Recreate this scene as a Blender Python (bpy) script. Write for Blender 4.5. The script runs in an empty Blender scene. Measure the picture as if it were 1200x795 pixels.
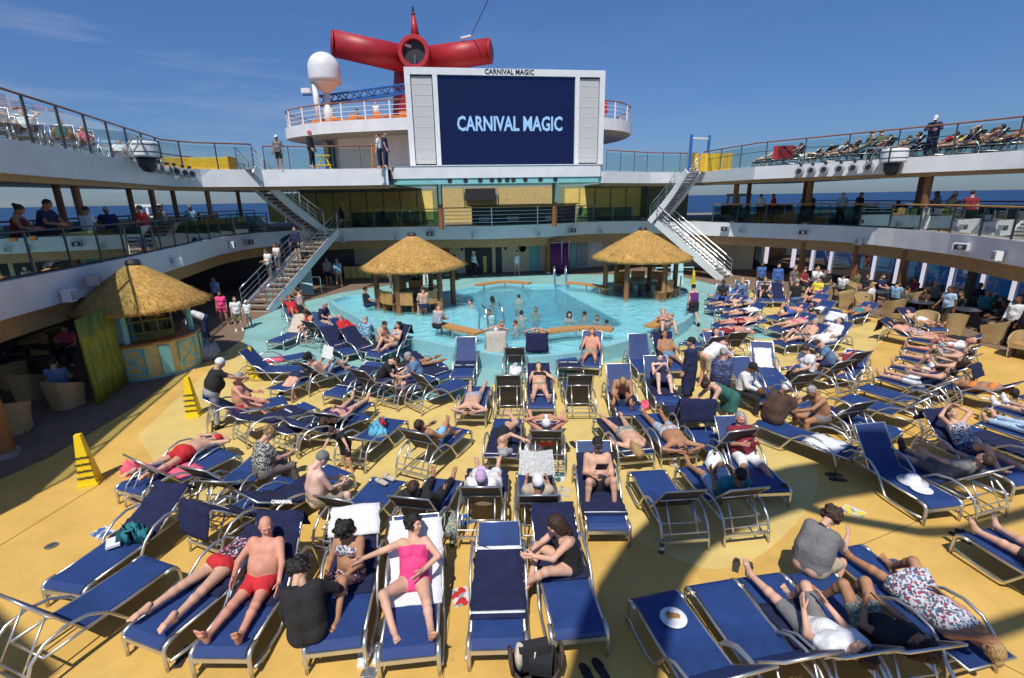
import bpy, math, random
import numpy as np
from mathutils import Vector, Matrix
random.seed(7); rng=np.random.RandomState(7)
S=bpy.context.scene; COL=S.collection; R=math.radians
# ------------------------------------------------------------------ camera
F_,CX,CY,EYE=578.0,600.0,397.5,4.6
PITCH=math.atan(165/F_); ROLL=-math.atan(.0178)
cp,sp,cr,sr=math.cos(PITCH),math.sin(PITCH),math.cos(ROLL),math.sin(ROLL)
cam=bpy.data.cameras.new('camera'); camo=bpy.data.objects.new('camera',cam); COL.objects.link(camo)
cam.sensor_fit='HORIZONTAL'; cam.sensor_width=36; cam.lens=F_/1200*36; cam.clip_start=.05; cam.clip_end=90000
rt=Vector((cr,sr*sp,sr*cp)); up=Vector((-sr,cr*sp,cr*cp)); bk=-Vector((0,cp,-sp))
camo.matrix_world=Matrix(((rt.x,up.x,bk.x,0),(rt.y,up.y,bk.y,0),(rt.z,up.z,bk.z,EYE),(0,0,0,1)))
S.camera=camo
# ------------------------------------------------------------------ sky and sun
SUNV=Vector((0.13,.60,-1)).normalized()
W=bpy.data.worlds.new('World'); S.world=W; W.use_nodes=True
nt=W.node_tree; nt.nodes.clear()
def nn(t,kind,**k):
    n=t.nodes.new(kind)
    for a,b in k.items(): setattr(n,a,b)
    return n
out=nn(nt,'ShaderNodeOutputWorld'); bg=nn(nt,'ShaderNodeBackground'); bg.inputs[1].default_value=.15
sky=nn(nt,'ShaderNodeTexSky',sky_type='NISHITA'); sky.sun_disc=False
sky.sun_elevation=R(59); sky.sun_rotation=R(192); sky.altitude=200; sky.air_density=1.0; sky.dust_density=.3; sky.ozone_density=4.0
tc=nn(nt,'ShaderNodeTexCoord'); mp=nn(nt,'ShaderNodeMapping'); mp.inputs['Scale'].default_value=(1.3,1.3,9); mp.inputs['Location'].default_value=(.9,.2,.35)
nz=nn(nt,'ShaderNodeTexNoise'); nz.inputs['Scale'].default_value=1.7; nz.inputs['Detail'].default_value=7; nz.inputs['Roughness'].default_value=.6
rp=nn(nt,'ShaderNodeValToRGB'); rp.color_ramp.elements[0].position=.49; rp.color_ramp.elements[1].position=.80
rp.color_ramp.elements[0].color=(0,0,0,1); rp.color_ramp.elements[1].color=(.30,.30,.30,1)
mx=nn(nt,'ShaderNodeMixRGB'); mx.inputs[2].default_value=(4.2,4.3,4.6,1)
hs=nn(nt,'ShaderNodeHueSaturation'); hs.inputs['Saturation'].default_value=1.12; hs.inputs['Value'].default_value=.70
gr=nn(nt,'ShaderNodeSeparateXYZ'); cl=nn(nt,'ShaderNodeValToRGB')
cl.color_ramp.elements[0].position=0; cl.color_ramp.elements[0].color=(.30,.39,.60,1)
cl.color_ramp.elements[1].position=.42; cl.color_ramp.elements[1].color=(.76,.87,1.05,1)
e=cl.color_ramp.elements.new(.12); e.color=(.48,.57,.76,1)
tm=nn(nt,'ShaderNodeMixRGB',blend_type='MULTIPLY'); tm.inputs[0].default_value=1
L=nt.links.new
L(tc.outputs['Generated'],mp.inputs[0]); L(mp.outputs[0],nz.inputs['Vector']); L(nz.outputs[0],rp.inputs[0])
L(sky.outputs[0],hs.inputs['Color']); L(tc.outputs['Generated'],gr.inputs[0]); L(gr.outputs[2],cl.inputs[0])
L(hs.outputs[0],tm.inputs[1]); L(cl.outputs[0],tm.inputs[2])
cx=nn(nt,'ShaderNodeMapRange'); cx.inputs[1].default_value=.05; cx.inputs[2].default_value=-.55; cx.inputs[3].default_value=.12; cx.inputs[4].default_value=1.25
cm=nn(nt,'ShaderNodeMath',operation='MULTIPLY'); L(gr.outputs[0],cx.inputs[0]); L(rp.outputs[0],cm.inputs[0]); L(cx.outputs[0],cm.inputs[1])
L(tm.outputs[0],mx.inputs[1]); L(cm.outputs[0],mx.inputs[0]); L(mx.outputs[0],bg.inputs[0]); L(bg.outputs[0],out.inputs[0])
sun=bpy.data.lights.new('sun','SUN'); sun.energy=4.4; sun.angle=R(.53); sun.color=(1,.955,.87)
suno=bpy.data.objects.new('sun',sun); COL.objects.link(suno); suno.rotation_euler=SUNV.to_track_quat('-Z','Y').to_euler(); suno.location=(0,-20,40)
S.view_settings.view_transform='Standard'; S.view_settings.look='None'; S.view_settings.gamma=1; S.view_settings.exposure=.05
S.render.engine='CYCLES'
S.cycles.max_bounces=7; S.cycles.transparent_max_bounces=24; S.cycles.use_denoising=True
# ------------------------------------------------------------------ pixel (1200x795 photograph) -> point in the place
def ray(px,py):
    u=(px-CX)/F_; v=-(py-CY)/F_; a=u*cr-v*sr; b=u*sr+v*cr
    return Vector((a,cp+b*sp,b*cp-sp))
def G(px,py,z=0.):
    d=ray(px,py); t=(z-EYE)/d.z; return Vector((d.x*t,d.y*t,z))
def V(px,py,Y):
    d=ray(px,py); t=Y/d.y; return Vector((d.x*t,Y,EYE+d.z*t))
def G2(l,z=0): return [tuple(G(x,y,z).xy) for x,y in l]
# ------------------------------------------------------------------ materials
MATS={}
def mat(name,col,rough=.6,metal=0.,var=.12,scale=6.,bump=0.,emit=None,estr=1.,col2=None,spec=.5,coat=0.,bscale=None,vscale=(1,1,1),dirt=0.):
    if name in MATS: return MATS[name]
    m=bpy.data.materials.new(name); m.use_nodes=True; t=m.node_tree; p=t.nodes['Principled BSDF']
    p.inputs['Roughness'].default_value=rough; p.inputs['Metallic'].default_value=metal
    p.inputs['Specular IOR Level'].default_value=spec; p.inputs['Coat Weight'].default_value=coat
    c=nn(t,'ShaderNodeTexCoord'); mpp=nn(t,'ShaderNodeMapping'); mpp.inputs['Scale'].default_value=vscale
    n=nn(t,'ShaderNodeTexNoise'); n.inputs['Scale'].default_value=scale; n.inputs['Detail'].default_value=5
    r=nn(t,'ShaderNodeValToRGB'); a,b=r.color_ramp.elements; a.position=.3; b.position=.7
    if col2 is None:
        a.color=tuple(max(0,x*(1-var)) for x in col)+(1,); b.color=tuple(min(1,x*(1+var)) for x in col)+(1,)
    else: a.color=tuple(col)+(1,); b.color=tuple(col2)+(1,)
    t.links.new(c.outputs['Object'],mpp.inputs[0]); t.links.new(mpp.outputs[0],n.inputs['Vector'])
    t.links.new(n.outputs[0],r.inputs[0]); t.links.new(r.outputs[0],p.inputs['Base Color'])
    if dirt:
        d1=nn(t,'ShaderNodeTexNoise'); d1.inputs['Scale'].default_value=1.1; d1.inputs['Detail'].default_value=9; d1.inputs['Roughness'].default_value=.72
        d2=nn(t,'ShaderNodeTexVoronoi'); d2.inputs['Scale'].default_value=2.3; d2.inputs['Randomness'].default_value=1
        r1=nn(t,'ShaderNodeValToRGB'); r1.color_ramp.elements[0].position=.34; r1.color_ramp.elements[0].color=(1-dirt,1-dirt*1.05,1-dirt*1.1,1); r1.color_ramp.elements[1].position=.56
        r2=nn(t,'ShaderNodeValToRGB'); r2.color_ramp.elements[0].position=.02; r2.color_ramp.elements[0].color=(1-dirt*1.6,)*3+(1,); r2.color_ramp.elements[1].position=.07
        mu=nn(t,'ShaderNodeMixRGB',blend_type='MULTIPLY'); mu.inputs[0].default_value=1; mv=nn(t,'ShaderNodeMixRGB',blend_type='MULTIPLY'); mv.inputs[0].default_value=.6
        t.links.new(c.outputs['Object'],d1.inputs['Vector']); t.links.new(c.outputs['Object'],d2.inputs['Vector']); t.links.new(d1.outputs[0],r1.inputs[0]); t.links.new(d2.outputs['Distance'],r2.inputs[0])
        t.links.new(r.outputs[0],mu.inputs[1]); t.links.new(r1.outputs[0],mu.inputs[2]); t.links.new(mu.outputs[0],mv.inputs[1]); t.links.new(r2.outputs[0],mv.inputs[2]); t.links.new(mv.outputs[0],p.inputs['Base Color'])
        rr=nn(t,'ShaderNodeMapRange'); rr.inputs[3].default_value=rough-.16; rr.inputs[4].default_value=rough+.12; t.links.new(d1.outputs[0],rr.inputs[0]); t.links.new(rr.outputs[0],p.inputs['Roughness'])
    if bump:
        nb=nn(t,'ShaderNodeTexNoise'); nb.inputs['Scale'].default_value=bscale or scale*5; nb.inputs['Detail'].default_value=4
        bp=nn(t,'ShaderNodeBump'); bp.inputs['Strength'].default_value=bump; bp.inputs['Distance'].default_value=.02
        t.links.new(mpp.outputs[0],nb.inputs['Vector']); t.links.new(nb.outputs[0],bp.inputs['Height']); t.links.new(bp.outputs[0],p.inputs['Normal'])
    if emit: p.inputs['Emission Color'].default_value=tuple(emit)+(1,); p.inputs['Emission Strength'].default_value=estr
    MATS[name]=m; return m
def patterned(name,cols,scale=40,kind='VORONOI'):
    if name in MATS: return MATS[name]
    m=bpy.data.materials.new(name); m.use_nodes=True; t=m.node_tree; p=t.nodes['Principled BSDF']; p.inputs['Roughness'].default_value=.8
    c=nn(t,'ShaderNodeTexCoord'); v=nn(t,'ShaderNodeTexVoronoi'); v.inputs['Scale'].default_value=scale
    s=nn(t,'ShaderNodeSeparateColor'); r=nn(t,'ShaderNodeValToRGB'); r.color_ramp.interpolation='CONSTANT'
    els=r.color_ramp.elements
    while len(els)<len(cols): els.new(.5)
    for i,cc in enumerate(cols): els[i].position=i/len(cols); els[i].color=tuple(cc)+(1,)
    t.links.new(c.outputs['Object'],v.inputs['Vector']); t.links.new(v.outputs['Color'],s.inputs[0]); t.links.new(s.outputs[0],r.inputs[0]); t.links.new(r.outputs[0],p.inputs['Base Color'])
    MATS[name]=m; return m
def glassmat(name,tint,refl=1.45,rough=.0,bump=0.,gcol=(1,1,1),murk=0.,mcol=(1,1,1),rf=1.):
    if name in MATS: return MATS[name]
    m=bpy.data.materials.new(name); m.use_nodes=True; t=m.node_tree; t.nodes.clear()
    o=nn(t,'ShaderNodeOutputMaterial'); mxs=nn(t,'ShaderNodeMixShader'); tr=nn(t,'ShaderNodeBsdfTransparent'); gl=nn(t,'ShaderNodeBsdfGlossy'); fr=nn(t,'ShaderNodeFresnel')
    tr.inputs[0].default_value=tuple(tint)+(1,); gl.inputs['Roughness'].default_value=rough; gl.inputs[0].default_value=tuple(gcol)+(1,); fr.inputs[0].default_value=refl
    mm=nn(t,'ShaderNodeMath',operation='MULTIPLY'); mm.inputs[1].default_value=rf; t.links.new(fr.outputs[0],mm.inputs[0]); t.links.new(mm.outputs[0],mxs.inputs[0]); t.links.new(tr.outputs[0],mxs.inputs[1]); t.links.new(gl.outputs[0],mxs.inputs[2]); t.links.new(mxs.outputs[0],o.inputs[0])
    if murk:
        df=nn(t,'ShaderNodeBsdfDiffuse'); df.inputs[0].default_value=tuple(mcol)+(1,); m2=nn(t,'ShaderNodeMixShader'); m2.inputs[0].default_value=murk
        t.links.new(tr.outputs[0],m2.inputs[1]); t.links.new(df.outputs[0],m2.inputs[2]); t.links.new(m2.outputs[0],mxs.inputs[1])
    if bump:
        c=nn(t,'ShaderNodeTexCoord'); n=nn(t,'ShaderNodeTexNoise'); n.inputs['Scale'].default_value=2.2; n.inputs['Detail'].default_value=4; n.inputs['Distortion'].default_value=1.2
        b=nn(t,'ShaderNodeBump'); b.inputs['Strength'].default_value=bump; b.inputs['Distance'].default_value=.1
        t.links.new(c.outputs['Object'],n.inputs['Vector']); t.links.new(n.outputs[0],b.inputs['Height']); t.links.new(b.outputs[0],gl.inputs['Normal']); t.links.new(b.outputs[0],fr.inputs['Normal'])
    MATS[name]=m; return m
M={}
M['white']=mat('white_paint',(.74,.75,.76),.38,var=.05,scale=1.5,dirt=.07)
M['cream']=mat('cream_paint',(.68,.60,.40),.6,var=.1,scale=2)
M['yellowpanel']=mat('yellow_panel',(.80,.60,.18),.5,var=.12,scale=2)
M['grey']=mat('grey_paint',(.35,.36,.37),.5)
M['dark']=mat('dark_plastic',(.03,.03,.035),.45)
M['black']=mat('black_cloth',(.018,.018,.02),.85)
M['alu']=mat('brushed_aluminium',(.62,.63,.62),.33,.85,var=.06)
M['steel']=mat('polished_steel',(.75,.76,.78),.18,1.,var=.04)
M['darksteel']=mat('dark_post',(.10,.12,.13),.4,.6)
M['wood']=mat('varnished_wood',(.24,.10,.035),.42,var=.3,scale=5,vscale=(1,1,.2))
M['rail']=mat('handrail_wood',(.26,.11,.055),.4,var=.2)
M['soffit']=mat('soffit_wood',(.42,.25,.10),.5,var=.15)
M['teak']=mat('teak_slats',(.48,.24,.08),.55,var=.25,scale=7,vscale=(1,6,1),bump=.2)
M['aqua']=mat('aqua_paint',(.22,.52,.52),.55,var=.1,scale=1.5)
M['aquapale']=mat('pale_aqua_paint',(.42,.66,.66),.5,var=.08)
M['red']=mat('funnel_red',(.40,.020,.028),.5,var=.12,scale=.6,dirt=.12)
M['orange']=mat('orange_paint',(.75,.25,.05),.5)
M['blue']=mat('blue_paint',(.02,.13,.42),.4)
M['sling']=mat('blue_sling',(.014,.043,.165),.62,var=.18,scale=3,dirt=.22,bump=.25,bscale=260)
M['slingback']=mat('sling_back',(.060,.052,.048),.75,var=.12,bump=.2,bscale=200)
M['towel']=mat('navy_towel',(.009,.013,.055),.95,var=.3,scale=9,bump=.6,bscale=60)
M['wtowel']=mat('white_towel',(.72,.73,.75),.95,var=.06,scale=9,bump=.5,bscale=60)
M['creamtowel']=mat('cream_towel',(.52,.46,.38),.95,var=.08,scale=9,bump=.5,bscale=60)
M['pinktowel']=mat('pink_towel',(.75,.12,.20),.95,var=.1,scale=9,bump=.4,bscale=60)
M['wicker']=mat('wicker_tan',(.40,.28,.13),.7,var=.3,scale=40,bump=.6,bscale=60)
M['darkwicker']=mat('wicker_dark',(.055,.042,.035),.6,var=.4,scale=50,bump=.8,bscale=70)
M['curtain']=mat('purple_curtain',(.14,.02,.13),.8,var=.3,scale=6,vscale=(6,6,.3))
M['bamboo']=mat('green_bamboo',(.10,.15,.012),.5,col2=(.30,.32,.035),scale=7,vscale=(1,1,.3))
M['conecol']=mat('caution_yellow',(.80,.58,.01),.4,var=.06)
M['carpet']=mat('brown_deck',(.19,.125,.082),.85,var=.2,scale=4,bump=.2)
M['tabletop']=mat('table_top_dark',(.045,.055,.07),.25)
M['green']=mat('green_fabric',(.03,.10,.075),.6)
M['glass']=glassmat('rail_glass',(.84,.91,.90),1.3,rf=.22)
M['tglass']=glassmat('tinted_rail_glass',(.36,.54,.51),1.5,rf=.7)
M['wglass']=glassmat('window_glass',(.40,.55,.62),1.45)
M['water']=glassmat('pool_water',(.70,.94,.97),1.33,.03,bump=.7,murk=.34,mcol=(.24,.63,.73))
def thatch():
    m=mat('thatch',(.37,.19,.04),.9,col2=(.66,.41,.115),scale=14,vscale=(1,1,.35),bump=1.,bscale=55,dirt=.25); return m
M['thatch']=thatch()
# ------------------------------------------------------------------ mesh helpers
class MB:
    def __init__(s): s.v=[]; s.f=[]; s.m=[]; s.cm=0
    def add(s,vs,fs):
        o=len(s.v); s.v+= [tuple(x) for x in vs]; s.f+=[tuple(i+o for i in f) for f in fs]; s.m+=[s.cm]*len(fs); return s
    def box(s,c,d,rz=0.,M3=None,bev=0.):
        x,y,z=d[0]/2,d[1]/2,d[2]/2
        vs=[Vector((a*x,b*y,e*z)) for e in(-1,1) for b in(-1,1) for a in(-1,1)]
        mm=M3 if M3 is not None else Matrix.Rotation(rz,3,'Z')
        return s.add([mm@v+Vector(c) for v in vs],[(0,2,3,1),(4,5,7,6),(0,1,5,4),(2,6,7,3),(0,4,6,2),(1,3,7,5)])
    def beam(s,a,b,w,h):
        a,b=Vector(a),Vector(b); d=(b-a); l=d.length; y=d/l; x=y.cross(Vector((0,0,1)))
        x=x.normalized() if x.length>1e-4 else Vector((1,0,0)); z=x.cross(y)
        return s.box((a+b)/2,(w,l,h),M3=Matrix((x,y,z)).transposed())
    def tube(s,pts,r,n=6,caps=True):
        pts=[Vector(p) for p in pts]; k=len(pts); rs=r if isinstance(r,(list,tuple)) else [r]*k; vs=[]; fs=[]
        prev=None
        for i,p in enumerate(pts):
            t=(pts[min(i+1,k-1)]-pts[max(i-1,0)]).normalized()
            ref=prev if prev is not None and abs(prev.dot(t))<.98 else (Vector((0,0,1)) if abs(t.z)<.9 else Vector((1,0,0)))
            x=(ref-t*ref.dot(t)).normalized(); y=t.cross(x); prev=x
            for j in range(n):
                a=2*math.pi*j/n; vs.append(p+(x*math.cos(a)+y*math.sin(a))*rs[i])
        for i in range(k-1):
            for j in range(n):
                j2=(j+1)%n; fs.append((i*n+j,i*n+j2,(i+1)*n+j2,(i+1)*n+j))
        if caps: fs.append(tuple(range(n))[::-1]); fs.append(tuple((k-1)*n+j for j in range(n)))
        return s.add(vs,fs)
    def lathe(s,prof,c=(0,0,0),n=24,axis='Z',jit=None):
        vs=[];fs=[];k=len(prof)
        for i,(r,z) in enumerate(prof):
            for j in range(n):
                a=2*math.pi*j/n; rr=r*(1+(jit[i] if jit else 0)*random.uniform(-1,1)); p=(rr*math.cos(a),rr*math.sin(a),z+(jit[i]*.6*random.uniform(-1,1) if jit else 0))
                if axis=='Y': p=(p[0],p[2],p[1])
                if axis=='X': p=(p[2],p[0],p[1])
                vs.append((p[0]+c[0],p[1]+c[1],p[2]+c[2]))
        for i in range(k-1):
            for j in range(n):
                j2=(j+1)%n; fs.append((i*n+j,i*n+j2,(i+1)*n+j2,(i+1)*n+j))
        fs.append(tuple(range(n))[::-1]); fs.append(tuple((k-1)*n+j for j in range(n)))
        return s.add(vs,fs)
    def prism(s,poly,z0,z1):
        n=len(poly); a=sum(poly[i][0]*poly[(i+1)%n][1]-poly[(i+1)%n][0]*poly[i][1] for i in range(n))
        if a<0: poly=poly[::-1]
        vs=[(x,y,z0) for x,y in poly]+[(x,y,z1) for x,y in poly]
        fs=[tuple(range(n))[::-1],tuple(range(n,2*n))]+[(i,(i+1)%n,n+(i+1)%n,n+i) for i in range(n)]
        return s.add(vs,fs)
    def sheet(s,poly,z,holes=()):
        from mathutils.geometry import tessellate_polygon
        loops=[[Vector((x,y,0)) for x,y in poly]]+[[Vector((x,y,0)) for x,y in h] for h in holes]
        flat=[v for l in loops for v in l]; tr=tessellate_polygon(loops); fs=[]
        for a,b,c in tr:
            if (flat[b]-flat[a]).cross(flat[c]-flat[a]).z<0: a,c=c,a
            fs.append((a,b,c))
        return s.add([(v.x,v.y,z) for v in flat],fs)
    def wall(s,pl,z0,z1,th,side=1):
        """a ribbon of wall along a plan polyline, thickness to the left (side=1) of its direction"""
        pl=[Vector(p) for p in pl]; n=len(pl); inn=[]
        for i,p in enumerate(pl):
            d=(pl[min(i+1,n-1)]-pl[max(i-1,0)]).normalized(); inn.append(p+Vector((-d.y,d.x))*th*side)
        vs=[];fs=[]
        for p,q in zip(pl,inn): vs+=[(p.x,p.y,z0),(p.x,p.y,z1),(q.x,q.y,z1),(q.x,q.y,z0)]
        for i in range(n-1):
            a=i*4;b=a+4
            for k in range(4): fs.append((a+k,a+(k+1)%4,b+(k+1)%4,b+k))
        fs+= [(3,2,1,0),((n-1)*4,(n-1)*4+1,(n-1)*4+2,(n-1)*4+3)]
        return s.add(vs,fs)
def mkmesh(name,v,f,mats,smooth=False,mi=None):
    me=bpy.data.meshes.new(name); me.from_pydata(v,[],f); 
    for m in (mats if isinstance(mats,(list,tuple)) else [mats]): me.materials.append(m)
    if mi and any(mi): me.polygons.foreach_set('material_index',mi)
    if smooth: me.polygons.foreach_set('use_smooth',[True]*len(me.polygons))
    me.update(); return me
def obj(name,mb,mats,parent=None,smooth=False,world=False,origin=None,loc=None,label=None):
    """one mesh object; world=True: mb is in world coordinates and is shifted to the parent's (unrotated) location"""
    v=mb.v
    o_=None
    if parent is not None and world: o_=parent.location
    elif origin is not None: o_=Vector(origin)
    if o_ is not None: v=[(a-o_.x,b-o_.y,c-o_.z) for a,b,c in v]
    me=mkmesh(name,v,mb.f,mats,smooth,mb.m); o=bpy.data.objects.new(name,me); COL.objects.link(o)
    if parent is not None: o.parent=parent
    elif origin is not None: o.location=origin
    if loc is not None: o.location=loc
    if label: o['label']=label
    return o
def tag(o,label,cat,group=None):
    o['label']=label; o['category']=cat
    if group: o['group']=group
    return o
def struct(name,mb,m,smooth=False): o=obj(name,mb,m,smooth=smooth); o['kind']='structure'; return o
def thing(name,label,cat,loc=(0,0,0),rz=0.,group=None):
    o=bpy.data.objects.new(name,None); o.empty_display_size=.1; COL.objects.link(o); o.location=loc; o.rotation_euler=(0,0,rz)
    return tag(o,label,cat,group)
def smoothpl(pl,n=6):
    """Catmull-Rom through plan points"""
    P=[Vector(p) for p in pl]; out=[]
    for i in range(len(P)-1):
        a=P[max(i-1,0)];b=P[i];c=P[i+1];d=P[min(i+2,len(P)-1)]
        for k in range(n):
            t=k/n; out.append(.5*((2*b)+(c-a)*t+(2*a-5*b+4*c-d)*t*t+(3*b-a-3*c+d)*t**3))
    out.append(P[-1]); return [tuple(p) for p in out]
def resample(pl,step):
    P=[Vector(p) for p in pl]; L_=[0]
    for a,b in zip(P,P[1:]): L_.append(L_[-1]+(b-a).length)
    n=max(1,round(L_[-1]/step)); out=[];j=0
    for i in range(n+1):
        t=L_[-1]*i/n
        while j<len(P)-2 and L_[j+1]<t: j+=1
        k=(t-L_[j])/max(1e-6,L_[j+1]-L_[j]); out.append(P[j].lerp(P[j+1],k))
    return out
def dup(root,loc,rz,label=None,group=None):
    r=root.copy(); COL.objects.link(r); r.location=loc; r.rotation_euler=(0,0,rz)
    if label: r['label']=label
    if group: r['group']=group
    for ch in list(root.children):
        c=ch.copy(); COL.objects.link(c); c.parent=r
        for g in ch.children:
            d=g.copy(); COL.objects.link(d); d.parent=c
    return r
def hit(px,py,poly,off=0.):
    """where the sight line through a photograph pixel meets an upright surface standing on a plan polyline"""
    d=ray(px,py); best=None
    for a,b in zip(poly,poly[1:]):
        ax,ay=a;bx,by=b; ex,ey=bx-ax,by-ay; den=d.x*ey-d.y*ex
        if abs(den)<1e-9: continue
        t=(ax*ey-ay*ex)/den; u=(ax*d.y-ay*d.x)/den
        ov=max(0,-u,u-1)
        if t>0 and (best is None or (ov<.02 and (best[3]>=.02 or t<best[0])) or (ov>=.02 and ov<best[3])):
            n=Vector((-ey,ex,0)).normalized()
            if n.dot(Vector((d.x,d.y,0)))>0: n=-n
            best=(t,n,math.atan2(ey,ex),ov)
    t,n,ang,_=best; return Vector((d.x*t,d.y*t,EYE+d.z*t))+n*off, n, ang
# ------------------------------------------------------------------ sea
b=MB(); n=96; b.add([(0,0,-24)]+[(40000*math.cos(2*math.pi*i/n),40000*math.sin(2*math.pi*i/n),-24) for i in range(n)],[(0,i+1,(i+1)%n+1) for i in range(n)])
struct('sea',b,mat('sea_water',(.004,.032,.105),.4,var=.35,scale=.02,bump=.35,bscale=.25,spec=.25))
# ------------------------------------------------------------------ lido deck floor
ML=smoothpl([(-9.2,3),(-9.9,6.5),(-10.8,10.3),(-11.5,14.5),(-12.6,19.3),(-13.6,24.2),(-13.0,27.4),(-10.2,30.0),(-5,30.0),(-1.1,29.6),(2.2,30.6),(5.7,32.4),(9.3,31.9),(11.6,29.4),(15.7,24.4),(16.5,19.6),(15.7,15.2),(14.6,10),(13.5,4)],5)
rim_px=[(385,352),(397,362),(410,368),(440,385),(480,396),(540,409),(575,415),(610,418),(645,417),(680,413),(708,407),(735,400),(765,392),(790,383),(806,374),(815,364),(820,350),(812,342),(800,337),(775,333),(740,331),(700,331),(655,333),(600,333),(560,335),(540,338),(500,344),(450,345),(410,346)]
RIM=smoothpl(G2(rim_px,.45)+[G2(rim_px[:1],.45)[0]],4)[:-1]
DEEP=[(-2.15,22.9),(-1.6,23.4),(2.3,23.9),(3.9,16.9),(3.7,16.4),(-.2,14.75),(-.5,15.1)]
b=MB(); b.sheet([(-20,-3),(22,-3),(22,46),(-20,46)],0,[DEEP]); struct('deck_floor',b,mat('gold_deck_coating',(.65,.405,.105),.62,var=.08,scale=.7,bump=.12,bscale=90,spec=.35,dirt=.16))
pale=[(160,512),(235,603),(300,590),(420,615),(520,612),(600,600),(680,592),(730,625),(790,655),(835,668),(880,658),(925,622),(957,578),(955,540),(935,505),(975,455),(1010,420),(1040,385),(960,365),(930,352),(880,340),(850,340),(700,420),(500,440),(330,425),(285,400),(262,418),(205,470)]
b=MB(); b.sheet(smoothpl(G2(pale)+[G2(pale[:1])[0]],3)[:-1],.004); struct('pale_floor',b,mat('pale_deck_coating',(.66,.49,.17),.62,var=.06,scale=.8,bump=.12,bscale=90,spec=.35,dirt=.14))
aq=[(282,396),(300,419),(345,433),(400,446),(450,466),(520,468),(575,452),(600,446),(650,444),(695,428),(735,424),(765,428),(800,406),(840,404),(868,392),(890,398),(925,394),(900,388),(880,376),(872,360),(868,345),(860,338),(800,325),(740,322),(640,322),(560,324),(480,331),(400,343),(330,361),(290,378)]
b=MB(); b.sheet(smoothpl(G2(aq)+[G2(aq[:1])[0]],3)[:-1],.008,[DEEP]); struct('aqua_floor',b,mat('aqua_deck_coating',(.24,.45,.43),.6,var=.08,scale=.8,bump=.12,bscale=90,spec=.35,dirt=.16))
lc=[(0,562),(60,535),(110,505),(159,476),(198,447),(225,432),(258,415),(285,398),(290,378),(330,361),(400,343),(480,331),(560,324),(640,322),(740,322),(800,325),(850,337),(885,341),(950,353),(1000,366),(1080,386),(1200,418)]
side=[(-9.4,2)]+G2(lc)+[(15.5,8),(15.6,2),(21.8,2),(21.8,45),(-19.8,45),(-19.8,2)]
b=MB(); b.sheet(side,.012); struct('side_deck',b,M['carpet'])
# ------------------------------------------------------------------ pool
pw=mat('pool_wall_paint',(.17,.42,.50),.5,var=.08,scale=1.2)
t=thing('swimming_pool','raised aqua swimming pool with a wide wading ledge and a deep blue middle','pool',(1,18,0))
b=MB(); b.wall(RIM+RIM[:1],.0,.45,.16,1); b2=MB(); inner=[]
obj('rim',b,mat('pool_rim_paint',(.25,.50,.55),.45,var=.08),t,world=True)
b=MB(); b.sheet(RIM,.30,[DEEP]); obj('wading_ledge',b,mat('pool_ledge_paint',(.60,.80,.84),.5,var=.10,scale=2.5),t,world=True)
b=MB(); b.wall(DEEP+DEEP[:1],-1.1,.30,.10,-1); b.sheet([(-2.6,14.5),(4.3,14.5),(4.3,24.2),(-2.6,24.2)],-1.1); obj('basin',b,mat('pool_basin_paint',(.05,.42,.56),.5,var=.12,scale=1.5),t,world=True)
b=MB(); b.sheet([(x*.985+.015,y*.985+.27) for x,y in RIM],.395); obj('water_surface',b,M['water'],t,world=True)
# mosaic in the deep end
b=MB(); b.lathe([(0,-1.094),(.9,-1.094),(.9,-1.08),(0,-1.08)],c=(2.1,18.3,0),n=24); obj('floor_mosaic',b,M['blue'],t,world=True)
def ladder(px,py,rz,label):
    p=G(px,py,.45); t=thing('pool_ladder',label,'ladder',p,rz,'pool ladders')
    for s in(-1,1):
        b=MB(); b.tube([(s*.28,.5,-.5),(s*.28,.45,.2),(s*.28,.35,.75),(s*.28,.15,.95),(s*.28,-.1,.85),(s*.28,-.22,.5),(s*.28,-.25,-.05)],.032,8); obj('rail',b,M['steel'],t,smooth=True)
    b=MB(); [b.box((0,.5,z),(.5,.1,.03)) for z in(-.45,-.2,.05)]; obj('step',b,M['steel'],t)
ladder(656,334,math.pi,'chrome pool ladder at the far end below the purple shower curtain')
ladder(578,392,.5,'chrome pool ladder at the near left corner of the deep water')
def bench(pxs,z,label,w=.40):
    pl=resample(smoothpl(G2(pxs,z),6),.25); c=pl[len(pl)//2]; t=thing('pool_bench',label,'bench',(c.x,c.y,.0),0,'wooden benches round the pool')
    b=MB(); b.wall([tuple(p) for p in pl],z-.08,z,w,1); obj('seat',b,M['teak'],t,world=True)
    for k in (1,len(pl)//2,len(pl)-2):
        if 0<k<len(pl): b=MB(); b.lathe([(.035,.40),(.035,z-.08)],c=(pl[k].x,pl[k].y+.2,0),n=8); obj('leg',b,M['alu'],t,world=True)
bench([(505,379),(530,385),(556,391)],.72,'straight teak bench on the near left pool rim')
bench([(632,392),(660,387),(690,385),(716,387)],.72,'long curved teak bench on the near pool rim')
bench([(562,334),(590,330),(618,332)],.72,'curved teak bench on the far pool rim before the black doorway')
bench([(662,331),(690,334),(708,338)],.72,'teak bench on the far pool rim beside the right thatched hut')
bench([(500,341),(508,338),(519,334)],.72,'short teak bench on the far pool rim beside the left thatched hut')
bench([(768,383),(779,378),(790,368)],.72,'short teak bench on the right pool rim under a sunbather')
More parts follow.
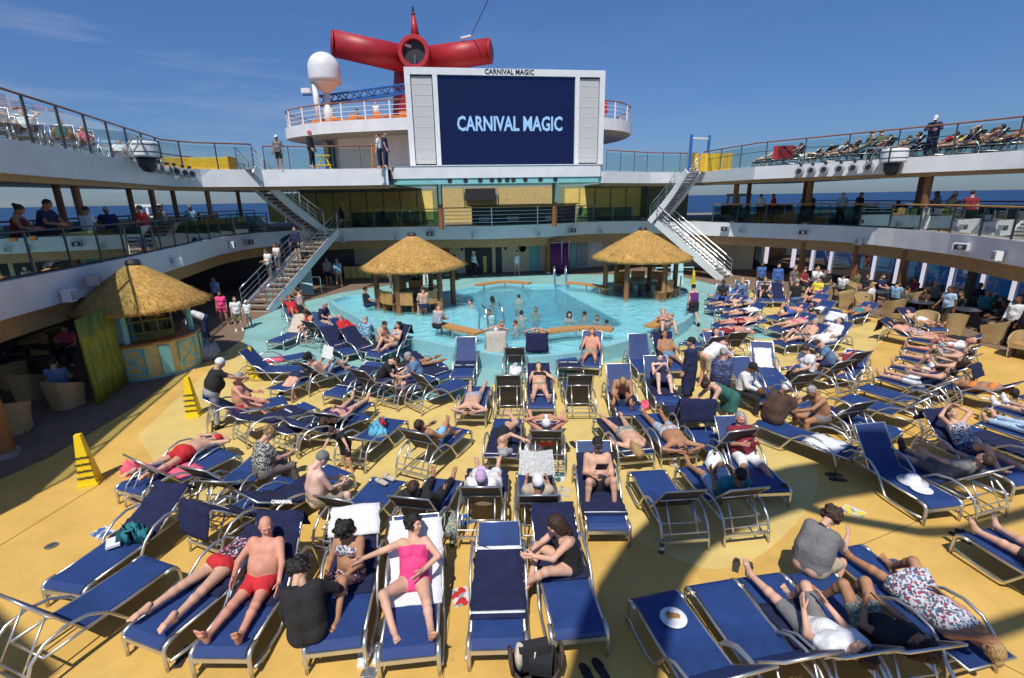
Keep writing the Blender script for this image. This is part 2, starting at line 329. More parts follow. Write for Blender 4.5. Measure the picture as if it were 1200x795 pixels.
# ------------------------------------------------------------------ balustrades
def balustrade(pl,z,h,label,step,rail,glass,post,pitch=.05,cat='railing',skipglass=False,rr=.032,midrail=False):
    P=resample(pl,step); c=P[0]; t=thing('glass_balustrade' if not skipglass else 'deck_railing',label,cat,(c.x,c.y,z))
    b=MB(); b.tube([(p[0],p[1],z+h) for p in pl],rr,6); obj('handrail',b,rail,t,smooth=True,world=True)
    if midrail:
        b=MB(); b.tube([(p[0],p[1],z+h*.62) for p in pl],.016,6); obj('mid_rail',b,post,t,smooth=True,world=True)
    for p in P:
        b=MB(); b.box((p.x,p.y,z+h/2),(pitch,pitch,h)); obj('post',b,post,t,world=True)
    for p,q in zip(P,P[1:]):
        if skipglass: continue
        d=(q-p).normalized()*.05; b=MB(); b.wall([tuple(p+d),tuple(q-d)],z+.07,z+h-.12,.012); obj('glass_panel',b,glass,t,world=True)
    if skipglass:
        for k in range(1,skipglass+1):
            b=MB(); b.tube([(p[0],p[1],z+h*k/(skipglass+1)) for p in pl],.014,6); obj('bar',b,post,t,smooth=True,world=True)
    return t
def sub(pl,y0,y1,right):
    return [p for p in pl if (p[0]>0)==right and y0<=p[1]<=y1]
# ------------------------------------------------------------------ middle deck
t=thing('middle_deck','white edged middle deck gallery curving round the pool area','deck',(0,30,3)); t['kind']='structure'
b=MB(); b.sheet(ML+[(21.5,4),(21.5,46),(-19.5,46),(-19.5,3)],3.03); obj('walkway',b,mat('walkway_green',(.24,.22,.17),.7),t,world=True)
b=MB(); b.sheet(ML+[(21.5,4),(21.5,46),(-19.5,46),(-19.5,3)],2.32); obj('ceiling',b,mat('ceiling_panel',(.60,.54,.42),.7),t,world=True)
b=MB(); b.wall(ML,2.3,3.06,.18,1); obj('fascia',b,M['white'],t,world=True)
MLi=[(p[0]+ (-.22 if p[0]<0 else .22)*(1 if abs(p[0])>8 else 0),p[1]+(.25 if p[1]>26 else 0)) for p in ML]
b=MB(); b.wall(MLi,1.80,2.298,.2,1); obj('soffit_trim',b,M['soffit'],t,world=True)
# ------------------------------------------------------------------ upper decks
UL=smoothpl([(-8.7,3.4),(-9.4,6.2),(-10.1,9.1),(-11.3,11.9),(-12.3,15.2),(-14.5,22.3)],5)+[(-13.9,23.5),(-11.9,24.6)]  # near end, out of view, bent inward to throw shade on the floor
UB=[(-11.9,24.6),(-9.5,25.0),(-5.9,25.3)]
UBR=[(5.0,27.6),(8.2,30),(11.4,31)]
UR=[(11.4,31)]+smoothpl([(12.3,26),(15,22.4),(17.9,18.2),(19.2,14),(19.9,8)],5)
def upper(pl,outer,z0,z1,label):
    t=thing('upper_deck',label,'deck',(pl[0][0],pl[0][1],z0)); t['kind']='structure'
    b=MB(); b.sheet(pl+outer,z1-.03); obj('walkway',b,mat('sun_deck_floor',(.36,.24,.13),.7),t,world=True)
    b=MB(); b.sheet(pl+outer,z0+.02); obj('ceiling',b,mat('ceiling_panel',(.60,.54,.42),.7),t,world=True)
    b=MB(); b.wall(pl,z0,z1,.18,1); obj('fascia',b,M['white'],t,world=True)
    b=MB(); b.wall([(p[0]+(-.15 if p[0]<-8 else .15 if p[0]>8 else 0),p[1]+.2*(p[1]>24)) for p in pl],z0-.16,z0-.002,.25,1); obj('soffit_trim',b,M['soffit'],t,world=True)
upper(UL,[(-11.9,40),(-19.5,40),(-19.5,3)],5.33,6.1,'left upper sun deck with a broad white edge')
upper(UB,[(-5.9,40),(-11.9,40)],5.33,6.1,'rear upper deck left of the big video screen')
upper(UBR,[(11.4,40),(5,40)],5.3,5.9,'rear upper deck right of the big video screen')
upper(UR,[(21.5,8),(21.5,40),(11.4,40)],5.3,5.9,'right upper sun deck with a broad white edge')
ins=lambda pl,d:[(p[0]+(d if p[0]<0 else -d),p[1]) for p in pl]
# railings of the upper decks
balustrade(ins(UL,-.1),6.1,1.12,'glass balustrade with dark handrail along the left upper deck',1.45,M['rail'],M['glass'],M['darksteel'])
balustrade([(-11.6,24.9),(-9.5,25.3),(-6.1,25.6)],6.1,1.05,'dark wired railing of the rear upper deck left of the screen',1.2,M['rail'],M['glass'],M['darksteel'],pitch=.035)
balustrade([(5.2,27.9),(8.2,30.2),(11.2,31.2)],5.9,1.08,'railing of the rear upper deck right of the screen',1.2,M['rail'],M['glass'],M['darksteel'],pitch=.035)
balustrade([(11.5,30.9)]+ins(UR[1:],-.1),5.9,1.12,'glass balustrade with wooden handrail along the right upper deck',1.75,M['rail'],M['glass'],M['darksteel'],midrail=True,pitch=.04)
# railings of the middle deck
mlL=[(p[0]-.09,p[1]) for p in ML if p[0]<-8 and p[1]<27.9]
mlBL=[p for p in [(-9.4,30.2),(-8.0,30.1),(-5,30.1),(-3.9,30.0)]]
mlBR=[(4.2,31.9),(5.7,32.5),(7.8,32.3)]
mlR=[(11.8,29.5)]+[(p[0]+.09,p[1]) for p in ML if p[0]>12]
balustrade(mlL,3.06,1.0,'tinted glass balustrade along the left middle deck',1.25,M['darksteel'],M['tglass'],M['darksteel'],pitch=.04,rr=.022)
balustrade(mlBL,3.06,1.0,'green glass balustrade before the yellow panels left of the bar',1.4,M['soffit'],M['tglass'],M['darksteel'],pitch=.03)
balustrade(mlBR,3.06,1.0,'green glass balustrade before the yellow panels right of the bar',1.4,M['soffit'],M['tglass'],M['darksteel'],pitch=.03)
balustrade(mlR,3.06,1.0,'tinted glass balustrade along the right middle deck',1.55,M['soffit'],M['tglass'],M['darksteel'],pitch=.05)
balustrade([(-3.85,29.75),(-1.1,29.45),(2.2,30.4),(4.1,31.6)],3.06,1.05,'polished steel balcony railing before the middle deck bar',2.7,M['soffit'],M['glass'],M['steel'],skipglass=4,pitch=.06)
# outer railings towards the sea
balustrade([(-16.5,4),(-17.5,16),(-18,36)],3.06,1.05,'outer sea side railing of the left middle deck',2.4,M['rail'],M['tglass'],M['darksteel'])
balustrade([(20.9,4),(20.9,18),(20.5,36)],3.06,1.05,'outer sea side railing of the right middle deck',2.4,M['rail'],M['tglass'],M['white'])
balustrade([(-17.6,4),(-18.2,36)],6.1,1.05,'outer sea side railing of the left upper deck',3.2,M['rail'],M['glass'],M['darksteel'])
balustrade([(21.3,9),(21.0,36)],5.9,1.05,'outer sea side railing of the right upper deck',3.2,M['rail'],M['glass'],M['darksteel'])
# ------------------------------------------------------------------ columns
def column(p,z0,z1,r,label,group,m=None):
    t=thing('column',label,'column',(p[0],p[1],z0),0,group)
    b=MB(); b.lathe([(r,.12),(r,z1-z0-.08)],n=14); obj('shaft',b,m or M['wood'],t,smooth=False)
    b=MB(); b.lathe([(r*1.35,0),(r*1.35,.12)],n=14); obj('base',b,M['alu'],t)
    b=MB(); b.lathe([(r*1.3,z1-z0-.08),(r*1.3,z1-z0)],n=14); obj('capital',b,M['grey'],t)
def place_plan(px,dist,py=230):
    d=ray(px,py); k=dist/math.hypot(d.x,d.y); return (d.x*k,d.y*k)
gl='wooden columns carrying the left upper deck'; gr_='wooden columns carrying the right upper deck'
for px,k in((110,.45),(192,.45),(242,.4)):
    h,n_,a=hit(px,225,UL); column((h-n_*k).xy,3.06,5.34,.105,'thick brown wooden column under the edge of the left upper deck',gl)
for px,dd in((68,21.5),(152,25.5),(203,28.5),(279,33)):
    column(place_plan(px,dd),3.06,5.34,.10,'slimmer brown column standing by the sea rail of the left middle deck',gl)
for px,k in((859,.5),(945,.5),(1075,.5)):
    h,n_,a=hit(px,225,ML); column((h-n_*.4).xy,3.06,5.31,.14,'thick brown wooden column under the edge of the right upper deck',gr_)
for px,dd in((849,35),(917,30),(1013,26.5),(1148,24)):
    h,n_,a=hit(px,225,ML); column((h-n_*3.2).xy,3.06,5.31,.12,'slimmer dark column standing by the sea rail of the right middle deck',gr_)
column(place_plan(755,35.3),3.06,5.31,.13,'dark column beside the top of the right hand stairs','column by the right stairs',M['darksteel'])
gb='wooden columns of the lower deck'
for px,py in((1054,368),(998,352),(938,338)):
    h,n_,a=hit(px,300,[(p[0],p[1]) for p in ML if p[0]>12]); column((h-n_*.3).xy,0,2.3,.15,'light brown wooden column among the right dining tables',gb)
column(G(1128,372).xy,0,2.3,.15,'dark column between the right dining windows',gb,M['dark'])
column(G(8,535).xy,0,2.3,.16,'reddish column at the left edge beside wicker chairs',gb)
for px in(522,643): h,n_,a=hit(px,300,[(-13,30.7),(0,30.9),(12,31.6)]); column(h.xy,0,2.3,.22,'brown wooden column before the far pool wall',gb)
# ------------------------------------------------------------------ rear walls
BW=[(-19,27),(-13.5,30.5),(-10,31.9),(-4.1,31.6),(-1,31.7),(3.3,32.5),(7.1,34.2),(10.5,34.2),(13.8,31.5),(15.2,31.0)]
def wallpanel(mb,px0,px1,z0,z1,poly,off,th=.06):
    a,_,_=hit(px0,300,poly,off); c,_,_=hit(px1,300,poly,off); mb.wall([tuple(a.xy),tuple(c.xy)],z0,z1,th,1)
t=thing('lower_rear_wall','cream wall behind the pool with aqua and white panels and a wide black doorway','wall',(0,32,0))
b=MB(); b.wall(BW[2:],0,2.34,.15,1); obj('wall',b,M['cream'],t,world=True)
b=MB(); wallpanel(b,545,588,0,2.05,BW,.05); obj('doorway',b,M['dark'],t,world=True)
b=MB(); wallpanel(b,566,570,.05,1.1,BW,.13); obj('door_edge',b,M['yellowpanel'],t,world=True)
b=MB(); wallpanel(b,620,632,0,2.2,BW,.06); obj('aqua_panel',b,M['aqua'],t,world=True)
b=MB(); wallpanel(b,506,521,0,2.2,BW,.06); obj('aqua_panel',b,M['aqua'],t,world=True)
b=MB(); wallpanel(b,670,674,0,2.2,BW,.06); obj('aqua_panel',b,M['aqua'],t,world=True)
b=MB(); wallpanel(b,675,688,0,1.95,BW,.07); obj('door',b,M['grey'],t,world=True)
b=MB(); wallpanel(b,692,704,.5,2.1,BW,.07); obj('notice_board',b,M['white'],t,world=True)
b=MB(); wallpanel(b,716,800,.1,1.3,BW,.07); obj('timber_panel',b,M['wood'],t,world=True)
b=MB()
for px in(540,591,608,612): wallpanel(b,px,px+3,1.45,1.62,BW,.08,.03)
obj('wall_light',b,M['dark'],t,world=True)
h,n_,a_=hit(612,291,BW,.1); b=MB(); b.lathe([(.30,0),(.30,.05),(.24,.05),(.24,0)],n=24,axis='Y'); o=obj('life_ring',b,M['cream'],t); o.location=h-t.location
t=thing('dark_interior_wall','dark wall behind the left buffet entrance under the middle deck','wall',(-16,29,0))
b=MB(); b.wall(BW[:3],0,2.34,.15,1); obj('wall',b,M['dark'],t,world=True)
for k,(px,pa) in enumerate(((412,'first yellow buffet cabinet from the left stairs'),(428,'middle yellow buffet cabinet behind the left thatched hut'),(446,'yellow buffet cabinet nearest the left thatched hut'))):
    h,_,a=hit(px,318,[(-12,30.4),(-4,30.6)]); t=thing('buffet_cabinet',pa,'cabinet',(h.x,h.y,0),a,'yellow buffet cabinets')
    b=MB(); b.box((0,0,.40),(.78,.5,.72)); obj('body',b,M['yellowpanel'],t); b=MB(); b.box((0,0,.79),(.84,.56,.06)); obj('top',b,M['dark'],t)
    b=MB(); b.box((0,-.255,.40),(.03,.012,.68)); b.box((.3,-.26,.5),(.02,.02,.16)); obj('door_seam',b,M['dark'],t)
# shower
h,_,a=hit(657,330,[(-3,30.2),(8,31.2)]); t=thing('outdoor_shower','purple curtained shower with chrome pipes beside the pool','shower',(h.x,h.y,0),a)
b=MB(); pl=[(-.6+.05*i,.06*math.sin(i*2.1)) for i in range(25)]; b.wall(pl,.05,1.9,.02); obj('curtain',b,M['curtain'],t,smooth=True)
for s in(.0,.45): b=MB(); b.tube([(s,-.25,0),(s,-.25,2.0),(s,-.4,2.1),(s,-.55,2.05)],.03,8); obj('pipe',b,M['steel'],t,smooth=True); 
b=MB(); b.box((0,-.05,1.93),(1.3,.06,.05)); obj('curtain_rod',b,M['steel'],t)
# middle deck rear wall
MW=[(-14,34.4),(-5,34.0),(-3.2,34.0),(5.2,34.4),(12,34.4)]
t=thing('yellow_panel_wall','row of yellow panels with green mullions behind the middle deck railing','wall',(0,34.2,3.05))
b=MB(); b.wall(MW,3.05,5.34,.1,1); obj('wall',b,mat('wall_green',(.22,.28,.18),.6),t,world=True)
def pan(px0,px1,n):
    for i in range(n):
        a=px0+(px1-px0)*i/n; c=px0+(px1-px0)*(i+1)/n; b=MB(); wallpanel(b,a+.8,c-.8,3.3,5.15,MW,.06,.05); obj('panel',b,M['yellowpanel'],t,world=True)
pan(322,512,10); pan(660,748,5)
t=thing('deck_bar','dim middle deck bar with a timber counter and shelves below the big screen','bar',(.8,33.6,3.05))
b=MB(); wallpanel(b,522,650,3.05,5.3,MW,.12,.04); obj('back_wall',b,mat('bar_wall',(.55,.42,.18),.6),t,world=True)
b=MB(); b.box((.9,32.4,3.6),(6.6,.5,1.1)); obj('counter',b,M['dark'],t,world=True)
b=MB(); b.box((.9,32.35,4.2),(6.8,.7,.07)); obj('counter_top',b,M['wood'],t,world=True)
for x in(-1.6,.2,2.6): b=MB(); b.box((x,32.1,3.35),(.7,.05,.3)); obj('front_panel',b,M['grey'],t,world=True)
h,n_,a=hit(563,228,MW,.3); t=thing('bar_television','wide dark television with silver posts on the bar wall','television',h,0)
b=MB(); b.box((0,0,0),(2.0,.1,.75)); obj('screen',b,M['dark'],t)
for s in(-1,1): b=MB(); b.box((s*1.1,-.04,0),(.07,.08,.85)); obj('post',b,M['alu'],t)
for k,(px,py,l) in enumerate(((578,240,'dark bottle shelf figure left of the bar back pillar'),(618,230,'black bar lamp on the timber pillar'))):
    pass
# ------------------------------------------------------------------ stage block, big screen
bx,by=-.45,26.8; ang=math.atan2(1.6,11.0)
t=thing('screen_gallery','white rounded gallery block with teal underside carrying the big video screen','gallery',(bx,by,5.45),ang)
pl=[(-5.6,.6),(-5.55,.15),(-5.3,-.1),(5.3,-.1),(5.55,.15),(5.6,.6),(5.6,4.6),(-5.6,4.6)]
b=MB(); b.prism(pl,.18,.74); obj('parapet',b,M['white'],t)
b=MB(); b.prism([(x*.985,y*.98+.05) for x,y in pl],-.10,.178); obj('underside',b,M['aqua'],t)
b=MB(); b.box((0,-.02,.76),(11.0,.2,.04)); obj('ledge',b,M['alu'],t)
for k in range(10):
    x=[-2.55,-1.75,-1.0,-.4,0,.4,.72,1.35,2.15,2.95][k]-.05; b=MB(); b.lathe([(.0,0),(.13,0),(.15,.22),(.10,.26),(0,.26)],c=(x,-.05,.05),n=14,axis='Y'); o=obj('spotlight',b,M['dark'],t,smooth=False)
for x in(-3.15,3.05):
    b=MB(); b.add([(x-.06,.5,-.1),(x+.06,.5,-.1),(x-.06,-.05,-.1),(x+.06,-.05,-.1),(x-.06,.5,-1.1),(x+.06,.5,-1.1)],[(0,1,3,2),(0,2,4),(1,5,3),(2,3,5,4),(0,4,5,1)]); obj('bracket',b,M['aquapale'],t)
    h=(x,.7); b=MB(); b.lathe([(.14,-2.4),(.14,-.11)],c=(x,.75,0),n=12); obj('support_post',b,M['wood'],t)
t=thing('video_screen','huge white framed outdoor screen showing pale words on deep blue','screen',(.02,27.9,6.25),ang)
W2,H2=5.2,4.70
b=MB()
b.box((0,.5,H2-.16),(2*W2,.9,.32)); b.box((0,.5,.04),(2*W2,.9,.08))
for s in(-1,1): b.box((s*(W2-.14),.5,H2/2-.12),(.28,.9,H2-.405)); b.box((s*(W2-1.50),.5,H2/2-.12),(.24,.9,H2-.405))
obj('frame',b,M['white'],t)
b=MB(); b.box((0,.75,H2/2),(2*W2-.1,.35,H2-.1)); obj('backing',b,M['grey'],t)
for s in(-1,1):
    b=MB(); b.box((s*(W2-.83),.30,H2/2-.12),(1.02,.3,H2-.55)); o=obj('speaker_panel',b,mat('speaker_mesh',(.50,.51,.50),.6,scale=60,var=.15),t)
    b=MB(); 
    for k in range(9): b.box((s*(W2-.83),.145,.45+k*.5),(1.0,.012,.015))
    obj('panel_joint',b,M['white'],t)
b=MB(); b.box((0,.3,H2/2-.12),(2*W2-3.27,.3,H2-.45)); obj('display',b,mat('display_navy',(.002,.004,.018),.5,emit=(.003,.009,.048),estr=1.,spec=.15,var=.05),t)
def text(name,body,size,loc,m,parent,bold=.02,sx=1.,rx=math.pi/2,rz=0.,ext=.01):
    c=bpy.data.curves.new(name+'_curve','FONT'); c.body=body; c.size=size; c.align_x='CENTER'; c.align_y='CENTER'; c.offset=bold; c.extrude=ext; c.resolution_u=2
    tmp=bpy.data.objects.new(name,c); COL.objects.link(tmp); me=bpy.data.meshes.new_from_object(tmp.evaluated_get(bpy.context.evaluated_depsgraph_get())); bpy.data.objects.remove(tmp); me.materials.clear(); me.materials.append(m); o=bpy.data.objects.new(name,me); COL.objects.link(o); o.parent=parent; o.location=loc; o.rotation_euler=(rx,0,rz); o.scale=(sx,1,1); return o
text('display_lettering','CARNIVAL MAGIC',.98,(.12,.13,2.08),mat('letter_glow',(.1,.15,.2),.5,emit=(.22,.42,.70),estr=1.0,var=.01),t,bold=.024,sx=.70)
text('frame_lettering','CARNIVAL MAGIC',.33,(.1,.04,H2-.155),mat('letter_navy',(.012,.02,.05),.5),t,bold=.006,sx=.95)
# ------------------------------------------------------------------ platform, funnel, dome
arc=[(-13.9,45),(-15.6,41),(-15.9,38.6),(-15.0,37),(-12.0,35.2),(-8,34.2),(-4,33.7),(0,33.8),(4,34.6),(6.8,35.8),(8.2,37.2),(8.9,39.2),(8.8,43),(7.2,47)]
A=smoothpl(arc,4)
t=thing('upper_platform','round fronted white lookout platform behind the big screen','platform',(-3,38,8.9)); 
b=MB(); b.prism(A,9.52,9.6); obj('floor',b,M['orange'],t,world=True)
b=MB(); b.wall(A,8.9,9.62,.15,-1); obj('fascia',b,M['white'],t,world=True)
b=MB(); b.prism(A,8.88,8.9); obj('underside',b,M['grey'],t,world=True)
b=MB(); b.prism([(-13.2,50),(-13.4,40),(-12.2,38),(-8,36.4),(-2,36),(4,36.8),(6.8,38.8),(7.2,50)],6.0,8.9); obj('house_wall',b,M['white'],t,world=True)
b=MB(); b.box((-13.55,39.5,7.4),(.3,2.2,2.7),rz=.2); obj('louvre',b,M['grey'],t,world=True)
P=resample(A,1.7); t2=thing('platform_railing','white railing with wooden top rail round the lookout platform','railing',(P[0].x,P[0].y,9.6))
b=MB(); b.tube([(x,y,10.7) for x,y in A],.045,6); obj('handrail',b,M['rail'],t2,world=True,smooth=True)
for k in(.28,.55,.82): b=MB(); b.tube([(x,y,9.6+k) for x,y in A],.02,5); obj('bar',b,M['white'],t2,world=True,smooth=True)
for p in P: b=MB(); b.box((p.x,p.y,10.14),(.09,.09,1.08)); obj('post',b,M['white'],t2,world=True)
# orange loungers pads on the platform
gg='orange cushioned loungers on the lookout platform'
for k in range(7):
    q=resample(A,1)[9+k*1.0.__int__()*1] if False else Vector(A[10+k*2]); tt=thing('platform_lounger','low orange lounger behind the platform railing','lounger',(q.x*.93,q.y+1.2,9.6),.1*k,gg)
    b=MB(); b.box((0,0,.3),(1.5,.6,.1)); b.box((.6,0,.48),(.5,.6,.35)); obj('cushion',b,M['orange'],tt)
    b=MB(); [b.box((x,y,.12),(.06,.06,.24)) for x in(-.65,.65) for y in(-.25,.25)]; obj('frame',b,M['alu'],tt)
fy=48.; C=V(488,66,fy); t=thing('ship_funnel','bright red winged funnel with a round black opening and a thin spire','funnel',(C.x,fy,9.6))
def loc(p): return Vector(p)-t.location
b=MB(); b.tube([loc((C.x-.7,fy+2.6,9.6)),loc((C.x-.3,fy+2.6,C.z-.2)),loc((C.x-.3,fy+2.6,C.z+.3))],[2.5,2.2,1.2],28); obj('stem',b,M['red'],t,smooth=True)
Lw=V(390,51,45.5); Rw=V(574,60,47.0)
b=MB(); b.tube([loc(C+Vector((-.85,.8,-.1))),loc(Lw)],[1.12,1.0],32); b.tube([loc(Lw+(C-Lw)*.0),loc(Lw-(C-Lw).normalized()*.12)],[1.0,.86],32); obj('wing',b,M['red'],t,smooth=True)
b=MB(); b.tube([loc(C+Vector((.85,.8,-.1))),loc(Rw)],[1.08,.98],32); b.tube([loc(Rw),loc(Rw-(C-Rw).normalized()*.12)],[.98,.84],32); obj('wing',b,M['red'],t,smooth=True)
b=MB(); b.lathe([(1.35,1.5),(1.35,-1.3),(1.28,-1.42),(1.0,-1.42),(.95,-1.3),(.95,-.8),(0,-.8)],c=loc(C),n=36,axis='Y'); obj('exhaust_ring',b,M['red'],t,smooth=False)
b=MB(); b.lathe([(0,-.99),(.94,-.99),(.94,-.84),(0,-.84)],c=loc(C),n=30,axis='Y'); obj('exhaust_opening',b,M['dark'],t)
b=MB(); b.tube([loc(C+Vector((.05,-1.15,-.85))),loc(C+Vector((.05,-1.25,-.2)))],.05,6); obj('vent_pipe',b,M['alu'],t)
sp_=V(484,15,fy); b=MB(); b.tube([loc(C+Vector((.0,0,1.0))),loc(sp_)],[.48,.13],14); obj('spire',b,M['red'],t,smooth=True)
b=MB(); b.tube([loc(sp_),loc(V(483.5,8,fy))],[.10,.08],8); b.lathe([(0,-.1),(.17,-.1),(.17,.15),(0,.15)],c=loc(sp_+Vector((0,0,-.2))),n=10); obj('mast_light',b,M['dark'],t)
b=MB(); b.tube([loc(V(470,51,47)),loc(V(482,55,47))],.12,6); b.tube([loc(V(540,45,47)),loc(V(553,42,47))],.1,6); obj('wing_fitting',b,M['white'],t)
def wire(a,c,label): 
    b=MB(); b.tube([a,c],.035,4); o=obj('stay_wire',b,M['darksteel'],origin=a); tag(o,label,'wire')
wire(V(552,42,47),V(578,-12,40),'thin dark stay wire rising from the right funnel wing')
D=V(380,84,38); t=thing('satellite_dome','white rounded satellite dome on a pedestal','satellite dome',(D.x,38,9.6))
hgt=D.z-9.6; rr=1.08
prof=[(.18,0),(.18,hgt-1.45),(.26,hgt-1.35),(.85,hgt-.80),(rr*.97,hgt-.74),(rr,hgt-.5)]+[(rr*math.cos(a),hgt+.12+rr*math.sin(a)) for a in [i*math.pi/2/9 for i in range(10)]]
b=MB(); b.lathe(prof[4:],n=36); obj('dome',b,M['white'],t,smooth=True)
b=MB(); b.lathe(prof[2:5],n=30); obj('cone',b,M['white'],t,smooth=True)
b=MB(); b.lathe([(.34,0),(.34,1.25),(.24,1.35),(.22,hgt-1.36)],n=18); obj('pedestal',b,M['white'],t,smooth=True)
p=V(370,110,37.5); t=thing('signal_mast','short white signal mast beside the satellite dome pedestal','mast',(p.x,37.5,9.6))
b=MB(); b.tube([(0,0,0),(0,0,3.1)],.2,10); obj('pole',b,M['white'],t,smooth=True)
b=MB(); b.box((-.3,0,2.1),(1.2,.1,.08)); obj('arm',b,M['blue'],t); b=MB(); b.box((-.6,-.1,2.35),(.6,.3,.3)); obj('lamp_box',b,M['white'],t); b=MB(); b.lathe([(.13,3.1),(.13,3.5),(0,3.55)],n=10); obj('lamp',b,M['dark'],t)
# blue lattice boom
a0,a1=V(374,113,38.5),V(474,99,41); t=thing('lattice_boom','blue steel lattice boom stretching from the dome to the funnel','crane boom',a0)
b=MB(); d1=Vector((0,0,-.62)); d2=Vector((0,.8,-.3))
for dd in(Vector((0,0,0)),d1,d2): b.tube([dd,a1-a0+dd],.07,6)
nseg=12; v=(a1-a0)/nseg
for i in range(nseg):
    p,q=v*i,v*(i+1); b.tube([p,q+d1] if i%2 else [p+d1,q],.045,5); b.tube([p+d2,q] if i%2 else [p,q+d2],.045,5)
obj('lattice',b,M['blue'],t)
# ------------------------------------------------------------------ stairs
def stairs(p0,p1,w,n,label,curve=0.,tm=None):
    p0,p1=Vector(p0),Vector(p1); d=(p1-p0); hd=Vector((d.x,d.y,0)).normalized(); sd=Vector((hd.y,-hd.x,0)); t=thing('staircase',label,'staircase',p0)
    def at(u,s,dz=0): return d*u+sd*(s+curve*math.sin(u*math.pi))+Vector((0,0,dz))
    for s in(-1,1):
        b=MB(); K=[at(i/10,s*w/2) for i in range(11)]
        for a,c in zip(K,K[1:]): b.beam(a,c+(c-a)*.01,.09,.36)
        obj('stringer',b,M['white'],t)
        b=MB(); b.tube([at(i/10,s*w/2,1.02) for i in range(11)],.032,7); obj('handrail',b,M['steel'],t,smooth=True)
        for k in(.3,.52,.74): b=MB(); b.tube([at(i/10,s*w/2,k) for i in range(11)],.018,6); obj('bar',b,M['steel'],t,smooth=True)
        for i in range(0,11,2): b=MB(); q=at(i/10,s*w/2); b.tube([q,q+Vector((0,0,1.0))],.025,6); obj('baluster',b,M['steel'],t)
    b=MB(); 
    for i in range(n):
        q=at((i+.5)/n,0); b.box(q+Vector((0,0,.08)),(w-.1,.30,.05),rz=math.atan2(hd.y,hd.x)-math.pi/2)
    obj('treads',b,tm or mat('stair_tread',(.16,.09,.055),.7),t)
    b=MB()
    for i in range(n):
        q=at((i+.02)/n,0); b.box(q+Vector((0,0,.0)),(w-.1,.02,.14),rz=math.atan2(hd.y,hd.x)-math.pi/2)
    obj('risers',b,mat('stair_riser',(.40,.36,.33),.7),t)
A0=G(300,366); A1=V(388,271,27.6)
stairs(A0,(A1.x-.2,A1.y,3.02),1.25,17,'left lower staircase of brown treads between white stringers')
stairs((-10.6,27.8,3.06),(-12.3,24.4,6.1),1.1,16,'left upper curved staircase with silver rails up to the sun deck',.35)
B0=G(851,327); B1=V(775,264,30.8)
stairs(B0,(B1.x,B1.y,3.02),1.2,17,'right lower white staircase beside the right thatched hut',0.,M['alu'])
B2=V(768,262,31.5); B3=V(812,203,29.5)
stairs((B2.x,B2.y,3.06),(B3.x,B3.y,5.9),1.1,16,'right upper staircase with silver rails up to the sun deck',-.2,M['alu'])
# ------------------------------------------------------------------ thatched huts
def thatchroof(t,r,h,z,ragged=.02):
    prof=[(r*.93,z-.03),(r*1.0,z-.10),(r*1.02,z)]; jit=[ragged,ragged*1.5,ragged*1.2]
    for k in range(1,11):
        u=k/10; prof.append((r*(1-u)+.06*u+.10*r*math.sin(u*math.pi)*.35,z+h*(u**1.02))); jit.append(.008)
    b=MB(); b.lathe(prof,n=56,jit=jit); obj('thatch_roof',b,M['thatch'],t,smooth=True)
    b=MB(); random.seed(3)
    for i in range(1500):
        a=random.uniform(0,6.283); u=random.uniform(0,.9)**1.2; rad=r*(1-u)*1.02+.012*r; zz=z+h*u; dz=random.uniform(.05,.14); dr=.0
        p=Vector((rad*math.cos(a),rad*math.sin(a),zz)); o=Vector((math.cos(a),math.sin(a),0)); s=Vector((-o.y,o.x,0))*.005
        q=p+o*(dz*r/h*.95+dr)*.9-Vector((0,0,dz))+Vector((0,0,.05))
        b.add([p-s,p+s,q+s+o*.015,q-s+o*.015],[(0,1,2,3)])
    for i in range(620):
        a=random.uniform(0,6.283); o=Vector((math.cos(a),math.sin(a),0)); s=Vector((-o.y,o.x,0))*.006; p=o*(r*random.uniform(.97,1.03))+Vector((0,0,z+random.uniform(-.06,.03))); q=p+o*random.uniform(0,.05)-Vector((0,0,random.uniform(.03,.10)))+s*random.uniform(-5,5)
        b.add([p-s,p+s,q+s*.5,q-s*.5],[(0,1,2,3)])
    obj('loose_straw',b,M['thatch'],t)
    b=MB(); b.lathe([(.17,z+h-.1),(.19,z+h-.02),(.15,z+h+.07),(0,z+h+.1)],n=16); obj('roof_cap',b,M['dark'],t,smooth=False)
def poolhut(cx,cy,r,h,z,posts,label,seats,zb=.3):
    t=thing('thatched_hut',label,'hut',(cx,cy,zb)); thatchroof(t,r,h,z-zb)
    for a in posts:
        x,y=1.55*math.cos(a),1.55*math.sin(a); b=MB(); b.lathe([(.115,0),(.105,z-zb+.15)],c=(x,y,0),n=12); obj('post',b,M['wood'],t)
    b=MB()
    for k in range(len(posts)):
        a,c=posts[k],posts[(k+1)%len(posts)]; b.beam((1.55*math.cos(a),1.55*math.sin(a),z-zb-.12),(1.55*math.cos(c),1.55*math.sin(c),z-zb-.12),.08,.14)
    obj('ring_beam',b,M['wood'],t)
    for k,(a,rad,face,lab) in enumerate(seats):
        s=thing('slatted_seat',lab,'seat',(cx+rad*math.cos(a),cy+rad*math.sin(a),zb),a-math.pi/2+face,'slatted wooden seats in the pool huts')
        b=MB(); b.box((0,0,.40),(.62,.5,.05)); obj('seat',b,M['teak'],s); b=MB(); b.box((0,.26,.66),(.62,.05,.50)); obj('backrest',b,M['teak'],s)
        for x in(-.26,.26): b=MB(); b.box((x,0,.2),(.06,.44,.38)); obj('leg',b,M['wood'],s)
    return t
hx,hy=-3.95,20.2
pp=[R(v) for v in(-105,-42,15,75,135,200)]
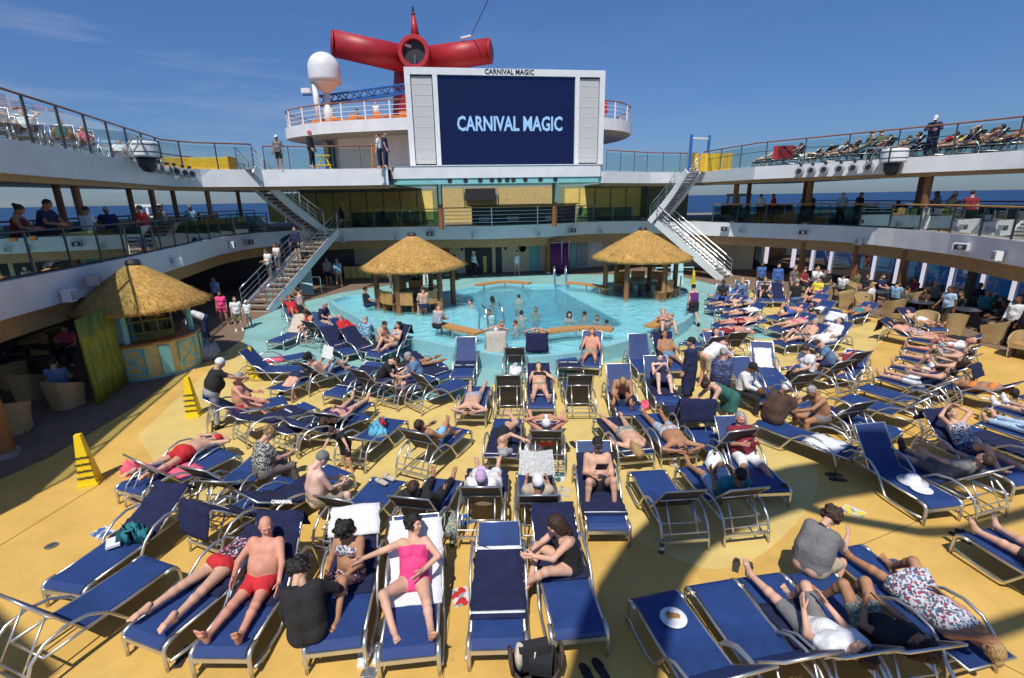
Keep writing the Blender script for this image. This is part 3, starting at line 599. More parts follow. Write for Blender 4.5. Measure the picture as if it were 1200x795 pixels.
poolhut(hx,hy,2.05,1.22,2.05,pp,'left of the two thatched pool huts on wooden posts',
  [(R(-150),1.25,0,'slatted seat at the left front of the left pool hut'),(R(-125),1.3,0,'slatted seat beside the front left post of the left pool hut'),(R(-95),1.3,0,'slatted seat at the front middle of the left pool hut'),(R(-60),1.3,0,'slatted seat at the right front of the left pool hut'),(R(130),1.1,0,'dark slatted seat at the rear left of the left pool hut'),(R(100),1.1,0,'dark slatted seat at the rear middle of the left pool hut')])
hx2,hy2=5.75,21.8
poolhut(hx2,hy2,2.12,1.18,2.05,[R(v) for v in(-125,-65,0,60,120,180)],'right of the two thatched pool huts on wooden posts',
  [(R(-60),1.35,0,'slatted seat at the front of the right pool hut'),(R(-20),1.45,0,'slatted seat at the right of the right pool hut'),(R(80),1.1,0,'slatted seat at the rear middle of the right pool hut'),(R(120),1.1,0,'slatted seat at the rear left of the right pool hut'),(R(45),1.2,0,'slatted seat at the rear right of the right pool hut')])
for cx,cy,l in((hx,hy,'dark table inside the left pool hut'),(hx2,hy2,'dark table inside the right pool hut')):
    t=thing('hut_table',l,'table',(cx,cy,.3),0,'tables inside the pool huts'); b=MB(); b.lathe([(0,.66),(.75,.66),(.75,.71),(0,.71)],n=24); obj('top',b,M['tabletop'],t); b=MB(); b.lathe([(.08,.0),(.08,.66)],n=10); obj('leg',b,M['dark'],t)
# ------------------------------------------------------------------ left bar hut
bcx,bcy=-10.45,13.75
t=thing('bar_hut','large thatched bar hut half under the left middle deck','hut',(bcx,bcy,0))
thatchroof(t,1.62,1.13,1.95,.015)
for a in(R(20),R(-80),R(150),R(230)): b=MB(); b.lathe([(.08,0),(.08,2.1)],c=(1.05*math.cos(a),1.1*math.sin(a),0),n=10); obj('post',b,M['aqua'],t)
t=thing('bar_counter','curved yellow bar counter with aqua shutters under the left thatched roof','counter',(bcx,bcy,0))
arcp=[(1.18*math.cos(R(v)),1.25*math.sin(R(v))) for v in range(-118,62,6)]
b=MB(); b.wall(arcp,.08,.98,.12,1); obj('front',b,mat('counter_yellow',(.62,.48,.17),.5),t)
b=MB(); b.wall([(x*.99,y*.99) for x,y in arcp],0,.08,.1,1); obj('plinth',b,M['aqua'],t)
b=MB(); b.wall([(x*1.06,y*1.06) for x,y in arcp],.98,1.04,.5,1); obj('top',b,M['wood'],t)
def arcpt(v,k=1.02): return Vector((1.18*k*math.cos(R(v)),1.25*k*math.sin(R(v)),0))
for v0,v1,x in((-110,-98,0),(-88,-60,1),(-45,-33,0),(-22,6,1),(20,30,0)):
    b=MB(); p,q=arcpt(v0),arcpt(v1)
    if x:
        for a,c in(((p,.2),(q,.2)),((p,.86),(q,.86)),((p,.2),(p,.86)),((q,.2),(q,.86)),((p,.2),(q,.86)),((p,.86),(q,.2))): b.beam(a[0]+Vector((0,0,a[1])),c[0]+Vector((0,0,c[1])),.03,.06)
    else: b.wall([tuple(p.xy),tuple(q.xy)],.12,.9,.03,-1)
    obj('shutter',b,M['aqua'],t)
t=thing('bar_shelf','wooden back shelf with pigeonholes and bottles in the bar hut','shelf',(bcx-.7,bcy+.75,0),R(35))
b=MB(); b.box((0,.2,1.0),(1.5,.04,1.7)); 
for z in(.9,1.25,1.6,1.9): b.box((0,0,z),(1.5,.4,.04))
for x in(-.74,-.37,0,.37,.74): b.box((x,0,1.4),(.04,.4,1.0))
obj('case',b,M['yellowpanel'],t)
b=MB(); random.seed(5)
for i in range(26): b.lathe([(.035,0),(.035,.16),(.012,.2),(.012,.26)],c=(random.uniform(-.7,.7),-.05,.92+.35*random.randint(0,2)),n=7)
o=obj('bottles',b,M['green'],t); o['kind']='stuff'
p0,p1=G(116,474),G(148,450); t=thing('bamboo_screen','bright green bamboo screen standing left of the bar hut','screen',p0)
b=MB(); n=15; dvec=(p1-p0)
for i in range(n):
    q=dvec*(i/(n-1)); b.tube([q+Vector((0,0,z)) for z in(0,.5,.52,.54,1.04,1.06,1.08,1.6,1.62,1.64,2.08)],[.058,.052,.062,.052,.052,.062,.052,.052,.062,.052,.052],8)
obj('canes',b,M['bamboo'],t,smooth=True)
b=MB(); b.tube([Vector((0,.06,.25)),dvec+Vector((0,.06,.25))],.02,6); b.tube([Vector((0,.06,1.85)),dvec+Vector((0,.06,1.85))],.02,6); obj('batten',b,M['wood'],t)
p=G(150,447); t=thing('upright_board','pale aqua upright panel between bamboo screen and counter','panel',p,-.3); b=MB(); b.box((0,.1,1.0),(.28,.05,2.0)); obj('board',b,M['aquapale'],t); b=MB(); b.box((0,.06,.06),(.34,.1,.12)); obj('foot',b,M['aqua'],t)
# ------------------------------------------------------------------ right dining windows
WR=[(15.0,33),(17.2,25.5),(18.6,20.5),(19.2,16),(19.5,9)]
t=thing('dining_window_wall','long row of sea windows with bright white mullions behind the right dining area','window wall',(18.6,20.5,0))
b=MB(); b.wall(WR,0,.45,.12,1); obj('sill_wall',b,M['dark'],t,world=True)
b=MB(); b.wall(WR,.46,2.3,.02,1); obj('pane',b,M['wglass'],t,world=True)
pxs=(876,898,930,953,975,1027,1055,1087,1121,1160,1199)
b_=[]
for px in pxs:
    h,n_,a=hit(px,300,WR,.06); b=MB(); b.box((h.x,h.y,1.38),(.10,.10,1.84),rz=a); obj('mullion',b,mat('mullion_glow',(.8,.8,.85),.4,emit=(.92,.88,1.0),estr=.6,var=.02),t,world=True)  # the mullions are given a faint lavender glow
h,n_,a=hit(1020,300,WR,.15); t=thing('hanging_banner','narrow red and white patterned banner hanging beside the dining windows','banner',(h.x,h.y,1.0),a)
b=MB(); b.box((0,0,.6),(.30,.02,1.15)); obj('cloth',b,patterned('banner_pattern',[(.5,.03,.03),(.7,.7,.6),(.5,.2,.05)],9),t); b=MB(); b.tube([(-.2,0,1.19),(.2,0,1.19)],.015,6); obj('rod',b,M['dark'],t)
# left dining outer wall (openings to the sea between low wall and lintel)
WL=[(-17.2,4),(-18.2,14),(-18.8,27)]
t=thing('left_dining_wall','low dark outer wall with open sea windows behind the left dining area','wall',(-18,14,0))
b=MB(); b.wall(WL,0,.8,.12,-1); obj('sill_wall',b,M['dark'],t,world=True)
for u in resample(WL,2.4): b=MB(); b.box((u.x,u.y,1.56),(.3,.16,1.5)); obj('mullion',b,M['wood'],t,world=True)
b=MB(); b.wall(WL,.82,2.3,.02,-1); obj('pane',b,M['wglass'],t,world=True)
# ------------------------------------------------------------------ fixtures on the fascias
def flood(px,py,z,lab,face,side):
    h,n_,a=hit(px,py,ML,.02); t=thing('floodlight',lab,'floodlight',h,math.atan2(n_.y,n_.x)+math.pi/2+side,'floodlights on the middle deck fascia')
    b=MB(); b.box((0,-.20,0),(.44,.22,.26)); obj('housing',b,M['white'] if face else M['grey'],t)
    b=MB(); b.box((0,-.315,0),(.36,.02,.19)); obj('lens',b,M['dark'],t); b=MB(); b.lathe([(0,-.33),(.07,-.33),(.07,-.325),(0,-.325)],n=12,axis='Y'); obj('bulb',b,M['alu'],t)
    b=MB(); b.beam((0,0,-.05),(0,-.12,-.05),.06,.06); obj('bracket',b,M['alu'],t)
for px,py,l in((505,274,'small black floodlight above the left doorway post on the fascia'),(668,270,'small black floodlight on the fascia right of centre'),(852,268,'small black floodlight on the fascia right of the right stairs'),(287,284,'black floodlight on the fascia left of the left stairs')): flood(px,py,2.7,l,0,0)
for px,py,l,s in((940,272,'white box floodlight with dark lens right of the shadow streaks',.5),(1130,289,'white box floodlight aimed left on the right fascia',.7)): flood(px,py,2.7,l,1,s)
def cctv(px,py,lab):
    h,n_,a=hit(px,py,ML,.02); t=thing('wall_speaker',lab,'speaker',h,math.atan2(n_.y,n_.x)+math.pi/2,'small white speakers on the middle deck fascia')
    b=MB(); b.box((0,-.18,0),(.22,.20,.30)); obj('case',b,M['white'],t); b=MB(); b.box((0,-.285,0),(.16,.012,.22)); obj('grille',b,M['grey'],t); b=MB(); b.beam((0,0,.02),(0,-.1,.02),.05,.05); obj('bracket',b,M['alu'],t)
for px,py,l in((402,281,'small pale speaker beside the left stair top'),(465,278,'small pale speaker above the left thatched hut'),(555,276,'small pale speaker above the black doorway'),(629,274,'small pale speaker above the aqua wall panel'),(701,271,'small pale speaker above the white notice board'),(870,270,'small pale speaker just right of the dark floodlight by the right stairs'),(1010,283,'white speaker above the patterned banner'),(1177,300,'white speaker farthest right on the fascia'),(268,287,'small pale speaker left of the left floodlight'),(70,347,'white speaker farthest left on the fascia')): cctv(px,py,l)
h,n_,a=hit(100,327,ML,.02); t=thing('long_floodlight','long grey tubular floodlight on the left middle deck fascia','floodlight',h,math.atan2(n_.y,n_.x)+math.pi/2)
b=MB(); b.tube([(.3,-.12,.04),(-.35,-.35,0)],[.07,.14],12); obj('barrel',b,M['grey'],t); b=MB(); b.box((-.37,-.36,0),(.05,.26,.26),rz=.3); obj('lens',b,M['grey'],t)
h,n_,a=hit(201,307,ML,.02); t=thing('small_floodlight','small white spotlight above the thatched bar roof','floodlight',h,math.atan2(n_.y,n_.x)+math.pi/2)
b=MB(); b.box((0,-.2,0),(.28,.24,.3),rz=.4); obj('housing',b,M['white'],t); b=MB(); b.beam((0,0,0),(0,-.15,0),.06,.06); obj('bracket',b,M['alu'],t)
# row of round deck speakers under the upper rails
def roundsp(px,py,pl,lab,g):
    h,n_,a=hit(px,py,pl,.02); t=thing('round_speaker',lab,'speaker',h,math.atan2(n_.y,n_.x)+math.pi/2,g)
    b=MB(); b.lathe([(0,-.02),(.16,-.04),(.20,-.20),(.14,-.22),(0,-.22)],n=18,axis='Y'); obj('shell',b,M['grey'],t,smooth=False)
    b=MB(); b.lathe([(0,-.23),(.11,-.235),(.11,-.225),(0,-.222)],n=14,axis='Y'); obj('cone',b,M['dark'],t); b=MB(); b.box((0,-.1,.27),(.08,.16,.10)); obj('bracket',b,M['dark'],t)
for px,py in((172,197),(182,198),(193,200),(203,201),(213,203),(221,204)): roundsp(px,py,UL,'round grey deck speaker on the left upper fascia beside the life raft','round speakers on the left upper fascia')
for px,py in((939,201),(953,200),(968,199),(986,198),(1002,197),(1020,196)): roundsp(px,py,UR,'round grey deck speaker on the right upper fascia beside the life raft','round speakers on the right upper fascia')
def raft(px,py,pl,lab,px2,py2):
    h,n_,a=hit(px,py,pl,.42); t=thing('life_raft',lab,'life raft',h,math.atan2(n_.y,n_.x)+math.pi/2,'life raft canisters on the upper decks')
    b=MB(); b.lathe([(0,-.27),(.44,-.27),(.47,-.22),(.47,.20),(.43,.25),(0,.29)],n=28); obj('canister',b,M['white'],t,smooth=False)
    b=MB(); [b.lathe([(.478,z),(.478,z+.03)],n=28) for z in(-.12,.12)]; b.box((0,-.02,.0),(.04,.96,.58)); obj('strap',b,M['dark'],t)
    b=MB(); b.lathe([(0,-.78),(.16,-.74),(.27,-.58),(.31,-.28),(0,-.28)],n=20); obj('floodlight',b,M['dark'],t,smooth=True)
    b=MB(); b.tube([(-.95,.35,-.5),(-.75,-.05,.05),(-.55,-.05,.33),(.1,-.05,.36)],.03,6); b.tube([(-1.0,-.05,.35),(-.5,-.05,.35)],.03,6); b.tube([(-1.0,.35,-.5),(-1.0,-.05,.35)],.03,6); obj('davit',b,M['alu'],t)
raft(153,175,UL,'white life raft canister strapped outside the left upper fascia',0,0); raft(1052,183,UR,'white life raft canister strapped outside the right upper fascia',0,0)
# ------------------------------------------------------------------ things on the upper decks
c=V(226,186,27); t=thing('curved_yellow_panel','curved yellow panel on the left upper deck behind glass','panel',(c.x,27,6.1)); b=MB(); b.wall([(-1.9,-.9),(-1.3,-.2),(-.4,.3),(.8,.5),(1.9,.5),(2.0,-.6)],0,.78,.1); obj('panel',b,mat('sign_yellow',(.70,.42,.02),.45),t); b=MB(); b.wall([(-1.9,-.9),(-1.3,-.2),(-.4,.3),(.8,.5),(1.9,.5)],.78,.82,.14); obj('cap',b,M['yellowpanel'],t)
c=V(831,194,31); t=thing('yellow_box','yellow slatted box on the right upper deck by the blue frame','box',(c.x,31,5.9)); b=MB(); b.box((0,0,.5),(2.2,1.2,1.0)); obj('body',b,mat('sign_yellow',(.70,.42,.02),.45),t); b=MB(); [b.box((x,-.61,.5),(.05,.03,1.0)) for x in(-.9,-.45,0,.45,.9)]; obj('slat',b,M['yellowpanel'],t)
p0,p1=V(807,205,31),V(828,200,31.5); t=thing('blue_frame','blue gate frame with a white crossbar on the right upper deck','frame',(p0.x,31,5.9))
for q in(p0,p1): b=MB(); b.tube([(q.x,q.y,5.9),(q.x,q.y,8.0)],.09,8); obj('upright',b,M['blue'],t,world=True)
b=MB(); b.tube([(p0.x,p0.y,7.8),(p1.x,p1.y,7.8)],.045,6); obj('crossbar',b,M['white'],t,world=True)
c=V(976,186,24); t=thing('red_backboard','red upright board among the loungers of the right upper deck','board',(c.x-3.2,24.4,5.9),-.4)
t.location=Vector(V(917,184,25.2)); b=MB(); b.box((0,0,.2),(.85,.06,.6)); obj('board',b,M['red'],t); b=MB(); [b.box((x,.05,-.1),(.05,.05,.5)) for x in(-.3,.3)]; obj('leg',b,M['alu'],t)
c=V(435,195,27); t=thing('rescue_hoist','orange folding hoist standing on the rear upper deck','hoist',(c.x,27.3,6.1)); b=MB(); b.tube([(0,0,0),(.05,0,1.3),(.5,0,.5),(.3,0,.15)],.07,6); obj('arm',b,M['orange'],t); b=MB(); b.box((0,0,.05),(.5,.4,.1)); obj('base',b,M['dark'],t)
c=V(380,198,27); t=thing('yellow_trestle','small yellow folding trestle on the rear upper deck','trestle',(c.x,27,6.1)); b=MB(); [b.tube([(x,0,0),(x*.2,.1,.75)],.035,6) for x in(-.4,.4)]; b.tube([(-.4,0,.3),(.4,0,.3)],.03,6); obj('frame',b,M['conecol'],t); b=MB(); b.box((0,.1,.78),(.7,.25,.05)); obj('top',b,M['conecol'],t)
# white frames far along the promenades
for px,dd,l in((170,36,'white steel boat davit by the sea rail far along the left middle deck'),(866,39,'white steel boat davit by the sea rail far along the right middle deck')):
    x,y=place_plan(px,dd); t=thing('boat_davit',l,'davit',(x,y,3.05),0,'white boat davits'); b=MB()
    for xx in(-.75,0,.75): b.box((xx,0,.75),(.14,.14,1.5))
    b.box((0,0,1.5),(1.7,.18,.16)); b.box((0,0,.85),(1.7,.14,.14)); obj('frame',b,M['white'],t); b=MB(); b.box((0,.3,.3),(1.8,.6,.6)); obj('base',b,M['white'],t)
# unseen tube, bars and disc added behind the viewer to shade the deck
def shade(px,py,z): 
    p=G(px,py); return p-SUNV*(z/-SUNV.z)
b=MB(); pts=[(712,830),(726,760),(742,702),(768,655),(798,622),(842,598),(900,579),(950,565),(1010,556),(1070,553),(1150,548)]
b.tube([shade(x,y,11+.25*i) for i,(x,y) in enumerate(pts)],[.45]*len(pts),14); o=obj('shade_tube',b,M['orange'],smooth=True,origin=tuple(shade(728,700,11))); tag(o,'unseen orange tube added behind the viewer to cast an arc of shade','shade caster')
def stay(pts,r,lab,z=10):
    b=MB(); b.tube([shade(x,y,z) for x,y in pts],r,8); o=obj('shade_bar',b,M['white'],origin=tuple(shade(*pts[0],z))); tag(o,lab,'brace','unseen bars added to streak the deck with shade')
stay([(880,575),(985,607),(1080,624)],.10,'left unseen bar added to streak the deck with shade'); stay([(1080,624),(1130,622),(1220,596)],.10,'right unseen bar added to streak the deck with shade')
stay([(940,800),(1089,763),(1215,722)],.10,'lowest unseen bar added to streak the deck with shade'); stay([(-30,715),(48,800)],.14,'far left unseen bar added to streak the deck with shade')
b=MB(); q=shade(1035,785,10); b.lathe([(0,-.1),(.55,-.1),(.55,.1),(0,.1)],n=20); o=obj('shade_disc',b,M['grey'],loc=q); tag(o,'unseen round disc added behind the viewer to shade the deck','platform')
# ------------------------------------------------------------------ bodies grown from a distance field
class Field:
    def __init__(s,lo,hi,h):
        s.lo=np.array(lo,float); s.h=h; s.n=np.maximum(4,np.ceil((np.array(hi)-s.lo)/h).astype(int)+1); s.f=np.ones(s.n,np.float32)
    def block(s,lo,hi,m):
        a=np.clip(np.floor((np.minimum(lo,hi)-m-s.lo)/s.h).astype(int),0,s.n-1); c=np.clip(np.ceil((np.maximum(lo,hi)+m-s.lo)/s.h).astype(int)+1,1,s.n)
        if np.any(c<=a): return None
        g=[s.lo[i]+s.h*np.arange(a[i],c[i]) for i in range(3)]
        X=np.stack(np.meshgrid(*g,indexing='ij'),-1); return (slice(a[0],c[0]),slice(a[1],c[1]),slice(a[2],c[2])),X
    def put(s,sl,d,k):
        f=s.f[sl]; h=np.maximum(k-np.abs(f-d),0)/k if k>0 else 0
        s.f[sl]=np.minimum(f,d)-(h*h*k*.25 if k>0 else 0)
    def cone(s,a,b,r1,r2,k=.03,clip=None,t0=0.,t1=1.,flat=None):
        a=np.array(a,float); b=np.array(b,float); A=a+(b-a)*t0; B=a+(b-a)*t1; q1=r1+(r2-r1)*t0; q2=r1+(r2-r1)*t1
        m=max(q1,q2); bl=s.block(np.minimum(A,B)-m,np.maximum(A,B)+m,k+2*s.h)
        if bl is None: return
        sl,X=bl; ab=B-A; L2=max(1e-9,ab@ab); P=X-A; t=np.clip(P@ab/L2,0,1); D=P-t[...,None]*ab
        if flat is not None: D=D+(D@flat[0])[...,None]*flat[0]*(1/flat[1]-1)
        d=np.sqrt((D*D).sum(-1))-(q1+(q2-q1)*t)
        if t0>0: d=np.maximum(d,-(P@ab)/math.sqrt(L2))
        if t1<1: d=np.maximum(d,(P@ab)/math.sqrt(L2)-math.sqrt(L2))
        if clip is not None: d=np.maximum(d,clip(X))
        s.put(sl,d,k)
    def ell(s,c,r,k=.03,rot=None,neg=False):
        c=np.array(c,float); r=np.array(r,float); m=r.max(); bl=s.block(c-m,c+m,k+2*s.h)
        if bl is None: return
        sl,X=bl; P=X-c
        if rot is not None: P=P@rot
        d=(np.sqrt(((P/r)**2).sum(-1))-1)*r.min()
        if neg:
            f=s.f[sl]; h=np.maximum(k-np.abs(f+d),0)/k; s.f[sl]=np.maximum(f,-d)+h*h*k*.25
        else: s.put(sl,d,k)
    def mesh(s):
        f=s.f; I=f<0
        c=I[:-1,:-1,:-1].astype(np.int8)
        cor=[(i,j,k) for i in(0,1) for j in(0,1) for k in(0,1)]
        cnt=sum(I[i:I.shape[0]-1+i,j:I.shape[1]-1+j,k:I.shape[2]-1+k].astype(np.int8) for i,j,k in cor)
        idx=np.argwhere((cnt>0)&(cnt<8))
        if len(idx)==0: return np.zeros((0,3)),np.zeros((0,4),int)
        vals={co:f[idx[:,0]+co[0],idx[:,1]+co[1],idx[:,2]+co[2]] for co in cor}
        pos=np.zeros((len(idx),3)); n=np.zeros(len(idx))
        for a in cor:
            for ax in range(3):
                if a[ax]==0:
                    b=list(a); b[ax]=1; b=tuple(b); va,vb=vals[a],vals[b]; cr_=(va<0)!=(vb<0); t=np.where(cr_,va/np.where(cr_,va-vb,1),0)
                    for x in range(3): pos[:,x]+=cr_*(a[x]+(t if x==ax else 0))
                    n+=cr_
        V_=s.lo+s.h*(idx+pos/n[:,None]); m=-np.ones(cnt.shape,int); m[idx[:,0],idx[:,1],idx[:,2]]=np.arange(len(idx)); F=[]
        for ax in range(3):
            A=np.take(I,range(I.shape[ax]-1),ax); B=np.take(I,range(1,I.shape[ax]),ax); e=np.argwhere(A!=B); o=[x for x in range(3) if x!=ax]
            ok=(e[:,o[0]]>0)&(e[:,o[1]]>0)&(e[:,o[0]]<I.shape[o[0]]-1)&(e[:,o[1]]<I.shape[o[1]]-1); e=e[ok]
            def cell(d0,d1):
                q=e.copy(); q[:,o[0]]-=d0; q[:,o[1]]-=d1; return m[q[:,0],q[:,1],q[:,2]]
            Q=np.stack([cell(1,1),cell(0,1),cell(0,0),cell(1,0)],1); ins_=A[e[:,0],e[:,1],e[:,2]]
            flip=ins_ if ax!=1 else ~ins_
            Q=np.where(flip[:,None],Q,Q[:,::-1]); F.append(Q[(Q>=0).all(1)])
        return V_,np.concatenate(F)
def npmesh(name,parts,m):
    vs=[];fs=[];o=0
    for v,f in parts:
        if len(v): vs.append(v); fs.append(f+o); o+=len(v)
    v=np.concatenate(vs); f=np.concatenate(fs); me=bpy.data.meshes.new(name)
    me.vertices.add(len(v)); me.vertices.foreach_set('co',v.astype(np.float32).ravel()); k=f.shape[1]
    me.loops.add(f.size); me.loops.foreach_set('vertex_index',f.astype(np.int32).ravel()); me.polygons.add(len(f)); me.polygons.foreach_set('loop_start',np.arange(0,f.size,k,dtype=np.int32)); me.polygons.foreach_set('use_smooth',np.ones(len(f),bool))
    me.materials.append(m); me.update(calc_edges=True); return me
def xf(v,Rm,t): return v@np.array(Rm).T+np.array(t)
_tmpl={}
def head_t(h,sex):
    key=('h',h,sex)
    if key in _tmpl: return _tmpl[key]
    F=Field((-.13,-.15,-.18),(.13,.17,.17),h); w=.92 if sex=='f' else 1.
    F.ell((0,-.012,.035),(.075*w,.096,.088),.02); F.ell((0,.022,-.02),(.066*w,.078,.085),.03); F.cone((0,.045,-.085),(0,.055,-.098),.036*w,.026*w,.03)
    for s in(-1,1):
        F.ell((s*.078*w,-.008,-.005),(.012,.026,.034),.008); F.ell((s*.040,.062,-.03),(.025,.028,.022),.02); F.ell((s*.031,.098,.012),(.017,.020,.012),.012,neg=True)
    F.cone((0,.088,.012),(0,.108,-.022),.009,.014,.012); F.ell((0,.088,-.058),(.024,.012,.009),.008); F.cone((-.04,.085,.03),(.04,.085,.03),.012,.012,.02)
    F.cone((0,-.02,-.05),(0,-.03,-.17),.052*w,.052*w,.03)
    _tmpl[key]=F.mesh(); return _tmpl[key]
def hair_t(h,style):
    key=('hair',h,style)
    if key in _tmpl: return _tmpl[key]
    F=Field((-.19,-.24,-.36),(.19,.16,.22),h)
    face=lambda X: np.maximum(X[...,1]-.035-.9*np.maximum(X[...,2]-.02,-.02), -X[...,2]-(.045 if style in('short','cap') else .10))
    def shell(r):
        bl=F.block(np.array((-.13,-.14,-.14)),np.array((.13,.14,.17)),0); sl,X=bl; P=X-np.array((0,-.018,.035)); d=(np.sqrt(((P/np.array(r))**2).sum(-1))-1)*min(r); F.put(sl,np.maximum(d,face(X)),.012)
    if style=='short': shell((.083,.102,.098))
    elif style=='cap':
        shell((.090,.110,.104)); F.ell((0,.11,.045),(.075,.075,.012),.01)
    elif style=='sunhat':
        shell((.092,.112,.11)); F.ell((0,0,.045),(.18,.19,.018),.02)
    elif style=='bun': shell((.085,.106,.10)); F.ell((0,-.13,.06),(.05,.05,.05),.02)
    elif style=='long':
        shell((.090,.112,.104)); F.ell((0,-.085,-.06),(.095,.05,.13),.03); F.ell((0,-.09,-.17),(.085,.04,.11),.03)
        for s in(-1,1): F.ell((s*.078,-.02,-.05),(.028,.055,.10),.02)
    elif style=='pony': shell((.085,.106,.10)); F.cone((0,-.12,.03),(0,-.17,-.16),.04,.02,.02)
    elif style=='curly':
        shell((.095,.115,.11)); r=np.random.RandomState(3)
        for i in range(46):
            a=r.uniform(0,6.28); z=r.uniform(-.06,.14); q=math.sqrt(max(.05,1-((z-.03)/.13)**2)); x,y=.10*q*math.cos(a),-.02+.115*q*math.sin(a)
            if y>.05 and z<.07: continue
            F.ell((x,y,z),(.028,.028,.028),.012)
    v,f=F.mesh(); v=v+np.random.RandomState(2).normal(0,.0042 if style not in('cap','sunhat') else .0006,v.shape); _tmpl[key]=(v,f); return _tmpl[key]
def hand_t(h,kind):
    key=('hand',h,kind)
    if key in _tmpl: return _tmpl[key]
    F=Field((-.09,-.03,-.09),(.09,.22,.07),h); cu=.35 if kind=='open' else 1.0
    F.cone((-.018,.0,0),(-.024,.085,0),.022,.018,.02,flat=(np.array((0,0,1.)),.72)); F.cone((.016,.0,0),(.022,.085,0),.022,.018,.02,flat=(np.array((0,0,1.)),.72))
    for i,(x,l) in enumerate(((-.033,.062),(-.0115,.078),(.0105,.083),(.031,.073))):
        p=np.array((x,.088,0)); a=.15*cu
        for j,(sg,r) in enumerate(((.45,.0098),(.32,.009),(.23,.008))):
            q=p+l*sg*np.array((x*.6,math.cos(a),-math.sin(a))); F.cone(p,q,r,r*.94,.004); p=q; a+=.55*cu
    F.cone((.03,.02,-.005),(.058,.058,-.018),.015,.0115,.012); F.cone((.058,.058,-.018),(.064,.09,-.03),.011,.0088,.006)
    _tmpl[key]=F.mesh(); return _tmpl[key]
def foot_t(h,shoe):
    key=('foot',h,shoe)
    if key in _tmpl: return _tmpl[key]
    F=Field((-.08,-.10,-.12),(.08,.24,.09),h); g=.008 if shoe else 0
    F.cone((0,-.035,-.045),(.004,.10,-.055),.034+g,.030+g,.02); F.cone((0,0,.03),(0,.01,-.02),.036+g,.036+g,.03); F.cone((0,.01,-.005),(0,.11,-.05),.032+g,.024+g,.03); F.cone((-.018,.11,-.062),(.022,.12,-.062),.022+g,.022+g,.02)
    if shoe: F.ell((0,.13,-.058),(.045,.07,.028),.03)
    else:
        for i in range(5): x=-.030+.0155*i; F.cone((x,.12,-.064),(x*1.05,.165+.008*i-.002*(i==4),-.066),.0088+.0012*i,.0085+.0012*i,.005)
    _tmpl[key]=F.mesh(); return _tmpl[key]
def nrm(v): v=np.array(v,float); return v/np.linalg.norm(v)
def dirv(p,s,side): p,s=R(p),R(s); return np.array((side*math.sin(s),math.cos(s)*math.sin(p),-math.cos(s)*math.cos(p)))
def skeleton(P,sex,build):
    ln=R(P.get('lean',0)); side=R(P.get('tilt',0)); t=np.array((math.sin(side)*math.cos(ln),-math.sin(ln)*math.cos(side),math.cos(ln)*math.cos(side))); t=nrm(t)
    n=nrm(np.array((0,math.cos(ln),math.sin(ln)))); n=nrm(n-t*(n@t)); tw=R(P.get('twist',0)); x=np.cross(n,t); 
    xs=x*math.cos(tw)-n*math.sin(tw); ns=np.cross(t,xs); J={}
    pel=np.zeros(3); J['t']=t; J['n']=n; J['pel']=pel; hw=.085 if sex=='m' else .092; sw=.175 if sex=='m' else .155
    slump=P.get('slump',0.); J['waist']=t*.17-n*(.015+slump*.5); J['chest']=t*.36-n*slump*.2; J['neck']=t*.50-n*.015+n*slump; J['x']=x; J['xs']=xs; J['ns']=ns
    hd=nrm(t+n*(.18+P.get('nod',0)*.012)); J['head']=J['neck']+hd*.155+n*.01
    yw=R(P.get('look',0)); f=nrm(ns-hd*(ns@hd)); f=nrm(f*math.cos(yw)+np.cross(hd,f)*math.sin(yw)); nd=R(-P.get('nod',0)*.6); f2=nrm(f*math.cos(nd)+hd*math.sin(nd)); u2=nrm(hd-f2*(hd@f2)); J['hR']=np.stack([np.cross(f2,u2),f2,u2],1)
    for k,s in(('L',-1),('R',1)):
        J['hip'+k]=pel+x*s*hw-t*.02; d=dirv(*P['th'+k],s); J['kn'+k]=J['hip'+k]+d*.43; d2=dirv(*P['sh'+k],s); J['an'+k]=J['kn'+k]+d2*.41
        pf=P['sh'+k][0]+90-P.get('toe',12); fd=dirv(pf,P['sh'+k][1],s); fy=nrm(fd); fz=nrm(-d2-fy*(-d2@fy)); J['fR'+k]=np.stack([np.cross(fy,fz),fy,fz],1)
        J['sho'+k]=J['chest']+t*.085+xs*s*sw; d=dirv(*P['ua'+k],s); J['el'+k]=J['sho'+k]+d*.28; d2=dirv(*P['fa'+k],s); J['wr'+k]=J['el'+k]+d2*.25
        hy=nrm(d2+.1*ns); hx=nrm(np.cross(hy,nrm(d+np.array((.01,.02,.03)))) if abs(hy@nrm(d))<.97 else xs*1.); hz=np.cross(hx,hy)
        palm=nrm(x*s); hz=nrm(palm-hy*(palm@hy)); hx=np.cross(hy,hz)*1; J['wR'+k]=np.stack([hx,hy,hz],1)
    return J
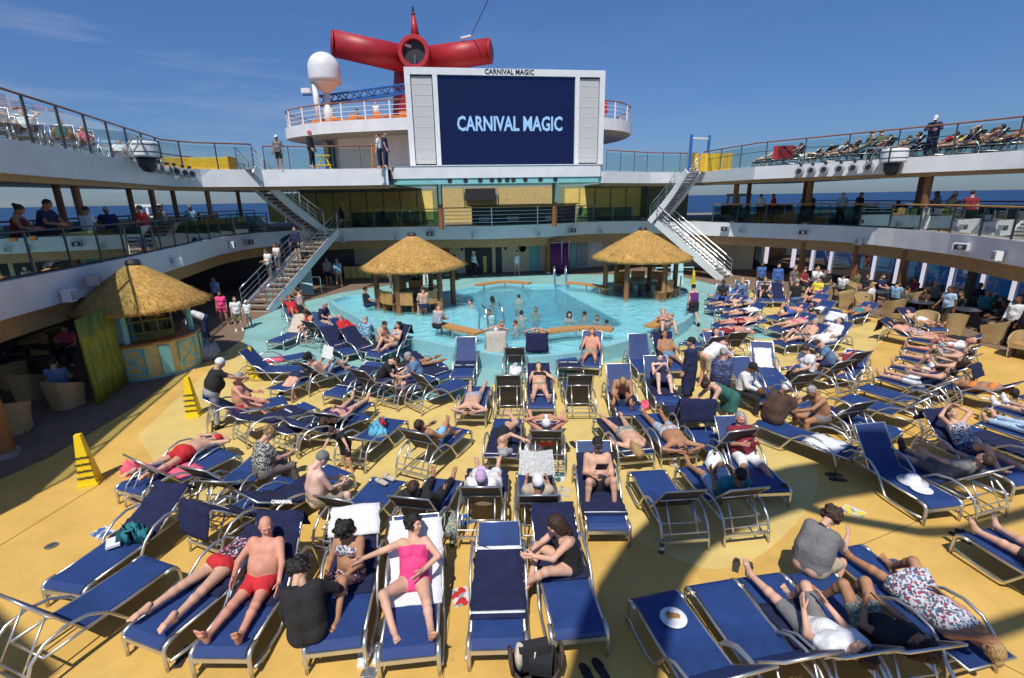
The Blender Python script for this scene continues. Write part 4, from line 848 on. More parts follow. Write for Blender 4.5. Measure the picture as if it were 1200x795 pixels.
def grow(P,sex,build,h,inf=0.,cloth=None):
    J=skeleton(P,sex,build); fat=build; pts=np.array([v for k,v in J.items() if v.shape==(3,) and k not in('t','n','x','xs','ns')]); F=Field(pts.min(0)-.34,pts.max(0)+.34,h)
    t,n,x,xs=J['t'],J['n'],J['x'],J['xs']; fm=sex=='f'
    def torso(clip,k=.04,i=inf):
        ww=.062 if fm else .075
        for s in(-1,1):
            F.cone(J['pel']+x*s*.062-t*.02,J['waist']+(x+xs)/2*s*ww,.118+i+fat*.03,.092+i+fat*.06,k,clip); F.cone(J['waist']+(x+xs)/2*s*ww,J['chest']+xs*s*.078,.092+i+fat*.06,.105+i+fat*.03,k,clip)
            F.cone(J['chest']+xs*s*.07,J['sho'+('L' if s<0 else 'R')]-t*.01-xs*s*.02,.098+i,.062+i,k,clip)
            if fm: F.ell(J['chest']-t*.03+n*.085+xs*s*.072,np.array((.062,.062,.062))+i,.03) if clip is None or cloth in('shirt','longsleeve','onepiece','bra','tank','dress') else None
            F.ell(J['pel']-n*.055+x*s*.075-t*.05,np.array((.088,.088,.088))+i+fat*.02,.04) if clip is None or cloth in('pants','trunks','briefs','onepiece','dress','skirt') else None
        if fat>0: F.ell(J['waist']+n*(.05+.05*fat)-t*.02,np.array((.13,.13,.13))*(.8+.35*fat)+i,.05) if clip is None or cloth in('shirt','longsleeve','onepiece','tank','dress') else None
        F.cone(J['chest']+t*.05,J['neck']+t*.02,.075+i,.05+i,.04,clip)
    def leg(k,t0,t1,i=inf,shin=None):
        if t1>0: F.cone(J['hip'+k],J['kn'+k],.094+i+fat*.012,.056+i,.035,None,t0,t1)
        if shin: F.cone(J['kn'+k],J['an'+k],.055+i,.038+i,.03,None,0,shin); 
    def arm(k,t1,fa=0,i=inf):
        F.cone(J['sho'+k],J['el'+k],.054+i+(0 if fm else .004),.040+i,.03,None,0,t1)
        if fa: F.cone(J['el'+k],J['wr'+k],.040+i,.027+i,.02,None,0,fa)
    tc=lambda X:(X@t)
    if cloth is None:
        torso(None)
        for k in'LR':
            leg(k,0,1,shin=1); F.ell(J['kn'+k]+(J['an'+k]-J['kn'+k])*.28-n*0,(.05,.05,.06),.03); arm(k,1,1)
            F.cone(J['an'+k],J['an'+k]+J['fR'+k][:,1]*.03,.036,.034,.02)
        F.cone(J['neck']-t*.02,J['head']-J['hR'][:,2]*.05,.056 if not fm else .05,.052 if not fm else .046,.03)
        hh=min(h,.0085) if h<.02 else .0125; hv,hf=head_t(hh,sex); parts=[F.mesh(),(xf(hv,J['hR'],J['head']),hf)]
        for k,s in(('L',-1),('R',1)):
            g=.0055 if h<.02 else .008
            v,f=hand_t(g,P.get('hand','open')); v=v.copy()
            v[:,0]*=-s; f=f if s<0 else f
            if s>0: f=f[:,::-1]
            parts.append((xf(v,J['wR'+k],J['wr'+k]),f))
            v,f=foot_t(.0075 if h<.02 else .012,False); v=v.copy(); v[:,0]*=s; f=f if s>0 else f[:,::-1]
            parts.append((xf(v,J['fR'+k],J['an'+k]),f))
        return parts,J
    c=cloth
    if c=='trunks':
        torso(lambda X: tc(X)-.06); [leg(k,0,.58) for k in'LR']
    elif c=='longtrunks':
        torso(lambda X: tc(X)-.06); [leg(k,0,.85) for k in'LR']
    elif c=='briefs': torso(lambda X: np.maximum(tc(X)-.045,-tc(X)-.13)); [leg(k,0,.10) for k in'LR']
    elif c=='bra': torso(lambda X: np.maximum(tc(X)-.385,.285-tc(X)))
    elif c=='onepiece': torso(lambda X: np.maximum(tc(X)-.40,-tc(X)-.13)); [leg(k,0,.12) for k in'LR']
    elif c=='tank': torso(lambda X: np.maximum(tc(X)-.44,-tc(X)-.04))
    elif c=='shirt': torso(lambda X: np.maximum(tc(X)-.50,-tc(X)-.08)); [arm(k,.62) for k in'LR']
    elif c=='longsleeve': torso(lambda X: np.maximum(tc(X)-.50,-tc(X)-.10)); [arm(k,1,.9) for k in'LR']
    elif c=='pants': torso(lambda X: tc(X)-.05); [leg(k,0,1,shin=.93) for k in'LR']
    elif c=='skirt':
        torso(lambda X: tc(X)-.10); [leg(k,0,.7,i=inf+.03) for k in'LR']; F.cone(J['pel'],(J['knL']+J['knR'])/2,.15,.15,.05,None,0,.72)
    elif c=='dress':
        torso(lambda X: np.maximum(tc(X)-.44,-tc(X)-.14)); [leg(k,0,.8,i=inf+.025) for k in'LR']; F.cone(J['pel'],(J['knL']+J['knR'])/2,.15,.15,.05,None,0,.85)
    elif c=='robe':
        torso(lambda X: tc(X)-.50); [arm(k,1,.9) for k in'LR']; [leg(k,0,1,i=inf+.03,shin=.6) for k in'LR']; F.cone(J['pel'],(J['knL']+J['knR'])/2,.17,.17,.06,None,0,1)
    return [F.mesh()],J
POSES={
'stand':dict(thL=(3,4),thR=(-2,4),shL=(-2,3),shR=(-5,3),uaL=(4,9),uaR=(6,9),faL=(18,4),faR=(22,4),z=.93),
'carry':dict(thL=(4,4),thR=(-4,5),shL=(-2,3),shR=(-8,3),uaL=(10,10),uaR=(14,8),faL=(85,-12),faR=(80,-15),nod=14,z=.93),
'walk':dict(lean=-5,thL=(22,2),thR=(-16,2),shL=(6,2),shR=(-34,2),uaL=(-18,9),uaR=(20,9),faL=(5,4),faR=(45,0),z=.90),
'bend':dict(lean=-58,thL=(6,6),thR=(2,6),shL=(-6,4),shR=(-8,4),uaL=(30,8),uaR=(38,10),faL=(30,0),faR=(50,0),z=.92,nod=10),
'rail':dict(lean=-9,thL=(2,6),thR=(8,6),shL=(-2,4),shR=(-4,4),uaL=(30,22),uaR=(28,22),faL=(78,-30),faR=(80,-28),z=.92,nod=12),
'chair':dict(lean=6,thL=(86,8),thR=(86,8),shL=(2,4),shR=(6,4),uaL=(20,14),uaR=(26,12),faL=(78,-18),faR=(82,-15),z=.56,nod=8),
'edge':dict(lean=-8,slump=.03,thL=(86,9),thR=(84,9),shL=(2,5),shR=(8,5),uaL=(28,10),uaR=(30,10),faL=(70,-25),faR=(75,-20),z=.49,nod=20),
'read':dict(lean=42,thL=(100,6),thR=(128,6),shL=(80,3),shR=(40,5),uaL=(42,8),uaR=(40,8),faL=(125,-10),faR=(125,-10),z=.47,nod=22),
'recl':dict(lean=45,thL=(92,7),thR=(92,7),shL=(86,5),shR=(88,6),uaL=(52,17),uaR=(50,18),faL=(82,2),faR=(84,0),z=.47),
'reclknee':dict(lean=48,thL=(92,8),thR=(132,6),shL=(86,6),shR=(36,4),uaL=(60,24),uaR=(50,18),faL=(100,-30),faR=(86,0),z=.47),
'arms':dict(lean=46,thL=(92,8),thR=(124,8),shL=(86,5),shR=(46,5),uaL=(190,48),uaR=(190,48),faL=(225,-58),faR=(225,-58),z=.47),
'flat':dict(lean=82,thL=(91,7),thR=(91,7),shL=(88,6),shR=(88,6),uaL=(86,14),uaR=(86,14),faL=(92,4),faR=(92,4),z=.475),
'flatknee':dict(lean=80,thL=(91,8),thR=(140,5),shL=(88,6),shR=(28,3),uaL=(84,20),uaR=(96,20),faL=(110,-40),faR=(110,-40),z=.475),
'flatarms':dict(lean=80,thL=(92,9),thR=(96,11),shL=(88,6),shR=(84,6),uaL=(262,52),uaR=(262,52),faL=(268,-55),faR=(268,-55),z=.475),
'prone':dict(lean=88,roll=180,thL=(90,8),thR=(90,8),shL=(88,6),shR=(86,6),uaL=(272,50),uaR=(272,50),faL=(272,-62),faR=(272,-62),z=.48,toe=75,look=60),
'pronearm':dict(lean=88,roll=180,thL=(90,9),thR=(90,9),shL=(92,7),shR=(92,7),uaL=(100,30),uaR=(80,60),faL=(90,-6),faR=(95,-10),z=.48,toe=75,look=70),
'elbows':dict(lean=62,roll=180,thL=(90,8),thR=(90,8),shL=(90,6),shR=(90,6),uaL=(175,18),uaR=(175,18),faL=(268,-20),faR=(268,-20),z=.47,toe=75,nod=-14),
'side':dict(lean=88,roll=90,thL=(122,2),thR=(112,2),shL=(66,2),shR=(72,2),uaL=(120,-5),uaR=(110,0),faL=(200,-10),faR=(220,0),z=.52,toe=40,nod=10),
'hug':dict(lean=-4,slump=.04,thL=(132,8),thR=(138,4),shL=(28,4),shR=(30,2),uaL=(52,6),uaR=(50,6),faL=(92,-26),faR=(90,-30),z=.47,nod=10),
'situp':dict(lean=8,slump=.03,thL=(94,12),thR=(112,10),shL=(84,6),shR=(62,6),uaL=(36,10),uaR=(34,10),faL=(88,-22),faR=(90,-20),z=.47,nod=18),
'straddle':dict(lean=4,slump=.03,thL=(80,36),thR=(80,36),shL=(2,4),shR=(4,4),uaL=(22,10),uaR=(24,10),faL=(76,-20),faR=(78,-18),z=.48,nod=18),
'wade':dict(thL=(3,5),thR=(-2,5),shL=(-2,3),shR=(-5,3),uaL=(32,34),uaR=(36,34),faL=(72,-6),faR=(70,-8),z=-.15,nod=0),
}
SKIN={'light':(.62,.36,.25),'pale':(.70,.46,.36),'pink':(.62,.29,.20),'tan':(.40,.20,.11),'brown':(.20,.09,.045),'dark':(.07,.034,.022)}
HAIRC={'brown':(.045,.022,.012),'dark':(.012,.009,.008),'blond':(.38,.24,.10),'grey':(.35,.33,.31),'red':(.16,.05,.02)}
CCOL={'navy':(.014,.02,.07),'black':(.014,.014,.016),'white':(.72,.72,.72),'red':(.50,.02,.025),'pink':(.78,.10,.22),'hotpink':(.80,.06,.22),'grey':(.17,.165,.165),'taupe':(.15,.115,.11),'beige':(.42,.35,.26),'khaki':(.28,.23,.15),'blue':(.05,.12,.34),'lightblue':(.24,.42,.58),'jeans':(.10,.17,.30),'paleblue':(.38,.52,.66),'green':(.03,.13,.11),'teal':(.02,.20,.23),'brown':(.075,.038,.026),'purple':(.11,.02,.14),'maroon':(.20,.018,.03),'yellow':(.7,.6,.05),'skyblue':(.12,.42,.60),'orange':(.7,.22,.04),'olive':(.13,.13,.07),'steelblue':(.12,.20,.34),'lilac':(.50,.33,.52)}
def clothmat(c):
    P_={'floral':[(.5,.5,.52),(.05,.06,.10),(.30,.04,.08),(.45,.48,.55),(.06,.16,.22),(.6,.6,.6)],'zebra':[(.5,.48,.42),(.03,.03,.03),(.4,.38,.33),(.05,.05,.05)],'check':[(.5,.55,.6),(.10,.16,.30),(.35,.42,.52),(.6,.62,.65)],'aloha':[(.03,.18,.33),(.5,.6,.62),(.04,.26,.42),(.02,.12,.25)],'darkfloral':[(.02,.03,.09),(.04,.06,.17),(.12,.14,.26),(.02,.02,.05)],'dots':[(.01,.01,.02),(.02,.02,.03),(.5,.45,.5),(.015,.015,.03),(.4,.05,.1)],'leafy':[(.15,.22,.15),(.4,.38,.3),(.1,.14,.16),(.3,.3,.25)],'stripes':[(.5,.5,.52),(.2,.22,.28)],'greymarl':[(.33,.34,.36),(.22,.23,.25),(.4,.4,.42)]}
    if c in P_: return patterned('cloth_'+c,P_[c],46 if c!='check' else 60)
    return mat('cloth_'+c,CCOL[c],.88,var=.18,scale=7,bump=.9,bscale=14)
def skinmat(c): return mat('skin_'+c,SKIN[c],.62,var=.16,scale=5,bump=.12,bscale=70,spec=.32,dirt=.10)
_meshc={}
def slot(o,m):
    o.material_slots[0].link='OBJECT'; o.material_slots[0].material=m
INF={'briefs':.007,'bra':.008,'onepiece':.008,'trunks':.014,'longtrunks':.016,'tank':.010,'shirt':.018,'longsleeve':.018,'pants':.017,'skirt':.014,'dress':.016,'robe':.03}
def person(label,pose,loc,rz,skin='light',hair=('short','brown'),wear=(),sex='m',build=.25,sc=1.,group=None,mod=None,h=None,extra=None,shoes=None,glasses=False):
    P=dict(POSES[pose]); 
    if mod: P.update(mod)
    sc*=.90; loc=Vector(loc); dist=(loc-Vector((0,0,EYE))).length
    if h is None: h=.0125 if dist<7.2 else .017 if dist<11 else .023 if dist<18 else .03
    pk=repr(sorted(P.items()))+sex+str(build)+str(h)
    def get(kind):
        k=(pk,kind)
        if k not in _meshc:
            parts,J=grow(P,sex,build,h if kind is None or h<.02 else h*.9,INF.get(kind,0.),kind); _meshc[k]=(npmesh('person_'+(kind or 'body'),parts,skinmat('light')),J)
        return _meshc[k]
    me,J=get(None); o=bpy.data.objects.new('person',me); COL.objects.link(o); slot(o,skinmat(skin)); tag(o,label,'person',group)
    Mx=Matrix.Translation(loc)@Matrix.Rotation(rz,4,'Z')@Matrix.Translation((0,0,P['z']*sc if 'lie' not in P else P['z']))@Matrix.Rotation(R(P.get('roll',0)),4,'Y')@Matrix.Scale(sc,4)
    o.matrix_world=Mx
    names={'trunks':'swim_trunks','longtrunks':'shorts','briefs':'bikini_bottom','bra':'bikini_top','onepiece':'swimsuit','tank':'tank_top','shirt':'shirt','longsleeve':'long_sleeved_shirt','pants':'trousers','skirt':'skirt','dress':'dress','robe':'robe'}
    def child(nm,me,m,rot=None,pos=None):
        c=bpy.data.objects.new(nm,me); COL.objects.link(c); slot(c,m); c.parent=o
        if rot is not None: c.matrix_local=Matrix.Translation(Vector(pos))@Matrix(rot.tolist()).to_4x4()
        return c
    for kind,colr in wear:
        child('boxer_shorts' if False else names[kind],get(kind)[0],clothmat(colr))
    if hair:
        hh=.009 if h<.014 else .013 if h<.022 else .019; k=('hair',hair[0],hh)
        if k not in _meshc: _meshc[k]=npmesh('hair_'+hair[0],[hair_t(hh,hair[0])],M['dark'])
        m=mat('hair_'+hair[1],HAIRC[hair[1]],.55,var=.35,scale=60,bump=.6,bscale=70) if hair[1] in HAIRC and hair[0] not in('cap','sunhat') else clothmat(hair[1])
        child({'cap':'cap','sunhat':'sun_hat'}.get(hair[0],'hair'),_meshc[k],m,J['hR'],J['head'])
    if h<.02:
        k=('eyes',glasses)
        if k not in _meshc:
            F=Field((-.07,.05,-.03),(.07,.13,.05),.0055)
            if glasses:
                for s in(-1,1): F.ell((s*.031,.094,.008),(.026,.014,.018),.004)
                F.cone((-.06,.088,.014),(.06,.088,.014),.005,.005,.004)
            else: F.ell((0,.081,.012),(.013,.011,.007),.002)
            _meshc[k]=npmesh('eyes',[F.mesh()],M['dark'])
        if glasses: child('sunglasses',_meshc[k],M['dark'],J['hR'],J['head'])
        else:
            for s in(-1,1): child('eye',_meshc[k],M['dark'],J['hR'],J['head']+J['hR'][:,0]*s*.031)
        if 'lips' not in _meshc:
            F=Field((-.05,.06,-.09),(.05,.12,-.03),.005); F.ell((0,.091,-.058),(.022,.012,.0085),.003); _meshc['lips']=npmesh('lips',[F.mesh()],M['dark'])
        child('lips',_meshc['lips'],mat('lip_colour',(.42,.13,.11),.5),J['hR'],J['head'])
    if shoes:
        for k,s in(('L',-1),('R',1)):
            key=('shoe',h)
            if (key,s) not in _meshc:
                v,f=foot_t(.009 if h<.02 else .014,True); v=v*1.06; v[:,0]*=s; _meshc[(key,s)]=npmesh('shoe',[(v,f if s>0 else f[:,::-1])],M['dark'])
            child('shoe',_meshc[(key,s)],clothmat(shoes),J['fR'+k],J['an'+k])
    return o
# ------------------------------------------------------------------ loungers
def prof(ang):
    """profile of the sling (y,z): backrest tip -> hinge -> foot; hinge at y=0"""
    a=R(ang); out=[(-.80*math.cos(a)*u,.365+.80*math.sin(a)*u-.02*math.sin(u*math.pi)) for u in(1,.8,.6,.4,.2)]
    return out+[(.0,.36),(.25,.35),(.5,.348),(.75,.352),(1.0,.36),(1.10,.357),(1.165,.335),(1.19,.30)]
def ribbon(pf,w,th,lift=0.,wob=0.,seed=0,mi=False,sub_=1,skew=0.):
    r=random.Random(seed); mb=MB(); n=len(pf); nx=7 if wob else 2; top=[];bot=[]
    for i,(y,z) in enumerate(pf):
        a=pf[max(i-1,0)]; c=pf[min(i+1,n-1)]; d=Vector((c[0]-a[0],c[1]-a[1])); d.normalize(); nx_=(-d.y,d.x)
        if nx_[1]<0 and abs(d.x)>.3: nx_=(d.y,-d.x)
        rowt=[];rowb=[]; ew=1+wob*.7*r.uniform(-1,1)
        for j in range(nx):
            u=(j/(nx-1)-.5)*2; k=lift+(wob*.35*r.uniform(-.2,1) if wob else 0); x=u*w/2*ew+skew*y
            rowt.append((x,y+nx_[0]*(k+th),z+nx_[1]*(k+th))); rowb.append((x,y+nx_[0]*lift,z+nx_[1]*lift))
        top.append(rowt);bot.append(rowb)
    def ix(i,j,b): return (i*nx+j)*2+b
    vs=[]
    for i in range(n):
        for j in range(nx): vs+= [top[i][j],bot[i][j]]
    ft=[];fb=[]
    for i in range(n-1):
        for j in range(nx-1):
            ft.append((ix(i,j,0),ix(i,j+1,0),ix(i+1,j+1,0),ix(i+1,j,0))[::-1]); fb.append((ix(i,j,1),ix(i,j+1,1),ix(i+1,j+1,1),ix(i+1,j,1)))
    sd=[]
    for i in range(n-1): sd.append((ix(i,0,0),ix(i,0,1),ix(i+1,0,1),ix(i+1,0,0))); sd.append((ix(i,nx-1,0),ix(i+1,nx-1,0),ix(i+1,nx-1,1),ix(i,nx-1,1)))
    for j in range(nx-1): sd.append((ix(0,j,0),ix(0,j+1,0),ix(0,j+1,1),ix(0,j,1))); sd.append((ix(n-1,j,0),ix(n-1,j,1),ix(n-1,j+1,1),ix(n-1,j+1,0)))
    mb.add(vs,ft+fb+sd)
    if mi: mb.m=[0]*len(ft)+[1]*(len(fb)+len(sd))
    return mb
def fine(pf,k=4):
    out=[]
    for a,c in zip(pf,pf[1:]):
        for i in range(k): out.append((a[0]+(c[0]-a[0])*i/k,a[1]+(c[1]-a[1])*i/k))
    return out+[pf[-1]]
_lg={}
def lounger_parts(ang):
    if ang in _lg: return _lg[ang]
    pf=prof(ang); L_=[]
    def add(nm,mb,m,parent=None,smooth=False): L_.append((nm,mkmesh(nm,mb.v,mb.f,m,smooth,mb.m),parent))
    add('seat',ribbon(fine(pf[5:],2),.56,.008,0,mi=True),[M['sling'],M['slingback']])
    add('backrest',ribbon(pf[:6],.55,.008,0,mi=True),[M['sling'],M['slingback']])
    b=MB(); tip=pf[0]; b.tube([(-.30,pf[5][0],pf[5][1]),(-.30,tip[0],tip[1]),(.30,tip[0],tip[1]),(.30,pf[5][0],pf[5][1])],.017,6); mid=pf[2]; b.tube([(-.29,mid[0],mid[1]-.02),(.29,mid[0],mid[1]-.02)],.015,6); add('backrest_frame',b,M['alu'],'backrest',True)
    b=MB()
    for s in(-.30,.30): b.tube([(s,-.42,.34),(s,0,.345),(s,.5,.335),(s,1.0,.345)],.019,7)
    b.tube([(-.30,.62,.32),(.30,.62,.32)],.014,6); b.tube([(-.30,-.42,.34),(.30,-.42,.34)],.014,6); add('seat_frame',b,M['alu'],None,True)
    for s in(-1,1):
        b=MB(); x=s*.315; b.tube([(x,1.0,.345),(x,1.09,.348),(x,1.155,.325),(x,1.185,.27),(x,1.19,.15),(x,1.19,0)],[.022,.026,.028,.026,.024,.022],8); add('leg',b,M['alu'],None,True)
    b=MB(); b.box((0,1.188,.262),(.60,.035,.055)); add('foot_bar',b,M['alu'])
    for s in(-1,1):
        b=MB(); x=s*.345; b.tube([(x,-.66,0),(x,-.64,.20),(x,-.56,.40),(x,-.40,.53),(x,-.18,.575),(x,.05,.53),(x,.24,.40),(x,.38,.20),(x,.46,.09),(x,.60,.065),(x,.9,.09),(x,1.16,.125)],.020,7); add('armrest',b,M['alu'],None,True)
    b=MB(); b.box((0,-.645,.185),(.69,.03,.05)); b.tube([(-.345,-.62,.30),(.345,-.62,.30)],.012,6); add('crossbar',b,M['alu'])
    if ang>12:
        for s in(-1,1): b=MB(); q=pf[2]; b.tube([(s*.20,q[0],q[1]-.02),(s*.20,-.62,.20)],.014,6); add('strut',b,M['alu'],None,True)
    _lg[ang]=L_; return L_
def lounger(F,D,ang,label,world=False,group='blue sling loungers on the pool deck',z=0.,name='sun_lounger'):
    f=Vector(F) if world else G(*F,.325+z); d=Vector(D) if world else G(*D,.325+z); dr=(f-d); dr.z=0; dr.normalize(); hinge=f-dr*1.005; hinge.z=z; rz=math.atan2(-dr.x,dr.y)
    t=thing(name,label,'sun lounger',hinge,rz,group); t.scale=(.93,.85,.90); M_={}
    for nm,me,par in lounger_parts(ang):
        o=bpy.data.objects.new(nm,me); COL.objects.link(o); o.parent=M_.get(par,t)
        if nm=='backrest': M_[nm]=o
    return t
def on(t,y=0.,x=0.,z=0.): return t.matrix_basis@Vector((x,y,z))
def towel(t,ang,y0,y1,label,m='towel',seed=0,w=.60,stripe=(),hang=0.,lettering=None,lift=.012,group='navy pool towels on the loungers'):
    """a towel laid over the lounger t from profile y0 (head, negative) to y1 (foot)"""
    full=fine(prof(ang),3); ca=max(.05,math.cos(R(ang)))
    pf=[p for p in full if (p[0]>=y0*(ca if p[0]<0 else 1)) and p[0]<=y1]
    if hang: 
        a=pf[0]; out=[(a[0]-.03,a[1]+.015),(a[0]-.06,a[1]-.02)]+[(a[0]-.065-.02*k,a[1]-.02-hang*(k+1)/5) for k in range(5)]; pf=out[::-1]+pf
    b=ribbon(pf,w,.012,lift,.085,seed); o=obj('towel',b,M[m],smooth=True); o.matrix_basis=t.matrix_basis.copy(); tag(o,label,'towel',group)
    for (sy,sw) in stripe:
        q=[p for p in fine(prof(ang),12) if sy<=p[0]<=sy+sw]
        if len(q)>1: c=ribbon(q,w*.985,.004,.040,.012,seed+5); so=obj('stripe',c,M['wtowel'],o,smooth=True)
    if lettering:
        txt,y,sz=lettering; a=R(ang) if y<0 else 0; zz=.365-y*math.tan(a)+.055 if y<0 else .41
        text('lettering',txt,sz,(0,y,zz),M['wtowel'],o,bold=.004,rx=a,rz=math.pi,ext=.002)
    return o
# ------------------------------------------------------------------ sunbathers and loungers
random.seed(11)
GP='people sunbathing round the pool'
def LP(F,D,ang,short,occ=None,tw=None,lab=None,y=.12,z=0.,world=False,group='blue sling loungers on the pool deck',name='sun_lounger'):
    t=lounger(F,D,ang,lab or ('blue sling lounger under '+short),world,group,z,name)
    if tw: towel(t,ang,tw.get('y0',-.9),tw.get('y1',.6),tw['l'],tw.get('m','towel'),random.randint(0,99),stripe=tw.get('s',()),hang=tw.get('h',0.),lettering=tw.get('t'),w=tw.get('w',.60))
    if occ:
        lab_,pose,skin,hair,wear,sex=occ[:6]; k=dict(occ[6]) if len(occ)>6 else {}
        x=k.pop('x',0.); yy=k.pop('y',y); rot=k.pop('rot',0.); m=dict(k.pop('mod',{}) or {})
        if 'lean' not in m and pose in('recl','reclknee','arms','read') : m['lean']=max(20,90-ang-4)
        person(lab_,pose,on(t,yy,x),t.rotation_euler[2]+R(rot),skin,hair,wear,sex,group=GP,mod=m,**k)
    return t
def T(l,**k): return dict(l=l,**k)
# --- nearest row
LP((188,655),(97,716),58,'',None,lab='empty blue lounger with its backrest raised towards the near left corner')
t=LP((72,688),(138,641),26,'',None,T('navy towel with lettering on the lounger holding teal clothes',y0=-.9,y1=.32,h=.1,t=('CARNIVAL',.20,.06)),lab='blue lounger under a navy towel, teal clothes and a book')
p=on(t,.12,-.08,.40); b=MB(); random.seed(4)
for i in range(5): b.lathe([(0,-.03),(.09,-.025),(.10,.0),(.05,.035),(0,.04)],c=(random.uniform(-.14,.14),random.uniform(-.12,.12),random.uniform(.02,.05)),n=9,jit=[.3]*5)
tag(obj('bundled_shirt',b,clothmat('teal'),loc=p,smooth=True),'crumpled teal shirt on the navy towel at far left','shirt')
b=MB(); b.box((0,0,.02),(.15,.22,.03),rz=.6); o=obj('open_book',b,M['wtowel'],loc=on(t,.34,.08,.39)); tag(o,'small white book beside the crumpled teal shirt','book')
LP((166,748),(238,690),8,'the woman face down in red briefs',('woman lying face down in red briefs and a patterned dark band','pronearm','light',('curly','dark'),[('briefs','red'),('tank','dots')],'f',dict(y=.02)),T('navy towel beneath the woman in red briefs',y0=-.85,y1=.45))
LP((256,765),(303,695),48,'the bald man in red trunks',('bald man reclining in red swim trunks with dark side stripes','recl','pink',None,[('trunks','red')],'m',dict(build=.5,mod=dict(look=35,nod=25,lean=30,uaL=(48,20),uaR=(42,30),faL=(60,10),faR=(78,-14)),y=.14)),T('navy towel with lettering behind the bald man',y0=-1,y1=.5,h=.25,t=('CARNIVAL',-.62,.06)))
t=LP((391,756),(412,675),42,'the woman in the patterned bikini',('woman in white bikini top and dark shorts sitting with one leg down','situp','tan',('curly','dark'),[('bra','floral'),('trunks','dots')],'f',dict(rot=-18,mod=dict(nod=40,thL=(120,4),shL=(40,6),thR=(84,20),shR=(22,10),look=-30),y=.1)),T('navy towel with white stripe under the woman in the patterned bikini',y0=-.7,y1=.42,s=[(.36,.035)]))
tw2=towel(t,42,-.98,-.34,'bunched white towel over the backrest behind the patterned bikini','wtowel',8,w=.66,hang=.1,lift=.045)
person('woman in black long sleeved top seen from behind at a lounger end','edge',G(362,748,.30)*1+Vector((0,0,0-.30+.0)),R(22),'light',('curly','dark'),[('longsleeve','black'),('pants','black')],'f',build=.5,group=GP,mod=dict(look=-55,uaR=(30,40),faR=(35,20),uaL=(12,14),faL=(20,0),lean=-14),shoes='black',glasses=True)
LP((478,765),(486,690),46,'the woman in the hot pink swimsuit',('woman in hot pink swimsuit pointing sideways from a white towel','reclknee','light',('curly','dark'),[('onepiece','hotpink')],'f',dict(mod=dict(lean=34,look=65,thL=(94,12),shL=(88,10),thR=(112,34),shR=(54,-20),uaL=(70,35),faL=(60,-50),uaR=(20,72),faR=(95,60),toe=25),y=.16)),T('white towel under the woman in hot pink',m='wtowel',y0=-.75,y1=.58,w=.70))
LP((583,755),(584,685),16,'',None,T('navy towel with white bands spread over the middle empty lounger',y0=-.42,y1=.86,s=[(.72,.055),(-.36,.055)],w=.64),lab='empty lounger covered by a banded navy towel in the middle front')
LP((680,742),(659,668),32,'the woman hugging her knees in black swimwear',('woman in black swimwear hugging her crossed legs, facing sideways','hug','light',('long','brown'),[('onepiece','black')],'f',dict(rot=-80,x=-.08,build=.35,mod=dict(thL=(108,14),shL=(44,-24),thR=(118,16),shR=(30,-34),look=-10,lean=-10),y=.12)),T('navy towel over the backrest behind the woman hugging her knees',y0=-1.0,y1=.40,h=.2))
t9=LP((765,694),(822,778),46,'',None,lab='empty lounger with a plate of cookies nearest the front')
t=LP((832,680),(886,750),46,'',None,lab='empty lounger between the cookie plate and the man in a white cap')
LP((887,672),(948,742),42,'the man in a white cap',('man in white shirt and cap lying with hands on his raised knee','flatknee','light',('short','dark'),[('shirt','white'),('longtrunks','grey')],'m',dict(mod=dict(lean=64,thR=(128,6),shR=(30,4),thL=(96,10),uaL=(75,10),uaR=(80,10),faL=(125,-20),faR=(128,-22)))),T('navy towel with yellow corner below the man in white',y0=-.2,y1=.7))
LP((945,668),(1000,724),42,'the woman with long brown hair in black',('woman with long brown hair in black top and patterned shorts','flatknee','tan',('long','brown'),[('shirt','black'),('trunks','leafy')],'f',dict(mod=dict(lean=62,thL=(138,6),shL=(30,4),uaR=(82,16),faR=(100,-20)))))
LP((985,640),(1062,700),0,'the woman in the flowery dress',('woman in red and white flowery dress dozing on her back','flatknee','tan',('bun','blond'),[('dress','floral')],'f',dict(build=.5,mod=dict(lean=86,thL=(96,8),shL=(85,6),thR=(130,10),shR=(40,8),uaL=(200,60),faL=(240,-30),uaR=(90,25),faR=(140,-45)),y=-.05)))
person('curly haired woman in grey shirt sitting beside the flowery dress','edge',Vector((*G(950,662,.40).xy,0)),R(-62),'light',('curly','brown'),[('shirt','grey'),('longtrunks','beige')],'f',build=1.0,group=GP,mod=dict(uaL=(45,10),faL=(100,-15),uaR=(40,10),faR=(110,-20),nod=24,lean=-18,shL=(-25,4),shR=(-20,4)),glasses=True)
LP((1142,620),(1203,655),20,'the dark clothed legs at the frame edge',('person in dark clothes lying mostly beyond the frame edge','flat','light',('short','dark'),[('longtrunks','black'),('shirt','black')],'m'))
